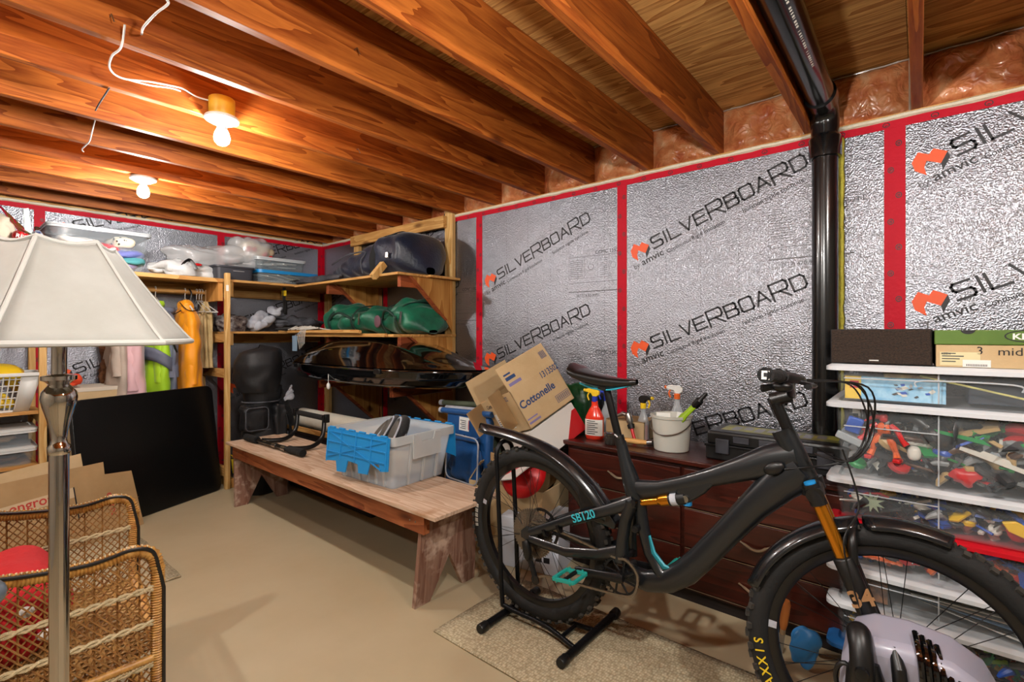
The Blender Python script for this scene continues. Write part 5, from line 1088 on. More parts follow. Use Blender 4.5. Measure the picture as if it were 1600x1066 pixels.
# ================================================================= dresser and the things on and beside it
mt['mahog'] = WOOD('dark_mahogany', '#4a1a10', '#2a0d08', 1, 1.0, .35, 6, knots=False, contrast=.6, coat=.3)
d = T('dresser', 'low dark mahogany dresser with six drawers behind the bike', 'dresser', (2.52, .87, 0))
XF = -.215; Y1, Y2 = -.66, .66
MB().bx(XF+.02, .21, Y1, Y2, .06, .664).build('carcass', mt['mahog'], d, smooth=None, bevel=.003); MB().bx(XF-.015, .215, Y1-.015, Y2+.015, .665, .688).build('top', mt['mahog'], d, smooth=None, bevel=.005)
MB().bx(XF+.04, .2, Y1+.02, Y2-.02, 0, .059).build('plinth', P('plinth_dark', '#150806', .7), d, smooth=None)
mt['hndl'] = P('tarnished_brass', '#b9a68c', .35, .8)
for c in (-.325, .325):
    for z0, z1 in ((.085, .265), (.275, .455), (.465, .645)):
        dr = MB().bx(XF, XF+.019, c-.315, c+.315, z0, z1).build('drawer', mt['mahog'], d, smooth=None, bevel=.003)
        for h in ((-.0,) if c < 0 else (0,)):
            zc = (z0+z1)/2; MB().tube(smoothpath([(XF-.003, c-.065, zc+.012), (XF-.012, c-.045, zc+.004), (XF-.02, c-.02, zc-.012), (XF-.022, c+.01, zc-.014), (XF-.014, c+.045, zc-.002), (XF-.003, c+.07, zc+.004)], 4), [.004]*5+[.006]*12+[.004]*4, 8).build('handle', mt['hndl'], dr)
        MB().tube([(XF-.0005, c-.312, z0-.005), (XF-.0005, c+.312, z0-.005)], .0016, 4).build('worn_edge', mt['hndl'], dr)
TZ = .688
# spray bottles ------------------------------------------------
def spray(label, loc, rz, body, trig, collar, h=.20, w_=.05, lab=None, nozzle=None, liquid=None, prof=None):
    t = T('spray_bottle', label, 'bottle', loc, rz)
    def fn(u, v):
        a = u*2*PI; k = v
        if k < .06: r = w_*(.9+k*1.6)
        elif k < .55: r = w_*(1-.06*math.sin((k-.06)*6))
        elif k < .82: f_ = (k-.55)/.27; r = w_*(1-f_**1.2*.52)
        else: r = w_*.42*(1-.2*min(1, (k-.82)/.1)); r = max(r, .013)
        return (r*math.copysign(abs(cos(a))**.8, cos(a))*.62, r*math.copysign(abs(sin(a))**.8, sin(a)), k*h)
    mb = MB().grid(fn, 28, 26, cu=True); mb.f.append(tuple(i*27 for i in range(28))); mb.mi.append(0); mb.build('bottle_body', body, t, smooth=50)
    MB().lathe([(.016, h-.004), (.0165, h+.022), (.013, h+.026)], 16).build('collar', collar, t)
    z = h+.024
    MB().prism([(-.028, z+.012), (-.03, z+.03), (-.012, z+.044), (.03, z+.047), (.055, z+.042), (.057, z+.026), (.02, z+.018), (.012, z), (-.012, z)], -.010, .010, 'x' if False else 'x').build('spray_head', trig, t, bevel=.004, smooth=50)
    MB().tube([(0, .056, z+.034), (0, .066, z+.034)], .009, 10).build('nozzle', nozzle or trig, t)
    MB().tube(smoothpath([(0, .034, z+.022), (0, .043, z+.002), (0, .035, z-.022)], 4), .0048, 8).build('trigger', nozzle or trig, t)
    if lab:
        def lf(u, v): a = PI*.62+u*PI*.76; return (w_*1.035*.62*math.copysign(abs(cos(a))**.8, cos(a)), w_*1.035*math.copysign(abs(sin(a))**.8, sin(a)), h*(.1+.42*v))
        l_ = MB().grid(lf, 12, 4).build('label', mt['paper'], t, smooth=60)
        mb = MB()
        for k in range(7):
            f_ = frame((-w_*.62*1.05-.0006, w_*.62, h*(.14+.055*k)), (0, -1, 0), (0, 0, 1)); quad(mb, f_, 0, 0, w_*(1.2 if k % 2 else .9), h*.022)
        mb.build('label_print', lab, t, smooth=None, fix=False)
    return t
mt['redliq'] = P('translucent_red_plastic', '#e0341c', .2, coat=.4, sub=1); mt['clearb'] = P('clear_bottle', '#c6ccd0', .12, alpha=.4); mt['amber'] = P('amber_red_liquid', '#c4421a', .2)
spray('red spray bottle with yellow trigger and blue collar on the dresser end', (2.44, 1.425, TZ), .15, mt['redliq'], mt['yellow'], P('cobalt_collar', '#1c33a8', .4), .215, .054, mt['inkg'])
spray('clear bottle of red cleaner with black and yellow trigger beside the bucket', (2.56, 1.185, TZ), 2.9, mt['clearb'], mt['black'], mt['yellow'], .185, .036, None, mt['yellow'])
o = MB().lathe([(.005, .004), (.02, .004), (.022, .01), (.022, .09), (.005, .092)], 16).build('bottle_liquid', mt['amber'], bpy.data.objects['spray_bottle.001']); o.scale = (.8, 1.4, 1)
spray('clear spray bottle with white and orange trigger behind the bucket', (2.63, 1.02, TZ), .3, mt['clearb'], mt['white'], P('orange_collar', '#dd6324', .4), .245, .042, mt['inkg'], P('orange_nozzle', '#e0672c', .4))
spray('small bottle with a blue trigger behind the red spray bottle', (2.62, 1.45, TZ), .5, mt['clearb'], P('cobalt_trigger', '#2a45c0', .4), P('cobalt_collar', '#1c33a8', .4), .20, .035)
# bucket with brush and papers
d = T('plastic_bucket', 'cloudy white plastic bucket holding a green brush on the dresser', 'bucket', (2.46, .985, TZ))
mt['pail'] = P('cloudy_white_plastic', '#c9c7bd', .4, alpha=.86)
MB().lathe([(.082, .0), (.086, .004), (.098, .165), (.104, .168), (.105, .18), (.098, .182), (.096, .17), (.084, .01), (.01, .008)], 36, caps=True).build('pail', mt['pail'], d)
MB().tube([(.104*cos(a), .104*sin(a), .15-.06*max(0, -cos(a))) for a in [PI*.5+k*PI/14 for k in range(15)]], .003, 6).build('bail_handle', mt['steel'], d)
d = T('cleaning_brush', 'lime green scrubbing brush with black tip standing in the bucket', 'brush', (2.46, .975, TZ+.02)); d.rotation_euler = (.72, -.1, 0)
d.location = (2.43, 1.01, TZ+.06)
MB().tube(smoothpath([(0, 0, -.02), (0, 0, .08), (0, .003, .16), (0, 0, .25)], 5), [.018]*5+[.02]*6+[.015]*5, 12, sq=(1.2, .7)).build('handle', P('lime_plastic', '#93b81e', .4), d)
MB().lathe([(.015, .24), (.02, .25), (.02, .285), (.011, .295), (.010, .33), (.004, .34)], 14).build('tip', mt['black'], d)
for k, (dx, dy, r) in enumerate(((-.03, .03, .3), (.02, -.045, -.25))):
    o = MB().box((0, 0, 0), (.004, .07, .13)).build('folded_paper', mt['paper']); o.location = (2.46+dx, .985+dy, TZ+.125); o.rotation_euler = (.1*k, .1, r); setk(o, 'white folded paper stuck in the bucket'+(' beside the brush handle' if k else ' behind its rim'), 'paper')
# toolbox
d = T('tool_case', 'long black plastic tool case with yellow decal on the dresser', 'tool case', (2.52, .50, TZ), .0)
MB().bx(-.13, .15, -.29, .29, .0, .068).build('case_base', mt['black'], d, smooth=None, bevel=.008); MB().bx(-.125, .145, -.285, .285, .07, .135).build('case_lid', mt['black'], d, smooth=None, bevel=.012)
MB().bx(-.135, .155, -.293, .293, .062, .075).build('seam_band', mt['blackm'], d, smooth=None, bevel=.002)
for y in (-.2, .21): MB().box((-.137, y, .07), (.014, .06, .07)).build('latch', mt['dgrey'], d, bevel=.004)
MB().tube([(-.13, -.08, .05), (-.16, -.07, .05), (-.16, .07, .05), (-.13, .08, .05)], .011, 8).build('carry_handle', mt['dgrey'], d)
for y in (-.12, .02, .13): MB().box((-.128, y, .105), (.008, .07, .03)).build('lid_recess_rib', mt['dgrey'], d, bevel=.003)
mb = MB(); quad(mb, frame((0.01, 0, .1357), (0, -1, 0), (1, 0, 0)), -.24, -.07, .24, .08); mb.build('yellow_decal', P('yellow_green_decal', '#b3b04a', .4, var=(12, '#6a6f52')), d, smooth=None, fix=False)
mb = MB(); [quad(mb, frame((0.01, 0, .1362), (0, -1, 0), (1, 0, 0)), -.2+.05*k, -.05+.03*(k % 2), -.165+.05*k, .05) for k in range(8)]; mb.build('decal_picture', P('decal_grey', '#8f9098', .4), d, smooth=None, fix=False)
# carton, hammer, tin, green bag
d = T('small_carton', 'small brown carton lying at the back of the dresser', 'carton', (2.61, 1.30, TZ), .05)
MB().bx(-.09, .10, -.13, .10, 0, .105).build('carton_body', mt['card2'], d, smooth=None, bevel=.003); MB().bx(-.092, .102, -.132, .102, .1052, .107).build('carton_flap', mt['card'], d, smooth=None)
d = T('claw_hammer', 'claw hammer with wooden handle resting beside the bucket', 'hammer', (2.44, 1.16, TZ)); 
MB().tube([(-.02, .15, .02), (-.01, .0, .02), (.0, -.06, .02)], [.017, .019, .014], 12, sq=(.8, 1)).build('handle', mt['piney'], d)
d2 = T('adjustable_wrench', 'steel adjustable wrench leaning on the small carton', 'wrench', (2.49, 1.20, TZ)); d2.rotation_euler = (-.35, .15, 0)
MB().tube([(0, 0, 0), (0, 0, .10)], .009, 10).build('red_handle', mt['red'], d2); MB().tube([(0, 0, .10), (0, 0, .12), (0, 0, .16)], [.012, .02, .017], 12).build('jaw_head', mt['steel'], d2); MB().tube([(0, 0, .15), (0, .03, .17), (0, .075, .165)], [.014, .012, .008], 10).build('jaw', mt['steel'], d2); MB().lathe([(.006, .075), (.019, .078), (.021, .1), (.01, .104)], 14).build('knurl', mt['black'], d2)
MB().tube([(.0, -.055, .02), (.0, -.085, .025)], .017, 12).build('head', mt['steel'], d)
o = MB().lathe([(.03, 0), (.032, .003), (.032, .045), (.034, .047), (.034, .06), (.03, .062)], 20).build('glass_jar', P('dark_jar', '#3d3a36', .15, coat=.5)); o.location = (2.365, 1.285, TZ+.001); setk(o, 'small dark jar on the dresser edge behind the seat post', 'jar')
o = blob('green_sack', P('dark_green_bag', '#0c5226', .4, bump=(14, .4), var=(6, '#083416')), (0, 0, 0), (.10, .17, .19), None, None, .55, (.15, 5, 1), (.015, 16), seed=61); o.location = (2.61, 1.70, .80); o.rotation_euler = (.0, 0, 0); setk(o, 'dark green sack propped behind the red spray bottle', 'sack')
# --- cartons in the corner between dresser and bench
def opencarton(name, label, loc, rot, sx, sy, sz, m, flaps=(), inner=None, wall=.005):
    t = T(name, label, 'carton', loc); t.rotation_euler = rot
    mb = MB(); a, b = sx/2, sy/2
    for bx_ in ((-a, a, -b, -b+wall, 0, sz), (-a, a, b-wall, b, 0, sz), (-a, -a+wall, -b+wall, b-wall, 0, sz), (a-wall, a, -b+wall, b-wall, 0, sz), (-a+wall, a-wall, -b+wall, b-wall, 0, wall)): mb.bx(*bx_)
    mb.build('carton_body', m, t, smooth=None)
    for (side, ln, ang) in flaps:
        w_ = sx if side in 'FB' else sy
        hx_, hy_, rz = {'F': (0, -b, 0), 'B': (0, b, PI), 'L': (-a, 0, -PI/2), 'R': (a, 0, PI/2)}[side]
        f_ = M.Translation((hx_, hy_, sz)) @ M.Rotation(rz, 4, 'Z') @ M.Rotation(-ang, 4, 'X')
        MB().bx(-w_/2+.004, w_/2-.004, -wall, 0, 0, ln, f_).build('flap', m, t, smooth=None)
    return t
# white-and-red gift box low in the pile
mt['giftw'] = P('white_carton', '#d9d5cf', .5); mt['giftr'] = P('red_carton', '#b8161c', .5)
opencarton('moving_carton', 'lowest open brown carton beside the dresser', (2.36, 1.88, 0), (0, 0, .15), .46, .50, .40, mt['card2'], (('L', .16, 1.9), ('F', .18, 2.2), ('B', .15, .6)))
opencarton('moving_carton', 'second brown carton resting askew in the pile', (2.38, 1.93, .36), (.2, .0, .3), .36, .36, .18, mt['card'], (('L', .14, 2.2), ('F', .13, 1.5)))
EX, EY = V((.891, -.207, .403)), V((-.301, .395, .868)); TO = V((2.11, 1.632, .763))
d = T('gift_carton', 'white carton with red end tilted under the tissue carton', 'carton'); d.matrix_world = frame(TO-EY.normalized()*.185-EX.normalized()*.03, EX, EY)
MB().bx(0, .36, 0, .175, -.34, -.004).build('box_body', mt['giftw'], d, smooth=None, bevel=.003); MB().prism([(.20, -.001), (.361, -.001), (.361, .135), (.33, .135)], -.345, -.003, 'z').build('red_end', mt['giftr'], d, smooth=None)
MB().bx(-.20, 0, .02, .026, -.25, -.02).build('open_flap', mt['giftw'], d, smooth=None)
# tissue carton: printed face toward the room, tipped over
d = T('tissue_carton', 'tall open tissue carton with blue lettering tipped on top of the pile', 'carton'); 
W, Hh, Dp = .36, .235, .40
Fm = frame(TO, EX, EY)
d.matrix_world = Fm     # local x = along the print, y = up, z = toward the room
wall_ = .005
def cb(name, b, m='card2', **k): return MB().bx(*b).build(name, mt[m], d, smooth=None, **k)
cb('printed_side', (0, W, 0, Hh, -wall_, 0)); cb('back_side', (0, W, 0, Hh, -Dp, -Dp+wall_)); cb('end_panel', (W-wall_, W, 0, Hh, -Dp, 0)); cb('end_panel', (0, wall_, 0, Hh, -Dp, 0)); cb('base', (0, W, 0, wall_, -Dp, 0))
f1 = MB().bx(0, W, 0, .145, -wall_, 0, M.Translation((0, Hh, 0)) @ M.Rotation(-.12, 4, 'X')).build('flap', mt['card2'], d, smooth=None)
MB().bx(0, .15, 0, Hh*.95, -wall_, 0, M.Translation((0, 0, -.1)) @ M.Rotation(PI+.55, 4, 'Y') @ M.Translation((0, Hh*.2, 0))).build('flap', mt['card'], d, smooth=None)
MB().bx(0, W*.9, 0, .16, -wall_, 0, M.Translation((-.02, Hh, -Dp)) @ M.Rotation(.15, 4, 'X')).build('flap', mt['card2'], d, smooth=None)
MB().bx(-.17, 0, .08, Hh, -wall_, 0, M.Translation((0, 0, -Dp+.02)) @ M.Rotation(.5, 4, 'Y')).build('flap', mt['card'], d, smooth=None)
mt['bprint'] = P('navy_print', '#22406e', .6); mt['pprint'] = P('violet_print', '#7d74a0', .6)
ff = lambda x, y: frame((x, y, .0008), (1, 0, 0), (0, 1, 0))
text('Cottonelle', .062, mt['bprint'], d, ff(.012, .115), bold=.025); text('1313502', .052, mt['bprint'], d, ff(W-.135, Hh-.035), bold=.015, sx=.8)
mb = MB(); quad(mb, ff(.012, .02), 0, 0, .085, .012); quad(mb, ff(.012, .045), 0, 0, .075, .008); mb.build('printed_block', mt['pprint'], d, smooth=None, fix=False)
mb = MB()
for k in range(14): quad(mb, ff(W-.115, .03), .006+k*.0068, .006, .006+k*.0068+(.002, .004)[k % 2], .036)
for a, b in (((0, 0), (.105, .0025)), ((0, .04), (.105, .0425)), ((0, 0), (.0025, .0425)), ((.1025, 0), (.105, .0425))): quad(mb, ff(W-.115, .03), a[0], a[1], b[0], b[1])
mb.build('printed_barcode', mt['bprint'], d, smooth=None, fix=False)['kind'] = 'stuff'
fm2 = M.Translation((0, Hh, 0)) @ M.Rotation(-.12, 4, 'X')
mb = MB(); g = lambda x, y: fm2 @ frame((x, y, .0008), (1, 0, 0), (0, 1, 0))
for k in range(9): quad(mb, g(W-.06, .06), k*.0052, 0, k*.0052+(.002, .0035)[k % 2], .045)
quad(mb, g(.02, .055), 0, 0, .07, .02); quad(mb, g(.02, .085), 0, 0, .05, .01); mb.build('printed_barcode', mt['bprint'], f1, smooth=None, fix=False)['kind'] = 'stuff'
mb = MB(); quad(mb, g(.02, .02), 0, 0, .09, .018); mb.build('printed_block', mt['pprint'], f1, smooth=None, fix=False)
# the other, narrow side with the shipping label
e = lambda x, y: frame((-.0008, y, -Dp*.5+x), (0, 0, 1), (0, 1, 0))
text('Cottonelle', .032, mt['ink'], d, e(-.135, Hh-.05), bold=.02); text('13135/02', .04, mt['bprint'], d, e(.02, Hh-.045), bold=.01, sx=.8)
mb = MB(); quad(mb, e(-.10, .03), 0, 0, .17, .11); mb.build('shipping_label', mt['paper'], d, smooth=None, fix=False)
mb = MB(); e2 = frame((-.0014, .03, -Dp*.5-.10), (0, 0, 1), (0, 1, 0))
for k in range(5): quad(mb, e2, .012, .015+k*.013, .10+.01*(k % 3), .019+k*.013)
for k in range(10): quad(mb, e2, .08+k*.008, .085, .083+k*.008, .105)
mb.build('label_print', mt['inkg'], d, smooth=None, fix=False)
# red round tin lid seen through the rear wheel and the white box on the floor
o = MB().lathe([(.01, .05), (.10, .045), (.13, .02), (.135, .0), (.12, -.01)], 28).build('red_lid', mt['red']); o.location = (2.13, 1.70, .50); o.rotation_euler = (0, -1.0, .2); setk(o, 'round red lid leaning on the open cartons behind the rear wheel', 'lid')
d = T('shoebox', 'white cardboard box with printed end on the floor behind the rear wheel', 'box', (2.22, 1.66, 0), .25)
MB().bx(-.14, .14, -.17, .17, 0, .27).build('box_body', P('bluish_white_carton', '#c6cad6', .6), d, smooth=None, bevel=.003); MB().bx(-.143, .143, -.173, .173, .215, .275).build('box_lid', P('bluish_white_lid', '#cdd0da', .6), d, smooth=None, bevel=.003)
mb = MB(); quad(mb, frame((-.1408, -.04, .06), (0, -1, 0), (0, 0, 1)), 0, 0, .035, .03); quad(mb, frame((-.1408, -.085, .06), (0, -1, 0), (0, 0, 1)), 0, 0, .035, .03); mb.build('printed_block', mt['ink'], d, smooth=None, fix=False)
o = blob('paint_can_shade', mt['blackfab'], (0, 0, 0), (.12, .13, .10), None, None, .7, (.2, 5, 1), seed=63); o.location = (2.28, 2.45, .10); o.name = 'dark_sack'; setk(o, 'dark sack on the floor behind the bench end', 'sack')
d = T('speckled_slate', 'grey speckled angled board leaning between dresser and toy bins', 'board', (2.45, .24, .0)); d.rotation_euler = (0, .12, .35)
MB().prism([(-.12, 0), (.12, 0), (.12, .72), (-.12, .86)], -.012, .012, 'y').build('board', P('speckled_grey', '#5a5852', .8, var=(120, '#1c1b19')), d, smooth=None)
d = T('wood_chisel', 'wooden-handled chisel standing on the floor behind the front wheel', 'chisel', (2.20, .43, .012)); d.rotation_euler = (.1, 0, 0); d.scale = (.8,)*3
MB().tube([(0, 0, .11), (0, 0, .14), (0, 0, .24), (0, 0, .26)], [.013, .019, .022, .016], 14).build('handle', P('orange_wood_handle', '#a8622c', .4), d); MB().tube([(0, 0, .085), (0, 0, .115)], .013, 12).build('ferrule', mt['hndl'], d); MB().bx(-.004, .004, -.012, .012, -.012, .09).build('blade', mt['steel'], d)
# ================================================================= toy bins
BX, BYC = 2.45, -.13       # stack centre: fronts at x = 2.2, ends at y = .26
mt['binc'] = P('clear_bin_plastic', '#d8dcde', .1, alpha=.055, bump=(4, .08)); mt['lidw'] = P('milky_lid', '#d3d6da', .35); mt['lidr'] = P('red_lid', '#c40e20', .35); mt['lidb'] = P('blue_lid', '#1f5f9e', .35); mt['rimw'] = P('milky_rim', '#c9cdd2', .35, alpha=.75)
def toybin(label, z, h, lidm, rim=None, sx=.46, sy=.76, handle=True):
    t = T('toy_bin', label, 'bin', (BX, BYC, z), 0, 'stacked clear toy bins'); tp_ = .955; wall = .004; n = 20
    ring = lambda k, zz, dlt=0: [(x, y, zz) for x, y in rrect(sx*k-dlt, sy*k-dlt, .035)]
    vs = ring(tp_, 0)+ring(1, h)+ring(1, h, 2*wall)+ring(tp_, wall, 2*wall)
    MB().add(vs, [tuple(range(n-1, -1, -1))]+[(k*n+i, k*n+(i+1) % n, (k+1)*n+(i+1) % n, (k+1)*n+i) for k in range(3) for i in range(n)]+[tuple(range(3*n, 4*n))]).build('bin_body', mt['binc'], t, smooth=50)
    a = ring(1.03, 0); b = ring(1.005, 0)
    lo = [(x, y, h-.004) for x, y, _ in ring(1.075, 0)]; mi = [(x, y, h+.010) for x, y, _ in ring(1.075, 0)]; up_ = [(x, y, h+.020) for x, y, _ in ring(1.03, 0)]; ins = [(x, y, h+.020) for x, y, _ in ring(.98, 0)]; dn = [(x, y, h+.012) for x, y, _ in ring(.96, 0)]; bt = [(x, y, h+.002) for x, y, _ in ring(.96, 0)]
    MB().add(lo+mi+up_+ins+dn+bt, [(k*n+i, k*n+(i+1) % n, (k+1)*n+(i+1) % n, (k+1)*n+i) for k in range(4) for i in range(n)]+[tuple(range(4*n, 5*n)), tuple(range(6*n-1, 5*n-1, -1))]+[(5*n+i, 5*n+(i+1) % n, (i+1) % n, i) for i in range(n)]).build('lid', lidm, t, smooth=40)
    # moulded lines: pale ribs on the front face
    xf = lambda zz: -sx/2*(tp_+(1-tp_)*zz/h)-.0012
    for yy in (.08, -.14, -.30): MB().tube([(xf(.01), yy, .01), (xf(h*.97), yy, h*.97)], .0025, 5).build('moulded_rib', mt['rimw'], t)
    for ya, yb in ((.35, .08), (-.14, -.36)): MB().tube([(xf(h*.72), ya, h*.72), (xf(h*.72), yb, h*.72)], .0025, 5).build('moulded_rib', mt['rimw'], t)
    if handle:
        MB().tube(smoothpath([(xf(h*.7)-.004, .14, h*.55), (xf(h*.8)-.006, .12, h*.74), (xf(h*.8)-.006, -.1, h*.74), (xf(h*.7)-.004, -.12, h*.55)], 5), .003, 6).build('grip_edge', mt['rimw'], t)
    return t
# floor upward; h is the tub height, each lid adds .022
STK = [('bottom toy bin under the blue lid behind the front wheel', .0, .10, mt['lidb'], False), ('toy bin with milky lid just above the blue lid', .122, .135, mt['lidw'], False), ('low clear bin of papers seen through the front wheel', .279, .115, mt['lidw'], False), ('clear bin of blue toys under the red lid', .416, .155, mt['lidr'], False),
       ('shallow clear toy bin standing on the red lid', .593, .135, mt['lidw'], False), ('deep clear bin full of toy parts, largest of the stack', .750, .262, mt['lidw'], False), ('topmost clear bin with a toy set box inside', 1.034, .118, mt['lidw'], True)]
bins = {}
for i, (lb, z, h, lm, hd) in enumerate(STK): bins[i] = toybin(lb, z, h, lm, handle=hd)
# toy parts: a few meshes shared by many pieces
def mesh_of(mb, name): 
    o = mb.build(name, None, None) if False else None
    me = bpy.data.meshes.new(name); me.from_pydata(mb.v, [], mb.f); bm = bmesh.new(); bm.from_mesh(me); bmesh.ops.recalc_face_normals(bm, faces=bm.faces); bm.to_mesh(me); bm.free(); me.polygons.foreach_set('use_smooth', [True]*len(me.polygons)); me.set_sharp_from_angle(angle=.7); me.update(); return me
def m_brick():
    mb = MB().bx(-.016, .016, -.008, .008, 0, .0096)
    for x in (-.012, -.004, .004, .012):
        for y in (-.004, .004): mb.lathe([(.0024, .0094), (.0024, .0115)], 8, (x, y, 0))
    return mesh_of(mb, 'toy_brick')
def m_beam():
    mb = MB(); mb.tube([(-.04, 0, 0), (.04, 0, 0)], .0055, 8)
    for k in range(6): mb.lathe([(.0062, -.0045), (.0062, .0045)], 8, (-.034+k*.0136, 0, 0), 'y')
    return mesh_of(mb, 'toy_connector')
def m_limb(): return mesh_of(MB().tube([(-.035, 0, 0), (-.02, 0, .006), (0, 0, .002), (.018, 0, .012), (.035, 0, .004), (.044, 0, -.004)], [.007, .011, .006, .01, .007, .003], 8), 'toy_bone')
def m_blade(): return mesh_of(MB().prism([(-.045, -.004), (.01, -.009), (.05, 0), (.012, .008), (-.02, .004), (-.045, .006)], -.002, .002, 'z'), 'toy_sword')
def m_wheel():
    mb = MB().lathe([(.006, -.007), (.016, -.008), (.02, -.004), (.02, .004), (.016, .008), (.006, .007)], 16)
    return mesh_of(mb, 'toy_roller')
def m_mask(): 
    mb = MB(); mb.ell((0, 0, 0), (.018, .012, .022), 12, 8, pw=.8); mb.bx(-.024, -.012, -.004, .004, .0, .02); mb.bx(.012, .024, -.004, .004, .0, .02); return mesh_of(mb, 'toy_mask')
def m_claw(): return mesh_of(MB().tube(smoothpath([(-.03, 0, -.01), (-.01, 0, .014), (.018, 0, .012), (.03, 0, -.012)], 4), [.004, .006, .008, .009, .009, .009, .008, .008, .007, .006, .005, .003, .002], 7, sq=(1, .5)), 'toy_claw')
def m_axle():
    mb = MB().tube([(-.04, 0, 0), (.04, 0, 0)], .003, 6); mb.lathe([(.003, -.005), (.008, -.005), (.008, .005), (.003, .005)], 10, (.02, 0, 0), 'x'); return mesh_of(mb, 'toy_axle')
def m_plate(): return mesh_of(MB().prism([(-.03, -.016), (.02, -.02), (.034, .0), (.02, .018), (-.03, .014)], -.003, .003, 'z'), 'toy_shield')
KIND = {'toy_brick': m_brick(), 'toy_connector': m_beam(), 'toy_bone': m_limb(), 'toy_sword': m_blade(), 'toy_roller': m_wheel(), 'toy_mask': m_mask(), 'toy_claw': m_claw(), 'toy_axle': m_axle(), 'toy_shield': m_plate()}
TC = {'black': '#141416', 'dark grey': '#3a3d40', 'grey': '#8a8d8e', 'white': '#d8d6cc', 'red': '#c41c1e', 'orange': '#e0601a', 'yellow': '#e6b81c', 'blue': '#1c4fb0', 'green': '#138a44', 'lime': '#8fb81e', 'tan': '#b89a68', 'purple': '#5a2a8a', 'brown': '#54341e', 'silver': '#9aa0a4'}
TM = {k: P('toy_'+k.replace(' ', '_'), c, .35) for k, c in TC.items()}
KM = {}
def toy(kind, colour, loc, rot, sc, where):
    key = (kind, colour)
    if key not in KM: me = KIND[kind].copy(); me.materials.clear(); me.materials.append(TM[colour]); KM[key] = me
    o = put(kind, KM[key], None, loc, rot); o.scale = (sc,)*3
    setk(o, f'loose {colour} plastic toy part in the {where}', 'toy', 'toy parts in the '+where); return o
def fillbin(i, n, pal, where, ztop, sc=(1.0, 1.7), kinds=None):
    lb, z, h, lm, hd = STK[i]; ks = kinds or list(KIND)
    for k in range(n):
        y = BYC+RND.uniform(-.32, .32); x = BX-.182+RND.uniform(-.008, .03); zz = z+.03+RND.random()*(ztop-.045)
        toy(RND.choice(ks), RND.choice(pal), (x, y, zz), (RND.uniform(-.8, .8), RND.uniform(-.6, .6), PI/2+RND.uniform(-1, 1)), RND.uniform(*sc), where)
    mb = MB()     # everything deeper in the bin: one uncountable heap
    for k in range(620):
        c = V((RND.uniform(-.165, .1), RND.uniform(-.335, .335), .015+RND.random()*(ztop-.03))); mb.cur = k % 6
        mb.box(c, (RND.uniform(.015, .07), RND.uniform(.01, .03), RND.uniform(.008, .025)), (RND.uniform(0, 3), RND.uniform(0, 3), RND.uniform(0, 3)))
    q = mb.build('toy_heap', [TM[c] for c in (pal*3)[:6]], None, (BX, BYC, z+.002), smooth=None, fix=False); setk(q, f'dense heap of mixed toy parts filling the back of the {where}', 'toys', kind='stuff')
fillbin(5, 90, ['black', 'dark grey', 'grey', 'white', 'black', 'silver', 'red', 'brown', 'tan', 'dark grey', 'green', 'blue'], 'deep toy bin', .235, (1.3, 2.2))
fillbin(4, 56, ['blue', 'black', 'dark grey', 'grey', 'white', 'blue', 'red', 'yellow', 'purple', 'black'], 'shallow bin on the red lid', .115, (1.0, 1.7))
fillbin(3, 30, ['blue', 'blue', 'orange', 'grey', 'dark grey', 'red'], 'bin under the red lid', .13, (1.1, 1.8))
fillbin(1, 44, ['black', 'brown', 'green', 'white', 'yellow', 'red', 'lime', 'grey', 'blue', 'black'], 'bin above the blue lid', .115, (1.0, 1.6))
fillbin(0, 20, ['black', 'brown', 'grey', 'red', 'blue'], 'bottom bin under the blue lid', .08, (1.0, 1.5))
# standout toys
def figure(loc, rz):
    t = T('toy_figure', 'orange and red jointed toy figure standing in the deep toy bin', 'toy figure', loc, rz)
    mb = MB().ell((0, 0, .085), (.018, .014, .024), 12, 8, pw=.7); mb.build('torso', TM['orange'], t); MB().ell((0, -.004, .122), (.012, .012, .014), 10, 8, pw=.8).build('head', TM['red'], t)
    for s_ in (-1, 1):
        MB().tube([(s_*.018, 0, .10), (s_*.036, -.008, .088), (s_*.05, -.012, .06), (s_*.062, -.014, .046)], [.008, .009, .007, .01], 8).build('arm', TM['red'], t); MB().tube([(s_*.010, 0, .068), (s_*.022, -.008, .045), (s_*.03, 0, .018), (s_*.036, -.008, 0)], [.01, .011, .008, .011], 8).build('leg', TM['orange'], t); MB().box((s_*.038, -.010, -.006), (.02, .032, .012)).build('foot', TM['red'], t, bevel=.003)
figure((BX-.195, .10, .835), -PI/2-.25)
bpy.data.objects['toy_figure'].scale = (1.15,)*3
t = MB(); st = []
for k in range(18): r = .038 if k % 2 == 0 else .017; st.append((r*cos(k*PI/9), r*sin(k*PI/9)))
o = t.prism(st, -.003, .003, 'x').build('star_badge', P('sage_star', '#a6b89c', .5), smooth=None); o.location = (BX-.213, .135, .662); setk(o, 'pale sage green spiky star in the shallow bin', 'toy')
o = MB().prism([(-.05, -.014), (.03, -.018), (.055, 0), (.03, .022), (-.04, .02)], -.008, .008, 'x').build('toy_block', TM['yellow'], smooth=None, bevel=.003); o.location = (BX-.208, -.255, .65); o.rotation_euler = (.42, 0, 0); setk(o, 'big yellow toy hull leaning in the shallow bin', 'toy')
o = MB().ell((0, 0, 0), (.02, .036, .03), 14, 10, wob=(.5, 40, 2)).build('toy_claw_ball', TM['red']); o.location = (BX-.2, -.115, .80); setk(o, 'knobbly red toy ball at the foot of the deep toy bin', 'toy')
o = MB().prism([(-.09, -.012), (.1, -.012), (.1, .0), (.05, .004), (.045, .012), (-.02, .012), (-.03, .002), (-.09, .002)], -.004, .004, 'x').build('toy_gun', TM['white'], smooth=None); o.location = (BX-.208, -.20, .87); o.rotation_euler = (.35, 0, 0); setk(o, 'long white toy blaster part in the deep toy bin', 'toy')
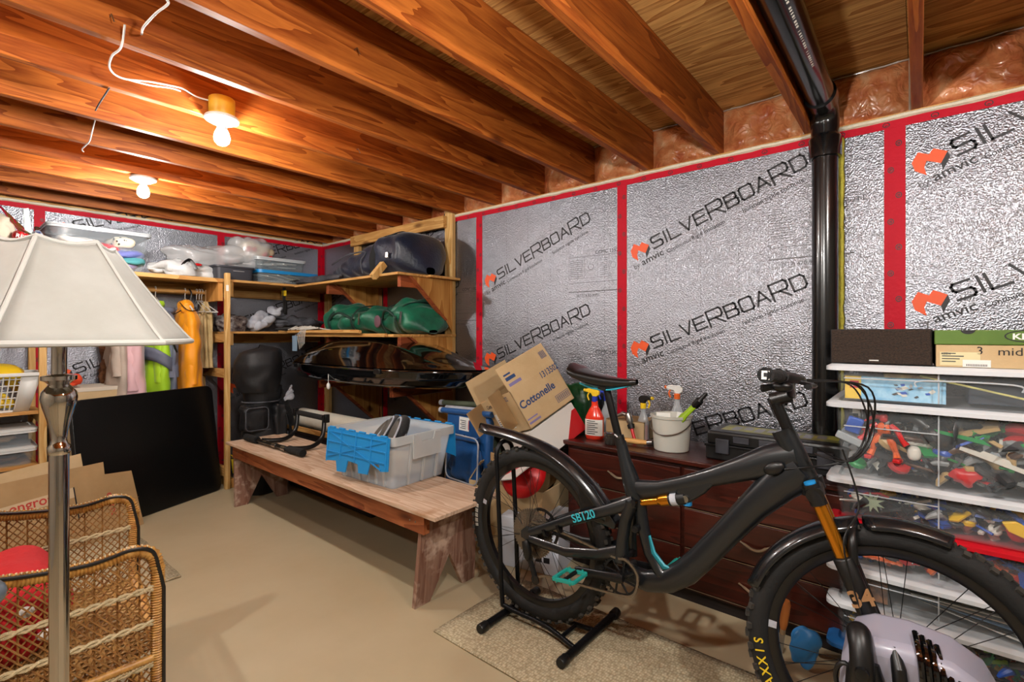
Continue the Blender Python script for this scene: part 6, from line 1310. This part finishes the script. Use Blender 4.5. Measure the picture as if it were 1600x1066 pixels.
o = MB().prism([(-.075, -.006), (.06, -.006), (.075, .004), (-.05, .008)], -.003, .003, 'x').build('toy_gun', TM['green'], smooth=None); o.location = (BX-.208, -.11, .935); o.rotation_euler = (.2, 0, 0); setk(o, 'bright green toy blade lying across the deep toy bin', 'toy')
o = MB().ell((0, 0, 0), (.02, .02, .026), 14, 10, pw=.8).build('toy_mask', TM['white']); o.location = (BX-.2, .015, .86); setk(o, 'white toy helmet at the middle of the deep toy bin', 'toy')
o = MB().box((0, 0, 0), (.02, .05, .06)).build('toy_block', TM['blue'], bevel=.006); o.location = (BX-.2, .19, .94); o.rotation_euler = (.3, 0, 0); setk(o, 'blue toy block high at the corner of the deep bin', 'toy')
o = MB().bx(-.012, .012, -.05, .05, -.014, .014).build('toy_block', TM['silver'], bevel=.004); o.location = (BX-.205, .20, .885); o.rotation_euler = (.4, 0, .1); setk(o, 'ribbed silver toy piece at the corner of the deep bin', 'toy')
# papers in the low bin
for k in range(8):
    o = MB().box((0, 0, 0), (.25, .34-.02*k, .004)).build('comic_sheet', [mt['paper'], TM['dark grey'], P('blue_grey_sheet', '#5a7a9c', .4), mt['offwhite']][k % 4]); o.location = (BX-.05, -.18+.02*k, .295+.011*k); o.rotation_euler = (0, .05, .06*k-.2); o.rotation_euler[0] = .10-.02*k; setk(o, 'loose magazine sheet in the low bin of papers', 'paper', 'magazines in the low bin')
o = MB().box((0, 0, 0), (.012, .12, .085)).build('toy_manual', P('brown_printed_card', '#9c6a44', .6, var=(40, '#4a3020'))); o.location = (BX-.195, .15, .335); setk(o, 'brown printed booklet standing in the low bin of papers', 'booklet')
# toy-set box in the top bin
d = T('toy_set_box', 'blue and yellow toy set box inside the topmost clear bin', 'box', (BX-.16, .095, 1.040))
MB().bx(-.03, .03, -.165, .125, .0, .085).build('box_body', P('blue_picture_print', '#4f9fd0', .4, var=(16, '#a9d6ee')), d, smooth=None); MB().bx(-.0305, .0305, .075, .1255, -.0005, .0855).build('yellow_end', P('yellow_box_print', '#e8c23c', .4), d, smooth=None)
f_ = frame((-.0312, .118, .042), (0, -1, 0), (0, 0, 1)); mb = MB(); quad(mb, f_, .008, -.002, .036, .026); mb.build('red_logo_square', TM['red'], d, smooth=None, fix=False); text('LEGO', .0125, mt['paper'], d, frame((-.0318, .1085, .048), (0, -1, 0), (0, 0, 1)), bold=.03, sx=.8)
for k in range(16):
    f_ = frame((-.0312-.0001*k, -.01-RND.random()*.14, .012+RND.random()*.05), (0, -1, RND.uniform(-.4, .4)), (0, 0, 1)); a_, b_ = RND.uniform(.004, .016), RND.uniform(.003, .009)
    mb = MB(); mb.add([(-a_, 0, 0), (-a_*.3, -b_, 0), (a_, -b_*.3, 0), (a_*.4, b_, 0)], [(0, 1, 2, 3)], f_); mb.build('printed_picture', [TM['blue'], TM['white'], TM['silver'], TM['dark grey']][k % 4], d, smooth=None, fix=False)
o = MB().box((0, 0, 0), (.10, .15, .012)).build('toy_manual', P('folded_leaflet', '#c9b46a', .5, var=(30, '#7a5a48'))); o.location = (BX-.15, .03, 1.140); o.rotation_euler = (0, -.15, .1); setk(o, 'small printed leaflet lying on the toy set box', 'leaflet')
o = MB().tube([(BX-.20, .0, 1.137), (BX-.2, -.33, 1.058)], .0035, 6).build('yellow_stick', P('pale_yellow_stick', '#cfc77a', .5)); setk(o, 'thin pale yellow stick slanting inside the topmost bin', 'stick')
o = MB().bx(-.06, .1, -.35+.13, -.10+.1, 0, .075).build('dark_case', P('slate_case', '#3c4450', .5), bevel=.006); o.location = (BX-.06, BYC+.0, 1.040); setk(o, 'dark slate case lying behind the yellow stick in the topmost bin', 'case')
# speaker and shoe carton on top
ZT = 1.034+.118+.021
d = T('centre_speaker', 'black centre speaker with speckled grille on the toy bins', 'speaker', (2.385, .118, ZT))
MB().bx(-.155, .12, -.152, .145, 0, .13).build('cabinet', P('dark_vinyl', '#1b1a1b', .35), d, smooth=None, bevel=.004); MB().bx(-.162, -.1545, -.149, .142, .003, .127).build('grille', P('speckled_grille', '#1a1412', .9, var=(160, '#3a2a1e'), bump=(200, .5)), d, smooth=None, bevel=.003)
mb = MB(); quad(mb, frame((-.1627, .025, .013), (0, -1, 0), (0, 0, 1)), 0, 0, .028, .004); mb.build('badge', mt['white'], d, smooth=None, fix=False)
d = T('shoe_carton', 'brown shoe carton with green lid and handwriting on the toy bins', 'carton', (2.37, -.225, ZT), .02)
MB().bx(-.15, .16, -.19, .185, 0, .075).build('box_body', mt['card2'], d, smooth=None, bevel=.002)
mt['keen'] = P('green_lid', '#5d7d2c', .5, var=(5, '#4d6b22'))
MB().bx(-.154, .164, -.194, .189, .076, .125).build('box_lid', mt['keen'], d, smooth=None, bevel=.003)
kf = lambda y, z: frame((-.1512, y, z), (0, -1, 0), (0, 0, 1)); kl = lambda y, z: frame((-.1554, y, z), (0, -1, 0), (0, 0, 1))
text('KEEN', .026, mt['paper'], d, kl(.002, .095), bold=.03, sx=1.2); mb = MB(); p = [kl(-.036, .105) @ V((.056*cos(a*PI/12), .020*sin(a*PI/12), -.0004)) for a in range(24)]; q = [kl(-.036, .105) @ V((.052*cos(a*PI/12), .017*sin(a*PI/12), -.0004)) for a in range(24)]; mb.add(p+q, [(i, (i+1) % 24, 24+(i+1) % 24, 24+i) for i in range(24)]); mb.build('logo_outline', mt['ink'], d, smooth=None, fix=False)
text('3', .036, mt['ink'], d, kf(.085, .045), 'handwriting'); text('mid', .036, mt['ink'], d, kf(.035, .043), 'handwriting', sx=1.1)
mb = MB(); quad(mb, kf(.175, .006), 0, 0, .10, .045); mb.build('size_label', P('cream_label', '#d9cda0', .6), d, smooth=None, fix=False)
mb = MB(); quad(mb, frame((-.1518, .118, .002), (0, -1, 0), (0, 0, 1)), 0, 0, .068, .024); mb.build('barcode_label', mt['paper'], d, smooth=None, fix=False)
mb = MB(); g = frame((-.1524, .175, .006), (0, -1, 0), (0, 0, 1)); [quad(mb, g, .005+.0, .012+.009*k, .04+.01*(k % 3), .015+.009*k) for k in range(4)]; [quad(mb, g, .066+.004*k, -.001, .068+.004*k, .006) for k in range(13)]; mb.build('label_print', mt['inkg'], d, smooth=None, fix=False); text('KEEN', .010, mt['ink'], d, frame((-.1524, .172, .042), (0, -1, 0), (0, 0, 1)))
mb = MB(); mb.add([kl(.105, .1245) @ V((.018*cos(a*PI/10), -.013*sin(a*PI/10), .0002)) for a in range(11)], [tuple(range(10, -1, -1))]); mb.build('finger_hole', mt['ink'], d, smooth=None, fix=False)
o = blob('blue_scoop', TM['blue'] if False else P('sky_blue_plastic', '#2f7fc4', .4), (0, 0, 0), (.03, .055, .085), None, (.2, 0, 0), .7, (.15, 8, 1), seed=71); o.location = (2.12, .335, .10); setk(o, 'sky blue plastic scoop standing behind the fork leg', 'scoop')
# ================================================================= foreground: lamp, wicker armchair, vacuum
mt['shade'] = P('ivory_lampshade', '#9c9a94', .75, bump=(5, .1), var=(14, '#94928b')); mt['shadetrim'] = P('ivory_trim', '#a8a6a0', .6)
lp = T('floor_lamp', 'floor lamp with chrome stem and panelled ivory shade in the foreground', 'lamp', (.172, 1.372, 0))
mt['darkchrome'] = P('chrome_stem', '#c4bfb8', .06, 1.0)
MB().lathe([(.15, 0), (.152, .012), (.13, .022), (.06, .03), (.026, .05), (.0165, .07)], 36).build('base', mt['darkchrome'], lp)
MB().lathe([(.0165, .06), (.0165, 1.04)], 24).build('lower_stem', mt['darkchrome'], lp)
MB().lathe([(.0165, 1.035), (.019, 1.04), (.019, 1.052), (.014, 1.058), (.0125, 1.065), (.014, 1.08), (.020, 1.11), (.027, 1.135), (.030, 1.152), (.028, 1.165), (.020, 1.176), (.0165, 1.18), (.022, 1.186), (.029, 1.19), (.029, 1.198), (.014, 1.202)], 32).build('vase_knop', mt['darkchrome'], lp)
MB().lathe([(.0125, 1.2), (.0125, 1.30), (.02, 1.31), (.02, 1.36), (.012, 1.37)], 24).build('upper_stem', mt['darkchrome'], lp)
zb, zt_, rb_, rt_ = 1.268, 1.473, .243, .090; a0 = -YAW*0+math.radians(8)
th0 = math.atan2(-cos(YAW), sin(YAW))        # picture-right direction
va = [th0-math.radians(8+60*k) for k in range(6)]
def shp(k, f_, t):   # panel point: f_ across, t up
    A, B_ = va[k % 6], va[(k+1) % 6]; r = rb_+(rt_-rb_)*(t**.92); p = V((cos(A), sin(A), 0)).lerp(V((cos(B_), sin(B_), 0)), f_); s_ = 1+.035*sin(f_*PI)*1.0
    return (p.x*r*s_, p.y*r*s_, zb+(zt_-zb)*t-.010*sin(f_*PI)*(t > .93))
for k in range(6):
    MB().grid(lambda u, v, k=k: shp(k, u, v), 8, 10).build('shade_panel', mt['shade'], lp, smooth=30, solid=.0015)
    MB().tube([shp(k, 0, t/10) for t in range(11)], .0042, 6).build('shade_rib', mt['shadetrim'], lp)
MB().tube([shp(k, f_/6, 0) for k in range(6) for f_ in range(6)], .0062, 8, closed=True).build('lower_trim', mt['shadetrim'], lp); MB().tube([shp(k, f_/6, 1) for k in range(6) for f_ in range(6)], .0055, 8, closed=True).build('upper_trim', mt['shadetrim'], lp)
for a in (0, 2.1, 4.2): MB().tube([(.012*cos(a), .012*sin(a), 1.36), (.085*cos(a), .085*sin(a), zt_-.004)], .002, 5).build('shade_spider', mt['darkchrome'], lp)
MB().lathe([(.013, 1.365), (.03, 1.40), (.03, 1.42), (.012, 1.447), (.002, 1.45)], 16).build('unlit_bulb', mt['white'], lp)

mt['cane'] = P('wicker_cane', '#b98f52', .5, var=(30, '#8f6430'), aniso=(40, 40, 40)); mt['cane2'] = P('wrapped_cane', '#c9974e', .42, var=(40, '#96632a')); mt['rope'] = P('seagrass_braid', '#c2ad86', .8, bump=(150, .6)); mt['strand'] = P('cane_strand', '#a87a42', .5, var=(30, '#75491f'))
ch = T('wicker_armchair', 'honey wicker armchair with lattice sides and black piping in the foreground', 'armchair', (.41, 1.64, 0), -.12)
def wrapped(pts, r, name, m='cane2', parent=None, pitch=.007):
    pts = [V(p) for p in pts]; dense = []; 
    for a, b in zip(pts, pts[1:]):
        n_ = max(1, int((b-a).length/(pitch/2))); dense += [a.lerp(b, i/n_) for i in range(n_)]
    dense.append(pts[-1]); rs = [r*(1.0 if i % 2 else .80) for i in range(len(dense))]
    return MB().tube(dense, rs, 8).build(name, mt[m], parent or ch, smooth=70)
def sidepanel(y, top, lowered=0):
    """arm panel in the plane y: front post at x=0, runs back to x=-.62"""
    tops = smoothpath([(-.62, y, top+.10), (-.45, y, top+.045), (-.30, y, top+.008), (-.15, y, top-.008), (-.06, y, top+.004), (-.015, y, top-.012), (.0, y, top-.06)], 7)
    zt = lambda x: next((a.z+(b.z-a.z)*((x-a.x)/(b.x-a.x) if b.x != a.x else 0) for a, b in zip(tops, tops[1:]) if a.x <= x <= b.x+1e-9), top-.05)
    rail = wrapped(tops, .019, 'arm_rail')
    s_ = -1 if y < .2 else -1
    off = V((0, s_*.016, .012)); MB().tube([p+off for p in tops]+[V((.012, y+s_*.014, top-.11)), V((.012, y+s_*.014, .02))], .0048, 6).build('black_piping', mt['black'], rail)
    mb = MB(); dn = []
    for a, b in zip(tops, tops[1:]):
        n_ = max(1, int((b-a).length/.0045)); dn += [a.lerp(b, i/n_) for i in range(n_)]
    for i, p in enumerate(dn):
        if i % 2: mb.ell(p+V((0, s_*.008, .0185)), (.0024, .006, .0026), 6, 4)
    mb.build('white_stitching', mt['rope'], rail)['kind'] = 'stuff'
    wrapped([(0, y, top-.05), (0, y, .0)], .0185, 'front_post')
    wrapped([(-.62, y, top+.05), (-.62, y, 0)], .018, 'back_post')
    mb = MB(); sp_ = .0195; x0, x1 = -.605, -.015
    for sg_ in (-1, 1):
        c = x0-1.0
        while c < x1+1.0:
            seg = []
            for k in range(60):   # line z = (x-c)*sg*1.15
                x = x0+(x1-x0)*k/59; z = (x-c)*1.2 if sg_ > 0 else (c-x)*1.2+0
                if .10 < z < zt(x)-.012: seg.append((x, y+sg_*.0022, z))
            if len(seg) > 1: mb.tube([seg[0], seg[-1]], .0035, 4, sq=(.55, 1.0), caps=False)
            c += sp_
    for x in [x0+.0+i*.0235*2 for i in range(13)]: mb.tube([(x, y, .1), (x, y, zt(x)-.01)], .0022, 4, caps=False)
    mb.build('lattice', mt['strand'], ch)['kind'] = 'stuff'
    for z, nm in ((top-.115, 0), (top-.21, 0), (.30, 1), (.20, 0), (.36, 0)):
        if nm: wrapped([(-.61, y-.006, z+.06), (-.01, y-.006, z+.085)], .012, 'wrapped_band')
        else:
            for q in (-1, 1): MB().tube([(-.61+i*.012, y-.009+.002*q*sin(i*1.2), z-.02+i*.0006+.0055*q*cos(i*1.2)) for i in range(51)], .0045, 6).build('braid', mt['rope'], ch)
    wrapped([(-.62, y, .09), (0, y, .09)], .013, 'bottom_rail')
sidepanel(0, .685); sidepanel(.565, .690)
for z in (.40, .09): wrapped([(.0, .0, z), (.0, .565, z)], .016, 'front_rail')
mb = MB()
for i in range(22): mb.tube([(0, .02+i*.025, .40), (-.62, .02+i*.025, .40)], .005, 5)
for i in range(24): mb.tube([(-.01-i*.026, 0, .402), (-.01-i*.026, .565, .402)], .005, 5)
mb.build('woven_seat', mt['cane'], ch)['kind'] = 'stuff'
wrapped(smoothpath([(-.62, 0, .72), (-.68, .03, .88), (-.72, .28, 1.0), (-.68, .535, .88), (-.62, .565, .72)], 7), .019, 'back_rail')
mb = MB()
for i in range(20):
    y = .03+i*.027; t_ = 1-((y-.28)/.29)**2; mb.tube([(-.62, y, .40), (-.64-.06*t_, y, .72+.26*max(0, t_)**.6)], .0045, 5)
for i in range(16): z = .44+i*.03; mb.tube([(-.622-(z-.4)*.1, .02, z), (-.65-(z-.4)*.1, .28, z), (-.622-(z-.4)*.1, .545, z)], .0045, 5)
mb.build('back_weave', mt['strand'], ch)['kind'] = 'stuff'
mt['redcush'] = P('red_patterned_cotton', '#b8141a', .85, bump=(60, .3))
d = T('seat_cushion', 'red cushion with white pattern on the wicker armchair', 'cushion', (.22, 1.95, .41), -.12)
blob('cushion_body', 'redcush', (-.12, 0, .10), (.17, .21, .13), d, (0, -.35, 0), .7, (.12, 5, 1), (.008, 16), floor=.0, seed=81)
for (x, y, z, r) in ((-.05, -.17, .15, .02), (0, -.1, .17, .018), (-.02, .0, .18, .02), (.02, .1, .15, .018), (-.12, -.19, .19, .022), (.0, -.18, .08, .016)): MB().ell((x, y, z), (r*1.4, r, r*.9), 8, 6).build('white_motif', mt['paper'], d)
# grey knob of a thin pole at the picture edge
d = T('walking_pole', 'dark thin pole with round grey knob at the picture edge by the armchair', 'pole', (.045, .872, 0))
MB().tube([(0, 0, 0), (0, 0, .955)], .006, 8).build('shaft', mt['blackm'], d); MB().ell((0, 0, .967), (.017, .017, .017), 16, 12).build('knob', P('grey_knob', '#6f7780', .3, .6), d)
# vacuum cleaner in the near corner
VX = 1.2*cos(YAW)+.977*sin(YAW); VY = 1.2*sin(YAW)-.977*cos(YAW)
d = T('vacuum_cleaner', 'lavender grey and black vacuum cleaner standing before the front wheel', 'vacuum cleaner', (VX, VY, 0), math.atan2(VY, VX)-PI/2)
mt['lav'] = P('lavender_grey_plastic', '#9a98a8', .35, coat=.2)
MB().prism([(-.135, .03), (-.138, .40), (-.132, .47), (-.11, .515), (-.07, .538), (0, .545), (.08, .535), (.14, .50), (.172, .44), (.18, .36), (.18, .03)], -.08, .10, 'y').build('body_shell', mt['lav'], d, bevel=.03, seg=4, smooth=50)
MB().tube([(-.082, -.095, .05), (-.082, -.095, .40), (-.082, -.092, .46), (-.082, -.085, .49)], [.042, .042, .038, .028], 22).build('dust_canister', mt['black'], d)
MB().tube(smoothpath([(-.085, -.118, .38), (-.085, -.12, .46), (-.09, -.095, .525), (-.10, -.05, .552)], 5), [.022]*5+[.025]*6+[.026]*3+[.022, .016], 16).build('carry_handle', mt['black'], d)
MB().lathe([(.006, -.148), (.014, -.146), (.015, -.133)], 16, (-.085, 0, .485), 'y').build('release_button', mt['blackm'], d)
MB().tube([(-.122+.02*cos(a*PI/8), -.088, .43+.038*sin(a*PI/8)) for a in range(16)], .006, 8, closed=True).build('hinge_ring', mt['black'], d)
MB().tube([(-.005, -.08, .03), (-.01, -.094, .42), (-.018, -.09, .50), (-.026, -.06, .53)], [.016, .016, .015, .01], 12).build('hose_clip', mt['black'], d)
for k in range(6):
    x = .022+k*.0135; zt2 = .545-.006*k
    MB().tube(smoothpath([(x+.022, -.078, .03), (x+.014, -.092, .28), (x+.004, -.09, zt2-.06), (x-.004, -.062, zt2), (x-.010, .0, zt2+.008)], 5), .0072, 8).build('cooling_rib', mt['gloss'], d)
MB().bx(-.15, .19, -.09, .12, .0, .05).build('floor_head', mt['black'], d, bevel=.01)
# ================================================================= bare bulbs and wiring
def bulb_fixture(x, y, label, boxed, drop=0, bm='bulb'):
    t = T('ceiling_bulb', label, 'light', (x, y, ZJ-drop), 0, 'bare bulbs under the joists')
    if drop: MB().tube([(0, 0, -.01), (0, 0, drop+.2)], .004, 8).build('cord', mt['white'], t)
    if boxed: MB().lathe([(.05, -.004), (.052, .0), (.052, .075), (.048, .078)], 20).build('junction_box', mt['ybox'], t)
    MB().lathe([(.02, -.004), (.066, -.006), (.07, -.012), (.068, -.02), (.045, -.032), (.022, -.036)], 28).build('lampholder', mt['white'], t)
    MB().lathe([(.019, -.034), (.02, -.05), (.023, -.064)], 16).build('bulb_base', mt['white'], t)
    MB().lathe([(.021, -.062), (.029, -.08), (.032, -.098), (.029, -.115), (.018, -.127), (.004, -.131)], 18).build('bulb', mt[bm], t)
LB = ['bare bulb on a yellow junction box, larger of the two lit bulbs', 'small lit bulb farther off, near the end wall', 'added fill bulb hanging on a cord by the camera, out of view', 'added fill bulb under the joists behind the camera, out of view', 'added fill bulb under the joists beside the armchair, out of view']  # last three fixtures are unseen, added to brighten the room
mt['ybox'] = P('yellow_junction_box', '#d9a92c', .45)
for i, (x, y) in enumerate(BULBS): bulb_fixture(x, y, LB[i], i == 0, .24 if i == 2 else 0, 'bulb_fill' if i > 1 else 'bulb')
def wire(label, pts, r=.0035, m='white', name='electric_cable'):
    o = MB().tube(smoothpath(pts, 8), r, 6).build(name, mt[m]); setk(o, label, 'cable')
wire('white cable looping from the joists to the yellow junction box', [(.41, 2.0, 2.30), (.412, 2.06, 2.25), (.405, 2.15, 2.25), (.42, 2.26, 2.25), (.47, 2.33, 2.26), (.57, 2.40, 2.31), (.66, 2.425, 2.335), (.70, 2.43, 2.34), (.75, 2.43, 2.325), (.80, 2.425, 2.325)])
wire('second white cable running beside the looping one', [(.46, 2.335, 2.262), (.57, 2.405, 2.298), (.65, 2.43, 2.325), (.69, 2.432, 2.328)], .003)
wire('short white cable hanging over a joist at the top of the picture', [(.40, 1.62, 2.33), (.43, 1.66, 2.258), (.448, 1.69, 2.255), (.445, 1.80, 2.27), (.435, 1.89, 2.26), (.46, 2.02, 2.30)])
wire('thin grey cable hooked over a far joist beyond the looping cable', [(.455, 2.46, 2.258), (.46, 2.66, 2.262), (.462, 2.75, 2.258)], .003, 'greyfab')
wire('short white cable end dangling between the far joists', [(.50, 2.98, 2.30), (.505, 3.1, 2.26), (.512, 3.2, 2.25), (.506, 3.33, 2.245), (.515, 3.345, 2.235)], .003)
